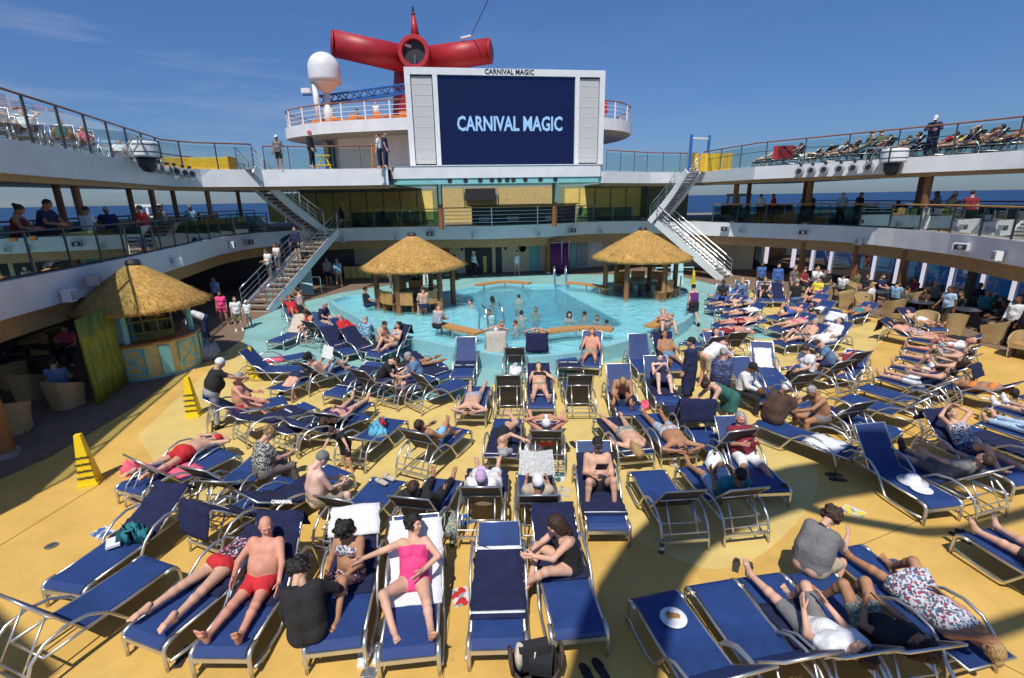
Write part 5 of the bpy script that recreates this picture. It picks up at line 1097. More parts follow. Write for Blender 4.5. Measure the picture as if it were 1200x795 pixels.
# --- second row left to right
LP((150,573),(203,545),4,'the man face down in red shorts',('man lying face down in red shorts and a red cap','prone','light',('cap','red'),[('trunks','red')],'m',dict(y=.0,build=.4)))
LP((270,528),(210,555),50,'',None,T('pink towel bunched on the seat of a grey backed lounger',m='pinktowel',y0=-.5,y1=.5,w=.5),lab='lounger with a pink towel, grey backrest turned to the viewer')
LP((318,535),(262,571),52,'',None,lab='lounger with books and cloths beside the zebra blouse woman')
LP((345,560),(292,594),40,'',None,T('navy towel with lettering hanging over a raised backrest',y0=-1,y1=.1,h=.42,t=('CARNIVAL',-.25,.06)),lab='lounger whose backrest carries a hanging navy towel')
LP((400,548),(340,582),30,'the man in a dark cap from behind',None,T('navy towel on the lounger under the man in a dark cap',y0=-.7,y1=.6))
person('shirtless man in dark cap sitting with his back turned','straddle',Vector((*G(372,583,.42).xy,0)),R(-48),'pale',('cap','grey'),[('longtrunks','khaki')],'m',build=.6,group=GP,mod=dict(thL=(84,10),thR=(84,14),lean=-6,nod=24))
LP((458,560),(424,596),50,'',None,lab='lounger with a pair of tan sandals on the seat')
LP((522,560),(500,597),52,'the man in black reading beside a watermelon bag',('dark clad man lying on his back, only hair and legs seen','recl','tan',('short','brown'),[('longsleeve','black'),('pants','black')],'m'))
LP((572,548),(566,596),50,'the person in a lilac headscarf',('person in lilac headscarf wrapped in a pale towel','recl','light',('cap','lilac'),[('robe','white')],'f'),T('long dark navy towel over the legs of the lilac headscarf person',y0=.1,y1=1.1,w=.72))
LP((627,552),(630,598),46,'the reader with a white cap',('reader in white cap holding a newspaper above pale shirt','read','tan',('cap','white'),[('shirt','beige'),('trunks','steelblue')],'m'))
t10=LP((713,617),(697,558),42,'the man with a tablet in a black cap',('shirtless man in black cap holding a dark tablet on raised knees','hug','light',('cap','black'),[('trunks','black')],'m',dict(build=.4,mod=dict(lean=26,slump=0,thL=(130,14),thR=(128,16),shL=(10,2),shR=(6,4),uaL=(26,14),uaR=(30,10),faL=(95,-12),faR=(112,-22),nod=26,look=0))),T('navy towel with a white band under the man with a tablet',y0=-.6,y1=.95,s=[(.84,.05)],w=.64))
LP((757,550),(782,588),48,'',None,lab='empty blue lounger with dark backrest beside the teal shirted man')
LP((812,545),(843,578),44,'the man in the teal shirt',('man in teal shirt reading with pale blue shorts','read','tan',('short','dark'),[('shirt','teal'),('longtrunks','paleblue')],'m'))
LP((905,573),(871,538),45,'the man in a red polo shirt',('man in red polo shirt and white shorts looking at a phone','recl','pink',('short','grey'),[('shirt','maroon'),('longtrunks','white')],'m',dict(build=.8,shoes='black',mod=dict(lean=28,uaL=(45,12),uaR=(45,12),faL=(115,-20),faR=(115,-20),nod=20,thL=(84,10),thR=(86,14),shL=(70,8),shR=(66,12)))))
LP((1108,590),(1046,553),52,'',None,lab='empty lounger in the shade with a white hat and plate')
LP((1040,528),(1108,560),42,'the man in a grey shirt lying in shade',('man in grey shirt and sandals lying back in the shade','flat','light',('short','brown'),[('shirt','grey'),('longtrunks','taupe')],'m',dict(shoes='brown',mod=dict(lean=46))))
LP((1207,563),(1128,528),42,'the sunglassed woman with an arm raised',('woman in white print top and sunglasses with arms behind head','arms','light',('short','brown'),[('tank','floral'),('trunks','darkfloral')],'f',dict(glasses=True,mod=dict(lean=40))),T('navy red and white towel behind the sunglassed woman',y0=-1.0,y1=.5,h=.2))
LP((1123,500),(1186,524),0,'',None,T('navy towel spread flat on a lounger at the far right',y0=-.3,y1=.9),lab='flat lounger with a navy towel near the jeans wearer')
LP((1150,492),(1200,507),25,'the person in pale blue jeans',('person in pale blue jeans and bare feet','flat','light',('short','brown'),[('pants','paleblue'),('shirt','white')],'m',dict(mod=dict(lean=55))))
LP((1163,474),(1206,487),25,'the person in white shoes',('person in white shoes and dark shorts at the frame edge','flat','light',('short','brown'),[('longtrunks','navy'),('shirt','navy')],'m',dict(shoes='white',mod=dict(lean=55))))
LP((1196,462),(1240,475),0,'',None,lab='blue lounger foot end at the frame edge by the waiter')
# --- third row, left half
LP((335,468),(262,482),38,'the old man with white hair',('stout white haired man in red briefs sitting up','situp','pink',('short','grey'),[('briefs','red')],'m',dict(build=1.0,rot=-16,y=.2,mod=dict(uaR=(50,40),faR=(80,20),thL=(86,8),thR=(86,16),shL=(40,6),shR=(30,8)))))
LP((366,474),(290,500),26,'',None,T('navy towel with lettering beyond the blonde zebra blouse woman',y0=-.8,y1=.9,t=('CARNIVAL',.55,.07)),lab='navy covered lounger just behind the old man')
LP((405,478),(335,512),14,'',None,T('long navy towel smoothing over a whole lounger',y0=-.8,y1=1.05),lab='lounger wholly covered by a navy towel in the third row')
LP((428,484),(368,504),30,'',None,lab='bare blue lounger left of the cyan cloth')
t=LP((463,490),(440,508),30,'',None,lab='blue lounger with a cyan cloth and red bag on it')
b=MB(); 
for i in range(5): b.lathe([(0,-.02),(.10,-.015),(.11,.01),(0,.04)],c=(random.uniform(-.15,.15),random.uniform(-.2,.2),.02),n=9,jit=[.3]*4)
tag(obj('cyan_cloth',b,clothmat('skyblue'),loc=on(t,.45,0,.38),smooth=True),'crumpled cyan cloth on a blue lounger','cloth')
LP((537,500),(502,528),50,'the man in blue shorts with crossed ankles',('man in light blue shorts seen over a raised backrest','reclknee','tan',('short','brown'),[('longtrunks','lightblue')],'m'),T('navy towel behind the man in light blue shorts',y0=-.9,y1=.4))
LP((320,528),(288,556),30,'the blonde woman in a zebra blouse')
person('blonde woman in zebra print blouse sitting at a lounger edge','edge',Vector((*G(310,551,.42).xy,0)),R(-40),'light',('bun','blond'),[('shirt','zebra'),('pants','taupe')],'f',build=.7,group=GP,mod=dict(nod=26),glasses=True)
person('white capped man in black shirt and grey trousers leaning on a backrest','stand',G(257,500),R(-48),'light',('cap','white'),[('shirt','black'),('pants','greymarl')],'m',build=.9,group=GP,mod=dict(lean=-22,uaR=(60,14),faR=(70,-8),uaL=(50,12),faL=(60,0)),shoes='black')
person('small boy in black clothes reaching sideways over a lounger','bend',G(408,553),R(150),'light',('short','brown'),[('shirt','black'),('longtrunks','black')],'m',build=.0,sc=.68,group=GP,mod=dict(lean=-30,uaL=(60,60),faL=(50,60)))
# --- row at the yellow and aqua border
LP((470,438),(432,455),50,'the man in black looking down',('dark shirted man with black hair bent over his lounger','edge','light',('short','dark'),[('shirt','black'),('longtrunks','navy')],'m',dict(y=.35,rot=-60,mod=dict(lean=-34,nod=30))))
LP((505,440),(462,460),26,'the man in the picture shirt',('broad man in blue shirt with a round picture on its back','edge','light',('short','grey'),[('shirt','steelblue'),('longtrunks','navy')],'m',dict(y=.55,rot=150,build=1.1)))
LP((545,446),(497,463),52,'',None,T('navy towel folded over a grey backrest beside the face down man',y0=-.9,y1=.2),lab='lounger with blue seat just left of the face down man')
LP((562,452),(551,483),2,'the face down man by the path',('man lying face down in grey trunks with head on folded arms','prone','light',('short','brown'),[('trunks','greymarl')],'m',dict(y=-.05)))
LP((597,448),(596,474),64,'',None,lab='lounger with an upright dark backrest between two sunbathers')
LP((634,476),(632,456),36,'the small woman in a black bandeau',('slim woman in black bandeau and tan briefs lying face up','flat','light',('long','brown'),[('bra','black'),('briefs','khaki')],'f',dict(mod=dict(lean=62,uaL=(60,50)))),T('navy towel with white bands under the woman in a black bandeau',y0=-.8,y1=.6,s=[(.5,.05)]))
LP((672,446),(680,472),60,'',None,lab='lounger with dark upright backrest by the bent over blond man')
LP((740,484),(725,458),54,'the bent over blond man',('blond tanned man bent forward over his knees','situp','tan',('short','blond'),[('briefs','black')],'m',dict(mod=dict(lean=-38,nod=30),rot=-12)),T('navy towel beneath the bent over blond man',y0=-.1,y1=.8))
LP((785,470),(768,446),52,'the woman in navy with hands at her mouth',('sunglassed woman in navy dress sitting with hands at her mouth','hug','pale',('bun','dark'),[('dress','navy')],'f',dict(glasses=True,mod=dict(lean=14,slump=.0,faL=(150,-20),faR=(150,-20)))),T('navy towel beneath the sunglassed woman in navy',y0=-.2,y1=.9))
LP((762,436),(745,416),62,'',None,lab='empty lounger with a tall blue backrest beside the pool')
LP((795,432),(772,410),46,'the tanned man in blue trunks',('deeply tanned man in blue trunks lounging by the pool','recl','tan',('short','dark'),[('trunks','steelblue')],'m',dict(build=.4)),T('navy towel with white mark behind the tanned man',y0=-1,y1=-.1,h=.15))
# --- centre, heads towards the viewer
LP((596,490),(588,532),4,'the woman curled in black',('woman in black swimsuit curled up on her side','side','light',('cap','greymarl'),[('onepiece','black')],'f',dict(y=-.05)),T('navy towel with white edge under the curled up woman',y0=-.8,y1=.6,s=[(-.72,.05)]))
LP((640,492),(640,524),44,'the man with a white hat on his face',('big man in red trunks with hands behind his white hat','arms','pink',('cap','white'),[('trunks','red')],'m',dict(build=1.0,mod=dict(thL=(94,20),thR=(94,20),shL=(88,12),shR=(88,12)))))
LP((712,488),(742,526),4,'the face down woman in leafy briefs',('blond woman face down in leafy briefs beside checked shorts','pronearm','light',('long','blond'),[('briefs','leafy')],'f',dict(y=-.02)),T('navy towel with white edge under the blond woman in leafy briefs',y0=-.75,y1=1.0,s=[(-.66,.05)]))
LP((757,484),(792,522),4,'the face down man in checked shorts',('man face down in blue checked shorts reaching over the end','prone','tan',('short','brown'),[('longtrunks','check')],'m',dict(y=-.12,build=.5)))
LP((792,470),(815,505),56,'',None,T('large navy towel hanging down an upright backrest',y0=-1,y1=.9,w=.72,h=.4),lab='lounger draped with a large navy towel beside the bending woman')
LP((812,500),(838,520),55,'',None,lab='lounger with upright blue back before the bending woman')
person('woman in green top bending down over a white cloth','bend',G(850,510),R(100),'light',('bun','brown'),[('tank','green'),('skirt','green')],'f',build=.4,group=GP)
person('man in black cap draped in a navy towel','stand',G(805,470),R(60),'light',('cap','black'),[('robe','navy'),('pants','navy')],'m',build=.4,group=GP)
person('man in white shirt bending behind the navy towel','bend',G(825,455),R(-70),'light',('short','brown'),[('shirt','white'),('longtrunks','beige')],'m',group=GP)
person('grey haired woman in dark flowered blouse with her back turned','stand',G(840,488),R(-10),'light',('short','grey'),[('shirt','darkfloral'),('pants','navy')],'f',build=.9,group=GP)
LP((903,468),(872,446),40,'the girl in a white blouse')
person('girl in white blouse and black cap with a lanyard','edge',Vector((*G(870,458,.42).xy,0)),R(-140),'brown',('cap','black'),[('longsleeve','white'),('pants','black')],'f',group=GP)
LP((890,440),(915,452),48,'',None,lab='grey backed lounger behind the girl in white')
LP((908,445),(886,418),46,'',None,T('crumpled white towel on a steep blue backrest',m='wtowel',y0=-.6,y1=.2,w=.45),lab='lounger with a crumpled white towel and steep blue backrest')
LP((890,492),(945,512),0,'the woman in a brown robe',None,T('white towel trailing behind the brown robe',m='wtowel',y0=-.6,y1=.1),lab='lounger under the brown robed woman and a white towel')
person('woman in brown robe and white sun hat sitting hunched','hug',Vector((*G(905,490,.40).xy,0)),R(-70),'brown',('sunhat','white'),[('robe','brown')],'f',build=.9,group=GP,mod=dict(z=.50,lean=-16,nod=20))
LP((935,470),(968,485),50,'the greying man facing the brown robe')
person('shirtless greying man facing the woman in brown','edge',Vector((*G(962,488,.42).xy,0)),R(95),'tan',('short','grey'),[('trunks','grey')],'m',build=.5,group=GP,mod=dict(lean=-20,uaL=(55,6),uaR=(55,6)))
LP((1050,508),(1000,492),0,'',None,T('folded navy and white towel on a flat lounger',y0=-.5,y1=.2,s=[(.0,.08)]),lab='flat lounger with a folded navy and white towel')
# --- right hand block, feet to the pool
def quick(F,D,ang,lab,pose,skin,hair,wear,sex,short,**k):
    tw=k.pop('tw',None); return LP(F,D,ang,short,(lab,pose,skin,hair,wear,sex,k),tw)
quick((832,351),(872,347),30,'woman in blue top lying by the right stairs','flat','light',('bun','blond'),[('tank','blue'),('trunks','blue')],'f','the woman in a blue top')
quick((832,361),(874,357),30,'woman in navy trunks with bent arms beyond the pool','flatarms','light',('short','brown'),[('trunks','navy')],'m','the man with bent arms and navy trunks')
quick((848,371),(888,368),34,'person in white shirt lying among bare legs','flat','light',('short','brown'),[('shirt','white'),('trunks','navy')],'m','the person in a white shirt by the pool edge')
quick((838,381),(882,380),12,'man in maroon trunks and white cap lying flat','flat','pink',('cap','white'),[('trunks','maroon')],'m','the man in maroon trunks and white cap')
quick((826,394),(872,390),4,'man face down in dark red shorts nearest the aqua edge','prone','pink',('cap','white'),[('longtrunks','maroon')],'m','the face down man in dark red shorts')
LP((806,400),(828,410),48,'',None,lab='grey backed empty lounger at the aqua edge by white shirt')
LP((835,396),(857,408),50,'',None,lab='grey backed empty lounger next to the dark red shorts')
LP((845,356),(848,340),50,'the person with a blue parasol cloth',('person in black with a blue cloth over the knees','situp','brown',('bun','dark'),[('shirt','black'),('pants','blue')],'f'))
LP((868,352),(868,334),60,'the blonde woman in denim',('blonde woman in denim dress sitting with her back turned','edge','light',('long','blond'),[('dress','steelblue')],'f',dict(rot=180)))
LP((897,352),(890,338),50,'the woman in a black strapless dress',('woman in black strapless dress facing the viewer','situp','light',('bun','blond'),[('dress','black')],'f',dict(build=.6)))
LP((915,352),(903,340),40,'',None,T('navy towel draped over a lounger by the standing man in black',y0=-1,y1=.6),lab='lounger with a draped navy towel by the standing man in black')
quick((938,352),(980,344),35,'woman in purple top lying by the stairs foot','flatknee','light',('short','brown'),[('tank','purple'),('trunks','black')],'f','the woman in a purple top')
quick((935,362),(978,354),35,'bare chested man with raised leg beyond black shorts','flatknee','pink',('short','grey'),[('trunks','navy')],'m','the bare chested man with a raised leg')
quick((937,372),(984,364),38,'person in black shorts with a blue and red cap','flat','light',('cap','red'),[('longtrunks','black'),('shirt','white')],'m','the person in a red cap')
quick((942,384),(988,374),38,'person in olive shirt with one knee up','flatknee','tan',('short','brown'),[('shirt','olive'),('trunks','khaki')],'m','the person in an olive shirt')
quick((945,394),(990,384),46,'woman in blue swim shorts with knees bent','flatknee','light',('long','brown'),[('trunks','skyblue'),('bra','white')],'f','the woman in blue swim shorts',tw=T('pale towel hanging behind the woman in blue swim shorts',m='wtowel',y0=-1,y1=-.3,h=.35))
quick((947,404),(990,396),48,'person in white robe lying beside the grey backs','recl','light',('short','dark'),[('robe','white')],'f','the person in a white robe')
LP((925,428),(957,439),50,'the white shirted woman reading')
person('brown haired woman in white shirt reading a magazine','edge',Vector((*G(945,436,.42).xy,0)),R(110),'light',('bun','brown'),[('shirt','white'),('pants','black')],'f',group=GP,build=.4)
LP((950,418),(982,429),50,'the man in a slate shirt')
person('man in slate blue shirt bent over between grey backrests','edge',Vector((*G(972,425,.42).xy,0)),R(80),'light',('short','brown'),[('shirt','steelblue'),('longtrunks','navy')],'m',group=GP,build=.7,mod=dict(lean=-30))
quick((985,440),(1002,424),20,'person in maroon lying on the floor side lounger','side','light',('long','dark'),[('dress','maroon')],'f','the person in maroon')
# far right block
quick((1100,386),(1052,370),26,'person with dark towel pillow, highest of the right block','flat','light',('short','grey'),[('trunks','white')],'m','the highest person of the right block',tw=T('dark navy towel as a pillow, highest of the right block',y0=-1,y1=-.3,h=.2))
quick((1108,400),(1052,390),28,'man in white flowered shorts with his head on black','flat','pink',('short','grey'),[('longtrunks','floral')],'m','the man in white flowered shorts',build=.6,tw=T('black navy towel hanging behind white flowered shorts',y0=-1.0,y1=-.2,h=.4))
quick((1064,396),(1112,403),30,'person in black shirt with crossed bare legs','flat','light',('short','dark'),[('shirt','black'),('trunks','black')],'m','the person in a black shirt with crossed legs')
quick((1060,407),(1108,416),34,'bald man in white shirt and aqua shorts','flatknee','pink',None,[('shirt','white'),('trunks','skyblue')],'m','the bald man in a white shirt',mod=dict(lean=52),build=.7)
quick((1055,417),(1104,428),36,'sunbather in green shorts beside the aqua shorts','flatknee','light',('short','brown'),[('longtrunks','olive')],'m','the sunbather in green shorts',mod=dict(lean=54))
quick((1045,428),(1095,440),36,'woman in brown top with her knees up and sandals off','flatknee','light',('long','brown'),[('tank','brown'),('trunks','white')],'f','the woman in a brown top',mod=dict(lean=52),tw=T('dark printed towel behind the woman in a brown top',y0=-1,y1=0,h=.25))
quick((1028,440),(1078,453),38,'person in white shorts stretched beside two empty loungers','flat','light',('short','dark'),[('longtrunks','white'),('tank','navy')],'f','the person in white shorts',mod=dict(lean=50))
LP((1008,452),(1058,466),44,'',None,lab='empty lounger with a dark bag next to the white shorts')
LP((988,464),(1040,479),44,'',None,lab='empty lounger with brown sandals, front one of the right block')
LP((1012,505),(960,515),0,'',None,lab='blue lounger seat beyond the greying shirtless man') if False else None
# --- left aqua block
LP((352,373),(334,362),46,'the man in a red shirt by the stairs',('man in red shirt reclining near the left stairs','arms','tan',('short','brown'),[('shirt','red'),('trunks','red')],'m'))
person('woman in grey striped top and black skirt standing among loungers','stand',G(356,384),R(-60),'light',('bun','dark'),[('tank','stripes'),('skirt','black')],'f',group=GP)
LP((388,388),(372,375),35,'the man in a navy polo shirt')
person('grey haired man in navy polo shirt and pale shorts sitting','edge',Vector((*G(379,376,.42).xy,0)),R(-110),'pink',('short','grey'),[('shirt','navy'),('longtrunks','beige')],'m',group=GP,build=.4)
person('woman with bare shoulders sitting by the man in navy polo','edge',Vector((*G(365,385,.42).xy,0)),R(150),'pink',('long','brown'),[('bra','red'),('trunks','navy')],'f',group=GP)
LP((322,400),(348,389),44,'',None,T('cream towel hanging over a lounger on the aqua deck',m='creamtowel',y0=-1,y1=.0,h=.45,w=.55),lab='lounger with a cream hanging towel on the aqua deck')
LP((400,384),(366,395),50,'',None,lab='lounger with a green grey back beside the cream towel')
LP((432,396),(396,390),46,'the man in a red sweater',('man in red long sleeved sweater reclining under navy towels','recl','pink',('short','grey'),[('longsleeve','red'),('pants','navy')],'m'))
LP((412,412),(386,400),40,'',None,T('navy towel with white letters on the nearer aqua lounger',y0=-1,y1=.5,h=.35,t=('CARNIVAL',.2,.07)),lab='lounger with a lettered navy towel below the red sweater')
LP((448,412),(412,404),44,'',None,T('navy towel with white stripe beside the aloha shirt',y0=-1,y1=.6,h=.35,s=[(.3,.06)]),lab='lounger with a striped navy towel below the aloha shirt')
person('white haired man in turquoise aloha shirt with his back turned','edge',Vector((*G(429,397,.42).xy,0)),R(0),'pink',('short','grey'),[('shirt','aloha'),('longtrunks','navy')],'m',group=GP,build=.7)
person('dark haired shirtless man sitting beside the aloha shirt','edge',Vector((*G(448,402,.42).xy,0)),R(-120),'light',('short','dark'),[('trunks','navy')],'m',group=GP)
LP((437,416),(466,404),48,'the woman in a light bikini reading',('woman in light bikini reading against a dark towel','read','light',('bun','dark'),[('bra','floral'),('briefs','floral')],'f'),T('dark navy towel behind the woman in a light bikini',y0=-1.0,y1=.3,h=.3))
LP((352,432),(318,432),50,'',None,lab='dark lounger next to the yellow cone stack')
LP((366,414),(334,420),10,'the person in a pink towel',None,T('pink towel on a blue lounger of the aqua deck',m='pinktowel',y0=-.5,y1=.3),lab='flat blue lounger with a pink towel on the aqua deck')
LP((380,432),(350,446),2,'the man propped on his elbows',('dark haired man lying on his front propped on elbows','elbows','light',('short','dark'),[('trunks','navy')],'m',dict(y=.0)))
LP((414,428),(374,441),44,'the man reading a newspaper',('curly dark haired man reading a newspaper in check shorts','read','light',('curly','dark'),[('longtrunks','check')],'m'),T('white cloth under the newspaper reader',m='wtowel',y0=-.6,y1=.1))
LP((390,462),(424,444),20,'',None,T('navy towel with a white edge below the newspaper reader',y0=-.6,y1=.7,s=[(.6,.05)]),lab='blue lounger with white edged towel, head towards the pool')
# --- pool side row
LP((520,425),(482,432),16,'the dark clothed sleeper',('sleeper in dark clothes stretched face down by the pool','prone','tan',('short','dark'),[('tank','black'),('trunks','navy')],'m'))
LP((525,440),(495,430),20,'',None,T('navy towel with white rim over a lounger by the pool',y0=-.8,y1=1.0,s=[(.9,.05)]),lab='lounger with a white rimmed navy towel by the near pool rim')
LP((541,440),(548,418),60,'',None,T('navy towel and pale cloth on an upright blue lounger',y0=-.1,y1=.5,s=[(.3,.06)]),lab='upright blue lounger with folded cloths by the straight bench')
LP((580,398),(583,424),56,'the person with a white cap and raised arms',('person in white cap with hands behind head facing the pool','arms','light',('cap','white'),[('tank','white')],'m'),T('cream towel hanging down a backrest below a white cap',m='creamtowel',y0=-1.0,y1=.0,h=.75,w=.66))
LP((606,412),(604,426),50,'',None,lab='lounger with a white plastic bag between two pool gazers')
LP((630,400),(629,422),56,'the person with grey hair and raised arms',('grey haired person with hands behind head facing the pool','arms','light',('short','grey'),[('tank','grey')],'m'),T('navy towel with white bands down a backrest by the pool',y0=-1.0,y1=.0,h=.5,w=.66))
LP((664,418),(668,436),20,'',None,T('bunched dark towels heaped on a lounger by the pool',y0=-.8,y1=.7,w=.66,s=[(.5,.05)]),lab='lounger heaped with dark towels by the near pool rim')
# --- bathers in and round the water
gw='bathers in the pool'
for i,(px,py,lab,skin,hair,wear,sex,rz,sc) in enumerate((
 (552,358,'dark haired bather farthest to the left in the water','light',('short','dark'),[('trunks','red')],'m',120,1),
 (577,354,'long haired bather at the far side of the pool','tan',('long','dark'),[('bra','red'),('briefs','red')],'f',20,1),
 (608,352,'bather at the far side below the curved bench','light',('short','brown'),[('trunks','navy')],'m',0,1),
 (611,372,'bather with turned back in the middle of the water','light',('short','dark'),[('trunks','navy')],'m',-10,1),
 (628,366,'smiling small bather right of the middle of the water','tan',('short','dark'),[('trunks','blue')],'m',170,.85),
 (573,370,'bather in a white shirt by the near ladder','tan',('short','dark'),[('shirt','white')],'m',160,.95),
 (604,383,'child bather standing nearest in the water','pink',('short','brown'),[('trunks','blue')],'m',90,.9),
 (667,373,'woman in pink bikini standing in the water','light',('long','dark'),[('bra','pink'),('briefs','pink')],'f',180,1),
 (685,372,'dark haired bather behind the woman in pink','tan',('short','dark'),[('trunks','navy')],'m',30,.9),
 (700,376,'young bather at the right edge of the deep water','tan',('short','dark'),[('trunks','navy')],'m',170,.8),
 (711,382,'bather with turned back above the long bench','tan',('short','dark'),[('trunks','red')],'m',20,.85),
 (588,384,'small child in red floats by the near ladder','light',('short','blond'),[('shirt','red')],'m',40,.6))):
    p=G(px,py,.40); person(lab,'wade',(p.x,p.y,.40-(.93*sc-.05) if False else .40),R(rz),skin,hair,wear,sex,group=gw,sc=sc,mod=dict(z=-.50 if sc>.7 else -.30))
person('woman in striped top sitting on the left pool bench','edge',Vector((*G(513,380,.75).xy,.30)),R(-30),'light',('bun','blond'),[('tank','stripes'),('trunks','black')],'f',group=gw)
person('shirtless man sitting at the left hut table','chair',Vector((*G(497,366,.5).xy,.30)),R(20),'light',('short','brown'),[('trunks','navy')],'m',group=gw)
person('man in dark clothes sitting in the left hut','chair',Vector((*G(488,345,.5).xy,.30)),R(160),'tan',('short','dark'),[('shirt','black'),('pants','black')],'m',group='people at the pool huts')
person('woman sunbathing on the right pool bench in a small bikini','flatknee',Vector((*G(780,379,.75).xy,.27)),R(175),'light',('bun','blond'),[('briefs','steelblue'),('bra','steelblue')],'f',group=gw,mod=dict(lean=60,thL=(120,14),shL=(40,4),thR=(115,14),shR=(40,4)))
person('person in black sitting at the left side of the left hut','chair',Vector((*G(431,362,.4).xy,.10)),R(-60),'light',('short','dark'),[('shirt','black'),('pants','navy')],'f',group='people at the pool huts')
# --- standing people
def st(px,py,rz,lab,skin,hair,wear,sex='m',pose='stand',z=0.,g='people standing about the ship',**k):
    p=G(px,py,z); return person(lab,pose,p,R(rz),skin,hair,wear,sex,group=g,**k)
st(810,381,8,'woman in purple top and black skirt walking away by the pool','light',('bun','brown'),[('tank','purple'),('skirt','black')],'f','walk',build=.6,shoes='black')
st(928,374,10,'man in black printed shirt and jeans with his back turned','light',('short','grey'),[('shirt','black'),('pants','jeans')],build=.5)
st(926,352,200,'grey shirted man talking to the man in jeans','pink',('short','grey'),[('shirt','taupe'),('pants','khaki')])
st(952,352,190,'man in white shirt holding a camera to his face','light',('short','dark'),[('longsleeve','white'),('pants','purple')],mod=dict(faL=(150,-20),faR=(150,-20),uaL=(50,20),uaR=(50,20)))
st(889,345,180,'barman in blue shirt behind the right stairs','brown',('short','dark'),[('shirt','blue'),('pants','black')])
st(908,348,170,'man in blue jacket by the dark column','light',('short','dark'),[('longsleeve','blue'),('pants','jeans')])
st(1105,386,95,'waiter in pale blue shirt, white headband and black shorts walking','brown',('short','dark'),[('shirt','paleblue'),('longtrunks','black')],'m','walk',shoes='white')
st(1180,405,100,'waiter in white shirt and black trousers by the dining chairs','brown',('short','dark'),[('longsleeve','white'),('pants','black')],shoes='black')
st(1196,412,80,'dark jacketed man at the frame edge behind the waiter','brown',('short','dark'),[('longsleeve','navy'),('pants','black')])
st(264,382,200,'girl in hot pink top below the left stairs','tan',('long','dark'),[('shirt','hotpink'),('trunks','pink')],'f',sc=.9)
st(281,388,215,'boy in white shirt and khaki shorts carrying a bag','light',('short','brown'),[('shirt','white'),('longtrunks','khaki')],sc=.85,shoes='white')
st(293,383,180,'small child in white shirt and cap by the stairs','tan',('cap','white'),[('shirt','white'),('longtrunks','greymarl')],sc=.68)
st(244,400,120,'barman in white shirt bending beside the bar counter','tan',('short','dark'),[('longsleeve','white'),('pants','navy')],'m','bend')
st(257,365,160,'person in blue shirt in the dark buffet entrance','tan',('short','dark'),[('shirt','lightblue'),('pants','black')])
st(386,334,190,'buffet guest in grey shirt by the yellow cabinets','light',('short','brown'),[('shirt','greymarl'),('longtrunks','navy')])
st(398,336,30,'buffet guest in pale shirt choosing food','light',('short','grey'),[('shirt','lightblue'),('longtrunks','khaki')])
st(461,340,180,'person in bright red shirt behind the left pool hut','light',('short','dark'),[('shirt','red'),('pants','grey')],'f')
st(500,336,10,'person in white shirt standing behind the left pool hut','light',('short','dark'),[('shirt','white'),('pants','white')])
st(534,329,90,'man in black standing beside the black doorway','brown',('short','dark'),[('shirt','black'),('pants','black')])
st(556,324,-60,'person in white leaning into the black doorway','light',('cap','white'),[('longsleeve','white'),('pants','black')])
st(606,323,175,'woman in white swimsuit by the life ring','light',('bun','brown'),[('onepiece','white')],'f')
st(402,267,-60,'blonde woman in dark vest walking along the middle deck','light',('long','blond'),[('tank','navy'),('skirt','navy')],'f','walk',z=3.05)
st(318,330,150,'man in white shirt carrying a lounger on the stairs','tan',('short','dark'),[('shirt','white'),('pants','grey')],'m','carry',z=1.0)
st(328,322,150,'second man in white shirt helping on the stairs','tan',('short','brown'),[('shirt','white'),('pants','grey')],'m','carry',z=1.2)
st(350,303,160,'person in dark jacket with a blue bag on the stairs','light',('short','dark'),[('longsleeve','navy'),('longtrunks','black')],'m','stand',z=1.9)
tl=LP((0,0),(0,0),40,'x',None,lab='folded blue lounger carried down the left stairs') if False else None
# silhouettes on the middle deck
gm='people on the middle deck'
def md(px,bk_,rz,lab,skin,hair,wear,sex='m',pose='stand',z=0,g=gm,**k):
    h,n_,a=hit(px,250,ML); x,y=h.xy*(1+bk_/h.xy.length); return person(lab,pose,(x,y,3.05),R(rz),skin,hair,wear,sex,group=g,**k)
md(15,1.1,-70,'woman in dark red vest at the rail of the left middle deck','tan',('bun','dark'),[('tank','maroon'),('longtrunks','black')],'f','rail',z=3.05,g=gm,sc=1.06)
md(50,1.0,-80,'broad man in navy shirt at the rail of the left middle deck','tan',('short','dark'),[('shirt','navy'),('pants','black')],'m','rail',z=3.05,g=gm,build=.6,sc=1.14)
h,n_,a=hit(1065,250,ML); d=(h-n_*1.1).xy; person('man in grey shirt holding a drink beside a column, right middle deck','carry',(d[0],d[1],3.05),R(70),'brown',('short','dark'),[('shirt','grey'),('pants','taupe')],'m',group=gm)
h,n_,a=hit(1167,250,ML); d=(h-n_*1.6).xy; person('heavy man in black seen against the sea, right middle deck','rail',(d[0],d[1],3.05),R(-40),'brown',('short','dark'),[('shirt','black'),('pants','black')],'m',group=gm,build=1.1)
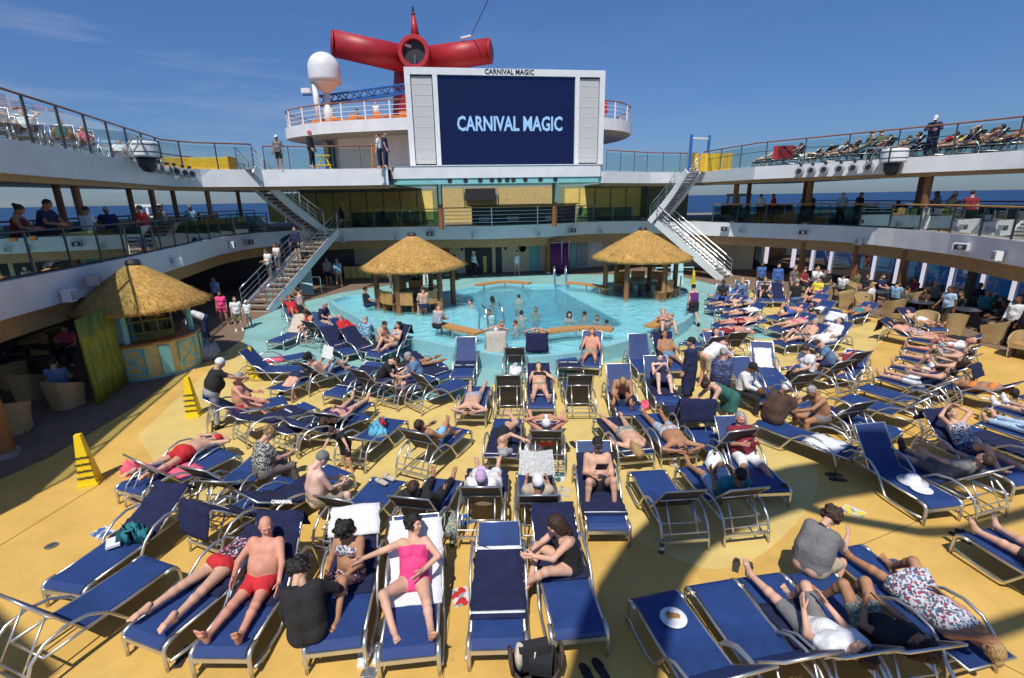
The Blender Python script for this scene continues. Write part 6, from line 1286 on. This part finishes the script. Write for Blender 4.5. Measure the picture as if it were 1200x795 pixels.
# rear upper deck
gu='people on the upper decks'
st(329,199,180,'man in grey vest and cap at the rear upper rail','tan',('cap','white'),[('shirt','grey'),('longtrunks','black')],z=6.1,g=gu)
st(367,196,-90,'man in black with a pink cap at the rear upper rail','light',('cap','pink'),[('longsleeve','black'),('pants','black')],z=6.1,g=gu)
st(446,197,90,'person in white shirt by the orange hoist','light',('short','brown'),[('shirt','white'),('pants','navy')],z=6.1,g=gu)
st(453,196,-90,'tall man in dark shirt left of the screen frame','light',('short','brown'),[('shirt','navy'),('pants','navy')],z=6.1,g=gu)
p=V(441,140,37); person('person in white shirt on the lookout platform','stand',(p.x,37.2,9.6),R(180),'light',('short','grey'),[('shirt','white'),('longtrunks','greymarl')],'m',group=gu)
p=V(418,138,37.5); person('dark haired sunbather on the lookout platform','chair',(p.x,37.5,9.6),R(120),'tan',('short','dark'),[('trunks','black')],'m',group=gu)
p=V(709,146,37); person('person in red clothes leaning on the right platform railing','stand',(p.x,37.3,9.6),R(-160),'light',('short','brown'),[('shirt','red'),('skirt','red')],'f',group=gu)
h,n_,a=hit(1087,170,UR); person('standing man in dark clothes and white cap on the right upper deck','rail',(h.x-n_.x*.45,h.y-n_.y*.45,5.9),R(-50)+math.pi,'tan',('cap','white'),[('longsleeve','navy'),('pants','navy')],'m',group=gu,build=.3)
# sunbathers behind the upper glass
def upl(px,poly,zf,k,lab,pose,skin,wear,sex,rz,hair=('short','dark'),ang=40,back=1.3,lup='upper'):
    h,n_,a=hit(px,180,poly); c=Vector((h.x,h.y,0))-n_*back; dr=Vector((math.cos(rz),math.sin(rz),0))
    LP(c+dr*1.17,c,ang,lab,('person in '+lab,pose,skin,hair,wear,sex),z=zf,world=True,group='loungers on the upper decks',lab='lounger under '+lab)
aR=math.atan2(-3.6,3)
for i,(px,lab,pose,sk,wear,sex,hair) in enumerate((
 (882,'a white wrap nearest the yellow box','recl','light',[('robe','white')],'f',('bun','brown')),
 (898,'pale blue top left of the red board','reclknee','light',[('tank','paleblue'),('briefs','navy')],'f',('short','blond')),
 (938,'white trunks just right of the red board','flatknee','light',[('trunks','white')],'m',('short','brown')),
 (955,'lilac top above the round speakers','flatknee','light',[('tank','lilac'),('briefs','lilac')],'f',('bun','dark')),
 (972,'white shirt above the round speakers','recl','light',[('shirt','white'),('trunks','navy')],'m',('short','dark')),
 (985,'dark bikini above the round speakers','arms','light',[('bra','black'),('briefs','black')],'f',('long','dark')),
 (1045,'beige shirt just behind the right life raft','recl','light',[('shirt','beige'),('trunks','grey')],'m',('short','brown')),
 (1098,'red shirt beside the standing man on the upper deck','recl','pink',[('shirt','red'),('trunks','red')],'m',('short','dark')),
 (1117,'yellow shirt on the right upper deck','recl','light',[('shirt','yellow'),('trunks','navy')],'m',('short','dark')),
 (1140,'white shirt and dark glasses on the right upper deck','recl','tan',[('shirt','white'),('longtrunks','white')],'m',('short','dark')),
 (1172,'bare chest between dark loungers on the right upper deck','recl','pink',[('trunks','navy')],'m',('short','brown')),
 (1196,'bare chest at the very edge of the right upper deck','recl','pink',[('longtrunks','white')],'m',('short','brown')))):
    upl(px,UR,5.9,0,lab,pose,sk,wear,sex,aR+math.pi+.35*(i%3-1),hair)
for px,rz,lab,b_ in((1020,aR+.6,'green shirt sitting with his back turned on the right upper deck',.5),(1010,aR+.8,'dark clothes sitting beside the green shirt on the upper deck',.3)):
    h,n_,a=hit(px,180,UR); c=h-n_*1.0; person('person in '+lab,'edge',(c.x,c.y,6.0),rz,'light',('short','dark'),[('shirt','olive' if 'green' in lab else 'black'),('pants','navy')],'m',group=gu,build=b_)
for px,lab,pose,sk,wear,sex,hair,rz in((8,'brown trunks at the far left upper rail','reclknee','light',[('longtrunks','brown')],'m',('short','brown'),2.0),(36,'white cap holding both arms up on the left upper deck','arms','pink',[('trunks','red')],'m',('cap','white'),-1.0),(70,'dark shirt with a straw hat on the left upper deck','recl','light',[('shirt','navy'),('longtrunks','grey')],'m',('sunhat','beige'),-.9),(98,'orange trunks beside the left life raft','flatknee','pink',[('trunks','orange')],'m',('short','brown'),-1.0),(180,'white shirt behind the left round speakers','recl','light',[('shirt','white'),('trunks','navy')],'m',('short','grey'),-1.0),(196,'red top behind the left round speakers','recl','light',[('tank','red'),('trunks','navy')],'f',('bun','brown'),-1.0)):
    upl(px,UL,6.1,0,lab,pose,sk,wear,sex,rz,hair,back=1.1)
for i,(px,c,w,p_) in enumerate(((912,'navy','trunks','flat'),(925,'maroon','trunks','recl'),(1008,'teal','tank','recl'),(1028,'pink','tank','reclknee'),(1062,'steelblue','shirt','recl'),(1076,'black','tank','flatknee'),(1128,'purple','tank','arms'),(1155,'olive','trunks','reclknee'),(1184,'orange','tank','recl'))):
    upl(px,UR,5.9,0,c+' '+{'trunks':'trunks only','tank':'vest','shirt':'T-shirt'}[w]+' in the long row of the right upper deck',p_,['light','pink','tan'][i%3],[(w,c)]+([] if w=='trunks' else [('trunks','navy')]),'m',aR+math.pi+.25*(i%3-1),('short',['brown','dark','grey'][i%3]),ang=50,back=.9)
for i,(px,c) in enumerate(((22,'purple'),(55,'skyblue'),(84,'white'),(120,'green'),(140,'pink'))):
    upl(px,UL,6.1,0,c+' vest in the row of the left upper deck',['recl','reclknee','arms'][i%3],['light','tan'][i%2],[('tank',c),('trunks','black')],'m',-.9,('short','dark'),ang=52,back=.9)
for i,(px,c) in enumerate(((890,'white'),(905,'red'),(950,'navy'),(985,'lightblue'),(1005,'black'),(1110,'khaki'),(1135,'maroon'),(100,'white'),(125,'navy'),(165,'red'),(190,'khaki'),(225,'lightblue'))):
    l='guest in '+c+' shirt standing on the '+('right' if px>600 else 'left')+' middle deck promenade'
    md(px,.7+.5*(i%3),R(50*i)*57.3,l,['light','tan','brown'][i%3],('short',['dark','brown','grey'][i%3]),[('shirt',c),('pants','black')],'m',['stand','carry','rail'][i%3])
# ------------------------------------------------------------------ dining furniture
def make_chair(label,grp,m='wicker'):
    t=thing('wicker_armchair',label,'armchair',(0,0,0),0,grp)
    b=MB(); b.box((0,0,.38),(.52,.50,.10)); obj('seat',b,M[m],t)
    b=MB(); pl=[(.30,.28),(.31,0),(.28,-.22),(.15,-.31),(-.15,-.31),(-.28,-.22),(-.31,0),(-.30,.28)]; P=resample(smoothpl(pl,4),.08); n=len(P); vs=[];fs=[]
    for i,p in enumerate(P):
        u=abs(i/(n-1)-.5)*2; top=.86-.24*u**1.5; d=Vector((p.x,p.y)).normalized()
        for k,(z,o) in enumerate(((.03,-.03),(.36,-.01),(top,.05),(top,.0),(.36,-.06),(.03,-.07))): vs.append((p.x+d.x*o,p.y+d.y*o,z))
    for i in range(n-1):
        for k in range(6): fs.append((i*6+k,i*6+(k+1)%6,(i+1)*6+(k+1)%6,(i+1)*6+k))
    fs+=[tuple(range(6))[::-1],tuple((n-1)*6+k for k in range(6))]; b.add(vs,fs); obj('shell',b,M[m],t,smooth=False)
    b=MB(); b.box((0,.02,.45),(.48,.46,.06)); obj('cushion',b,M['slingback'] if m!='wicker' else M['soffit'],t)
    for x in(-.22,.22):
        for y in(-.20,.22): b=MB(); b.box((x,y,.165),(.05,.05,.33)); obj('leg',b,M['darkwicker'],t)
    return t
def make_table(label,grp):
    t=thing('dining_table',label,'table',(0,0,0),0,grp); b=MB(); b.lathe([(0,.70),(.43,.70),(.45,.72),(.43,.74),(0,.74)],n=28); obj('table_top',b,M['tabletop'],t)
    b=MB(); b.lathe([(.05,.04),(.05,.70)],n=10); obj('pedestal',b,M['dark'],t); b=MB(); b.lathe([(0,0),(.27,0),(.25,.04),(0,.05)],n=20); obj('foot',b,M['dark'],t); return t
gc='wicker armchairs of the right dining area'; gt='tables of the right dining area'
ch=None
def chair(p,rz,label,grp):
    global ch
    if ch is None: ch=make_chair(label,grp); ch.location=p; ch.scale=(.9,.9,.9); ch.rotation_euler=(0,0,rz); return ch
    return dup(ch,p,rz,label,grp)
for px,py,rz,l in((990,360,60,'wicker armchair just right of the pink legs'),(1000,352,200,'wicker armchair by the middle dining column'),(1010,366,150,'tan wicker armchair with a pale side by the yellow floor edge'),(1045,372,20,'wicker armchair at the foot of the brown column'),(1082,392,140,'wicker armchair behind the walking waiter'),(1115,392,-30,'wicker armchair turned to the deck right of the walking waiter'),(1162,402,30,'wicker armchair under the dark woman by the white waiter'),(1196,420,120,'wicker armchair at the frame edge behind the white waiter'),(965,352,90,'wicker armchair beside the camera holding man'),(1070,362,0,'wicker armchair in the shade behind the column')):
    chair(G(px,py),R(rz),l,gc)
tb=None
def table(p,label,grp):
    global tb
    if tb is None: tb=make_table(label,grp); tb.location=p; tb.scale=(.9,.9,.9); return
    dup(tb,p,0,label,grp)
for px,py,l in((975,352,'dining table behind the camera holding man'),(1025,360,'dining table with plates by the middle column'),(1075,374,'dining table behind the brown column'),(1128,384,'dining table behind the walking waiter'),(1175,388,'dining table by the white shirted waiter')): table(G(px,py),l,gt)
gd='diners in the right dining area'
for px,py,rz,l,sk,w,hr in((985,350,-60,'diner in white shirt at the table by the banner','tan','white',('short','dark')),(1012,352,120,'dark haired diner in black behind the middle column','tan','black',('short','dark')),(1030,352,200,'diner in navy facing out by the windows','light','navy',('short','dark')),(1047,362,-70,'diner in pale blue shirt left of the brown column','light','lightblue',('short','brown')),(1066,356,100,'diner in maroon right of the brown column','tan','maroon',('short','dark')),(1078,372,80,'diner in brown dress leaning on her table','tan','brown',('long','dark')),(1142,366,150,'diner in navy by the window behind the waiters','brown','navy',('short','dark')),(1168,392,70,'dark diner in black dress beside the white waiter','brown','black',('long','dark')),(1000,346,30,'diner in green shirt near the banner','tan','olive',('short','dark')),(1092,362,-100,'diner in grey behind the waiter in pale blue','light','grey',('short','grey')),(965,345,150,'diner in black near the far windows','tan','black',('short','dark')),(940,343,190,'diner in red near the far windows','light','maroon',('short','brown'))):
    p=G(px,py); person(l,'chair',(p.x,p.y,-.05),R(rz),sk,hr,[('shirt',w),('pants','black')],'f' if hr[0]=='long' else 'm',group=gd)
gl2='wicker armchairs of the left dining area'
for px,py,rz,l in((80,478,-10,'wicker armchair under the man in a blue shirt'),(18,508,30,'wicker armchair at the left frame edge'),(45,420,150,'pale wicker armchair behind two dark tables'),(66,412,180,'pale wicker armchair near the bamboo screen'),(20,455,60,'dark shaded wicker armchair left of the tables'),(38,468,0,'shaded wicker armchair before the dark tables')): chair(G(px,py),R(rz),l,gl2)
for px,py,l in((45,448,'dark round table in the left dining area, nearest'),(38,432,'dark round table in the left dining area, middle'),(70,430,'dark round table beside the bamboo screen')): table(G(px,py),l,'tables of the left dining area')
p=G(77,474); person('man in blue shirt with his back turned in the left dining area','chair',(p.x,p.y,-.03),R(20),'light',('short','brown'),[('shirt','steelblue'),('pants','navy')],'m',group='diners in the left dining area')
p=G(85,425); person('diner in pink shirt behind the bamboo screen','chair',(p.x,p.y,-.03),R(200),'light',('short','brown'),[('shirt','pink'),('pants','navy')],'m',group='diners in the left dining area')
p=G(14,440); person('dark diner at the left frame edge','chair',(p.x,p.y,-.03),R(-60),'brown',('short','dark'),[('shirt','navy'),('pants','black')],'m',group='diners in the left dining area')
# middle deck chairs and tables seen through the glass
gq='dark green chairs on the middle deck'
c2=None
def mchair(x,y,rz,l,m='green',g=gq):
    t=thing('deck_chair',l,'chair',(x,y,3.05),rz,g); b=MB(); b.box((0,0,.44),(.48,.46,.05)); obj('seat',b,M[m],t); b=MB(); b.add([(-.24,-.23,.46),(.24,-.23,.46),(.28,-.33,.95),(-.28,-.33,.95),(-.24,-.20,.46),(.24,-.20,.46),(.28,-.30,.95),(-.28,-.30,.95)],[(0,1,2,3),(7,6,5,4),(0,4,5,1),(1,5,6,2),(2,6,7,3),(3,7,4,0)]); obj('backrest',b,M[m],t)
    for xx in(-.2,.2):
        for yy in(-.2,.2): b=MB(); b.tube([(xx,yy,0),(xx,yy,.43)],.02,6); obj('leg',b,M['alu'],t)
for i,(px,dd) in enumerate(((838,33),(846,34),(872,33),(886,31.5),(900,31),(912,30.5),(925,29),(938,28))):
    h,n_,a=hit(px,250,ML); x,y=(h-n_*(1.0+.5*(i%3))).xy; mchair(x,y,R(40*i),'dark green chair on the right middle deck behind glass')
for i,(px,dd) in enumerate(((120,18),(150,20),(165,22),(215,26),(232,28),(255,30))):
    h,n_,a=hit(px,250,ML); x,y=(h-n_*(1.0+.5*(i%3))).xy; mchair(x,y,R(70*i),'dark green chair on the left middle deck behind glass',g='dark green chairs on the left middle deck')
for px,l in((466,'pale aqua chair, left one below the yellow panels'),(486,'pale aqua chair, right one below the yellow panels'),(440,'white chair under the seated person below the yellow panels')):
    h,n_,a=hit(px,255,[(-12,31),(6,31.6)]); mchair(h.x,h.y,R(90 if px<480 else -90),l,'aquapale','pale chairs before the yellow panels')
h,n_,a=hit(447,255,[(-12,31),(6,31.6)]); person('person in dark clothes seated before the yellow panels','chair',(h.x,h.y,3.02),R(180),'light',('short','grey'),[('shirt','black'),('pants','black')],'m',group=gm)
for px,l in((664,'aqua chair behind green glass beside the bar post'),(676,'aqua chair behind green glass below the right panels'),(690,'aqua chair behind green glass, farthest right')):
    h,n_,a=hit(px,250,[(2,33),(9,33.4)]); mchair(h.x,h.y,R(60),l,'aquapale','aqua chairs behind the right green glass')
for i,(px,dd,l,w) in enumerate(((1025,27,'guest in dark shirt seated behind the right middle glass','black'),(1050,27,'guest in blue shirt seated behind the right middle glass','lightblue'),(1085,25,'guest in white shirt seated behind the right middle glass','white'),(845,35,'guest in black seated far along the right middle deck','navy'),(108,19.5,'guest in brown seated behind the left middle glass','brown'),(140,20,'guest in black cap seated behind the left middle glass','black'),(262,33,'guest in white seated far along the left middle deck','white'),(268,34,'guest in red seated far along the left middle deck','red'))):
    h,n_,a=hit(px,250,ML); x,y=(h-n_*(1.2+.4*(i%2))).xy; mchair(x,y,R(60*i),'dark chair under the '+l,'dark','dark chairs of seated guests on the middle deck'); person(l,'chair',(x,y,3.0),R(60*i),'tan',('short','dark'),[('shirt',w),('pants','black')],'m',group=gm)
for px,bk_,l in((1030,1.6,'table with pale cloth behind the right middle glass, first'),(1092,1.6,'table with pale cloth behind the right middle glass, second'),(1150,1.6,'table with pale cloth behind the right middle glass, third'),(135,2.2,'table with pale cloth behind the left middle glass')):
    h,n_,a=hit(px,250,ML); x,y=(h-n_*bk_).xy; t=thing('promenade_table',l,'table',(x,y,3.05),0,'pale tables on the middle deck'); b=MB(); b.lathe([(0,.58),(.42,.58),(.42,.62),(0,.62)],n=24); obj('table_top',b,M['creamtowel'],t); b=MB(); b.lathe([(.05,0),(.05,.58)],n=8); obj('leg',b,M['dark'],t)
# ------------------------------------------------------------------ small things
def cone(px,py,lab,s=1.,rz=0.):
    t=thing('caution_cone',lab,'caution sign',G(px,py),rz,'yellow caution cones'); h_=.92*s
    b=MB(); w=.125*s; w2=.045*s
    b.add([(-w,-w,.04),(w,-w,.04),(w,w,.04),(-w,w,.04),(-w2,-w2,h_),(w2,-w2,h_),(w2,w2,h_),(-w2,w2,h_)],[(0,1,5,4),(1,2,6,5),(2,3,7,6),(3,0,4,7),(4,5,6,7),(3,2,1,0)]); obj('body',b,M['conecol'],t)
    b=MB(); b.box((0,0,.02),(.30*s,.30*s,.04)); obj('base',b,M['conecol'],t)
    for k in range(4):
        z=.16+.12*k; ww=w+(w2-w)*(z/h_); text('lettering','CAUTION',.05*s,(0,-ww-.012,z*s),M['black'],t,bold=.003,rx=math.pi/2-.12,sx=1.05,ext=.001)
    return t
cone(107,566,'tall yellow caution cone alone on the near left floor',1.,.35)
cone(298,443,'yellow caution cone stack beside the dark aqua deck lounger',.95,.2); cone(228,487,'yellow caution cone behind the man in the white cap',1.,.2)
cone(1092,391,'small yellow floor sign in front of the walking waiter',.62,.3); cone(812,333,'small yellow caution cone by the right pool hut',.8); cone(994,352,'small yellow floor sign behind the pink legs',.6)
def plate(t,y,x,lab,food=True,hat=False):
    q=thing('plate',lab,'plate',on(t,y,x,.372),0); b=MB(); b.lathe([(0,0),(.09,0),(.14,.018),(.135,.022),(.085,.006),(0,.006)],n=28); obj('dish',b,M['white'],q,smooth=True)
    if food:
        b=MB(); 
        for i in range(5): b.lathe([(0,.006),(.032,.008),(.03,.02),(0,.024)],c=(random.uniform(-.05,.05),random.uniform(-.05,.05),.004*i),n=12)
        obj('cookies',b,mat('cookie',(.42,.20,.06),.8),q)
plate(t9,.72,.02,'white plate of cookies on the nearest empty lounger')
tS=[o for o in bpy.data.objects if o.get('label')=='empty lounger in the shade with a white hat and plate'][0]
plate(tS,.80,.05,'white plate beside a white hat on the shaded lounger',False)
b=MB(); b.lathe([(0,.0),(.19,.0),(.20,.012),(.10,.02),(.10,.08),(.07,.11),(0,.115)],n=28); tag(obj('sun_hat',b,M['wtowel'],loc=on(tS,.55,-.02,.375),smooth=True),'white sun hat on the shaded empty lounger','hat')
# beach bag in front
bp=Vector((*G(628,800).xy,0)); t=thing('wicker_bag','dark woven beach bag with black clothes in the front middle','bag',bp,.1)
b=MB(); b.lathe([(0,0),(.19,0),(.23,.12),(.245,.26),(.225,.27),(.21,.14),(.17,.02),(0,.02)],n=30); obj('basket',b,M['darkwicker'],t,smooth=False)
for s in(-1,1): b=MB(); b.tube([(s*.23,-.09,.24),(s*.25,-.08,.38),(s*.25,0,.44),(s*.25,.08,.38),(s*.23,.09,.24)],.022,8); obj('handle',b,M['darkwicker'],t,smooth=True)
b=MB(); b.box((-.02,.02,.33),(.30,.10,.28),rz=.1); b.box((.06,.0,.28),(.22,.22,.16),rz=-.3); obj('folded_clothes',b,M['black'],t)
b=MB(); b.tube([(-.03,-.04,.26),(-.01,-.04,.42)],.008,5); obj('white_piping',b,M['wtowel'],t)
b=MB(); b.tube([(-.16,-.02,.2),(-.17,-.02,.40),(-.15,.02,.46),(-.13,.05,.40),(-.14,.05,.2)],.04,8); obj('rolled_mat',b,M['creamtowel'],t,smooth=True)
def pair(px,py,rz,lab,m,z=0.):
    p=G(px,py,z); t=thing('sandal_pair',lab,'sandals',p,rz)
    for s in(-1,1):
        b=MB(); b.prism([(s*.075+x,y) for x,y in((-.035,-.12),(.035,-.12),(.045,.05),(.035,.13),(0,.15),(-.035,.13),(-.045,.05))],0,.022); o=obj('sandal',b,M[m],t)
        c=MB(); c.tube([(s*.075-.04,.03,.02),(s*.075-.01,.07,.055),(s*.075+.02,.07,.055),(s*.075+.045,.03,.02)],.010,6); obj('strap',c,M[m],o,smooth=True)
pair(697,790,.4,'pair of black flip flops on the floor beside the beach bag','black'); pair(870,666,-.5,'pair of dark grey flip flops by the curly haired woman','darkwicker'); pair(452,563,.9,'pair of tan sandals lying on a blue lounger','creamtowel',.37); pair(223,770,.2,'pair of dark shoes under the bald man lounger','dark')
pair(660,578,1.2,'pair of beige sandals beside the newspaper reader','creamtowel'); pair(668,523,.3,'pair of black sandals beside the white hatted man','black')
def bag(px,py,lab,m,s=1.,z=0.,cat='bag'):
    p=G(px,py,z); t=thing('beach_bag',lab,cat,p,random.uniform(0,3)); b=MB(); b.lathe([(0,0),(.15*s,0),(.19*s,.08*s),(.16*s,.20*s),(.08*s,.26*s),(0,.25*s)],n=14,jit=[0,.12,.15,.15,.2,0]); obj('sack',b,M[m] if m in M else clothmat(m),t,smooth=True)
    b=MB(); b.tube([(-.07*s,0,.24*s),(-.05*s,0,.36*s),(.05*s,0,.36*s),(.07*s,0,.24*s)],.012,6); obj('handle',b,M[m] if m in M else clothmat(m),t,smooth=True)
bag(527,625,'green and white printed bag below the man in black','leafy'); bag(612,530,'black bag by the curled up woman','black'); bag(624,533,'white bag beside the white hatted man','wtowel'); bag(460,745,'dark sheer cloth bag under the pink swimsuit lounger','darkwicker',.8)
bag(604,440,'white plastic bag with a pink base by the pool gazers','wtowel',.9,.3); bag(672,690,'small colourful bag between the two front loungers','floral',.6); bag(155,555,'pink beach bag under the grey backed lounger','pinktowel',.8) ; bag(790,545,'yellow cup bag near the bending woman','creamtowel',.6)
bag(243,420,'big grey sack beside the bar counter','greymarl',2.0); bag(835,548,'white crumpled cloth bag by the navy towel','wtowel',.8,.3); bag(448,500,'small red bag on the lounger with a cyan cloth','red',.45,.37); bag(755,480,'pink bag on the floor between two reclining sunbathers','pinktowel',.6)
def cup(px,py,lab,m,z=0.):
    t=thing('drink_cup',lab,'cup',G(px,py,z)); b=MB(); b.lathe([(0,0),(.035,0),(.045,.13),(.040,.13),(.032,.01),(0,.01)],n=16); obj('tumbler',b,M['wglass'],t,smooth=True); b=MB(); b.lathe([(0,.012),(.034,.012),(.040,.10),(0,.10)],n=16); obj('drink',b,mat(m,(.75,.5,.02),.3),t)
cup(767,562,'tumbler of yellow drink on the floor beside checked shorts','orange_drink'); cup(1010,772,'tumbler of yellow drink under the front right loungers','orange_drink')
# things held
def held(name,lab,cat,p,rot,size,m):
    b=MB(); b.box((0,0,0),size); o=obj(name,b,m); o.location=p; o.rotation_euler=rot; return tag(o,lab,cat)
P10=t10
held('tablet','dark tablet held by the man in a black cap','tablet',on(t10,.40,.0,.93),(R(-40),0,t10.rotation_euler[2]),(.17,.012,.24),M['dark'])
tr=[o for o in bpy.data.objects if o.get('label')=='blue sling lounger under the reader with a white cap'][0]
for s in(-1,1): held('newspaper','open newspaper held up by the reader in a white cap' if s<0 else 'folded half of the newspaper held by the white capped reader','newspaper',on(tr,.34,s*.13,.98),(R(-20),0,tr.rotation_euler[2]+s*.25),(.27,.006,.36),mat('newsprint',(.55,.55,.53),.8,var=.3,scale=25))
tr=[o for o in bpy.data.objects if o.get('label')=='blue sling lounger under the man reading a newspaper'][0]
held('newspaper','newspaper held by the curly haired reader on the aqua deck','newspaper',on(tr,.34,0,.98),(R(-20),0,tr.rotation_euler[2]),(.42,.006,.32),M['wtowel'])
tr=[o for o in bpy.data.objects if o.get('label')=='blue sling lounger under the man in a red polo shirt'][0]
held('phone','dark phone in the hands of the red polo man','phone',on(tr,.36,0,.86),(R(-50),0,tr.rotation_euler[2]),(.08,.01,.14),M['dark'])
b=MB(); b.lathe([(0,-.01),(.15,-.01),(.15,.01),(0,.01)],n=24)
# lounger carried on the stairs
p=G(338,296,1.9); tc_=thing('sun_lounger','folded navy lounger being carried down the left stairs','sun lounger',p,R(60)); tc_.rotation_euler=(R(52),0,R(35))
for nm,me,par in lounger_parts(0):
    if par: continue
    o=bpy.data.objects.new(nm,me); COL.objects.link(o); o.parent=tc_
# pale aqua screens by the stairs
for px,py,l in((360,345,'pale aqua slanted screen beside the left stairs'),(793,333,'pale aqua slanted screen beside the right stairs')):
    t=thing('aqua_screen',l,'screen',G(px,py),0); b=MB(); b.add([(-.35,0,0),(.35,0,0),(.30,.1,1.25),(-.35,.1,1.4),(-.35,.05,0),(.35,.05,0),(.30,.15,1.25),(-.35,.15,1.4)],[(0,1,2,3),(7,6,5,4),(0,4,5,1),(1,5,6,2),(2,6,7,3),(3,7,4,0)]); obj('panel',b,M['aquapale'],t); b=MB(); b.tube([(-1.2,-.1,0),(-1.2,-.1,.9),(.8,-.1,.9),(.8,-.1,0)],.03,6); obj('guard_rail',b,M['aquapale'],t,smooth=True)

# more sunbathers in the packed right hand rows
for F,D,a,l,p_,sk,hr,w,sx in (
 ((850,362),(890,357),20,'woman in a striped top squeezed in by the pool edge','flat','light',('short','brown'),[('tank','stripes'),('trunks','black')],'f'),
 ((905,372),(945,366),30,'man in blue shorts lying in the middle of the right rows','flatknee','pink',('short','brown'),[('longtrunks','blue')],'m'),
 ((908,386),(946,380),30,'woman in pink bikini lying in the middle of the right rows','flat','light',('bun','blond'),[('bra','pink'),('briefs','pink')],'f'),
 ((912,402),(948,398),40,'man in grey trunks reading in the right rows','read','light',('short','grey'),[('trunks','grey')],'m'),
 ((990,372),(1028,364),30,'man in teal trunks lying near the tan armchair','flat','tan',('short','dark'),[('trunks','teal')],'m'),
 ((1085,444),(1128,455),34,'woman in orange bikini beyond the empty right loungers','flat','tan',('bun','dark'),[('bra','orange'),('briefs','orange')],'f'),
 ((860,428),(838,412),44,'woman in lilac dress behind the flowered blouse','recl','light',('bun','brown'),[('dress','lilac')],'f'),
 ((690,428),(694,408),50,'man with khaki trunks beside the tall blue backrest','recl','pink',('short','brown'),[('trunks','khaki')],'m'),
 ((425,470),(405,486),34,'woman in purple bikini between empty blue loungers','flat','light',('bun','brown'),[('bra','purple'),('briefs','purple')],'f')): quick(F,D,a,l,p_,sk,hr,w,sx,l)
for px,py,rz,l,sk,w,hr in((1016,364,40,'diner in white blouse at the plates table','light','white',('bun','blond')),(1058,370,-80,'diner in olive shirt close to the brown column','tan','olive',('short','dark')),(1118,378,90,'diner in black behind the pale blue waiter','tan','black',('short','dark')),(1150,376,-60,'diner in teal near the farthest right window','light','teal',('short','grey')),(955,356,120,'diner in yellow behind the white camera man','light','yellow',('short','brown')),(1188,384,150,'diner in grey at the right edge window','tan','grey',('short','dark'))):
    p=G(px,py); person(l,'chair',(p.x,p.y,-.05),R(rz),sk,hr,[('shirt',w),('pants','black')],'m',group=gd)
# ------------------------------------------------------------------ odds and ends left between the loungers
def bottle(px,py,lab,c=(.35,.5,.6)):
    t=thing('water_bottle',lab,'bottle',G(px,py)); b=MB(); b.lathe([(0,0),(.033,0),(.035,.02),(.035,.14),(.015,.18),(.014,.20),(0,.2)],n=14); obj('body',b,M['wglass'],t,smooth=True); b=MB(); b.lathe([(0,.20),(.017,.20),(.017,.225),(0,.225)],n=12); obj('cap',b,M['blue'],t); b=MB(); b.lathe([(.0355,.06),(.0355,.11)],n=14); obj('label_band',b,M['white'],t)
for px,py,l in((530,640,'clear water bottle beside the pink swimsuit lounger'),(664,612,'clear water bottle beside the tablet reader'),(384,640,'clear water bottle behind the patterned bikini lounger'),(775,648,'clear water bottle on the pale curve of floor'),(478,520,'clear water bottle by the crossed ankles man')): bottle(px,py,l)
def magazine(px,py,rz,lab,c):
    b=MB(); b.box((0,0,.008),(.21,.28,.014)); o=obj('magazine',b,patterned('print_'+c,[(.6,.6,.6),CCOL[c],(.3,.3,.32),(.65,.62,.55)],14),loc=G(px,py)); o.rotation_euler=(0,0,rz); tag(o,lab,'magazine')
magazine(540,700,.3,'red magazine on the floor beside the banded navy towel','red'); magazine(120,625,1.1,'blue magazine on the floor behind the teal shirt lounger','blue'); magazine(1000,600,.7,'yellow magazine on the sunny floor by the shaded plate lounger','yellow'); magazine(655,560,-.4,'green magazine between the two reading men','green')
pair(433,770,.2,'pair of white flip flops between the two front middle loungers','wtowel'); pair(545,610,2.0,'pair of blue flip flops under the lilac headscarf lounger','blue'); pair(840,585,.8,'pair of brown sandals on the floor below the teal shirt','wood'); pair(980,560,1.4,'pair of dark sandals in the shade left of the plate lounger','dark'); pair(250,520,1.4,'pair of white sandals by the red capped man','wtowel'); pair(1130,630,.4,'pair of black flip flops beside the dark clothed legs','black')

b=MB()
for pts_ in(((1085,733),(1200,792)),((1085,733),(1120,700)),((520,795),(535,640)),((0,640),(130,560)),((960,660),(1200,560))):
    q=[tuple(G(x,y).xy) for x,y in pts_]; b.wall(q,.0045,.0055,.012)
struct('deck_seam',b,mat('seam_sealant',(.30,.20,.07),.7))
for px,py,l in((432,790,'small round steel floor drain in the front row gap'),(640,650,'small round steel floor drain beside the banded towel lounger'),(700,585,'small round steel floor drain by the tablet reader'),(1050,660,'small round steel floor drain on the sunny right floor'),(60,640,'small round steel floor drain on the near left floor')):
    t=thing('floor_drain',l,'drain',G(px,py,.006),0,'floor drains'); b=MB(); b.lathe([(0,0),(.075,0),(.08,.006),(.06,.008),(0,.007)],n=24); obj('ring',b,M['alu'],t); b=MB(); [b.box((0,y,.009),(.10*math.cos(y*18),.010,.003)) for y in(-.045,-.022,0,.022,.045)]; obj('slots',b,M['dark'],t)
# white side stripes and a cord on the red trunks of the bald man
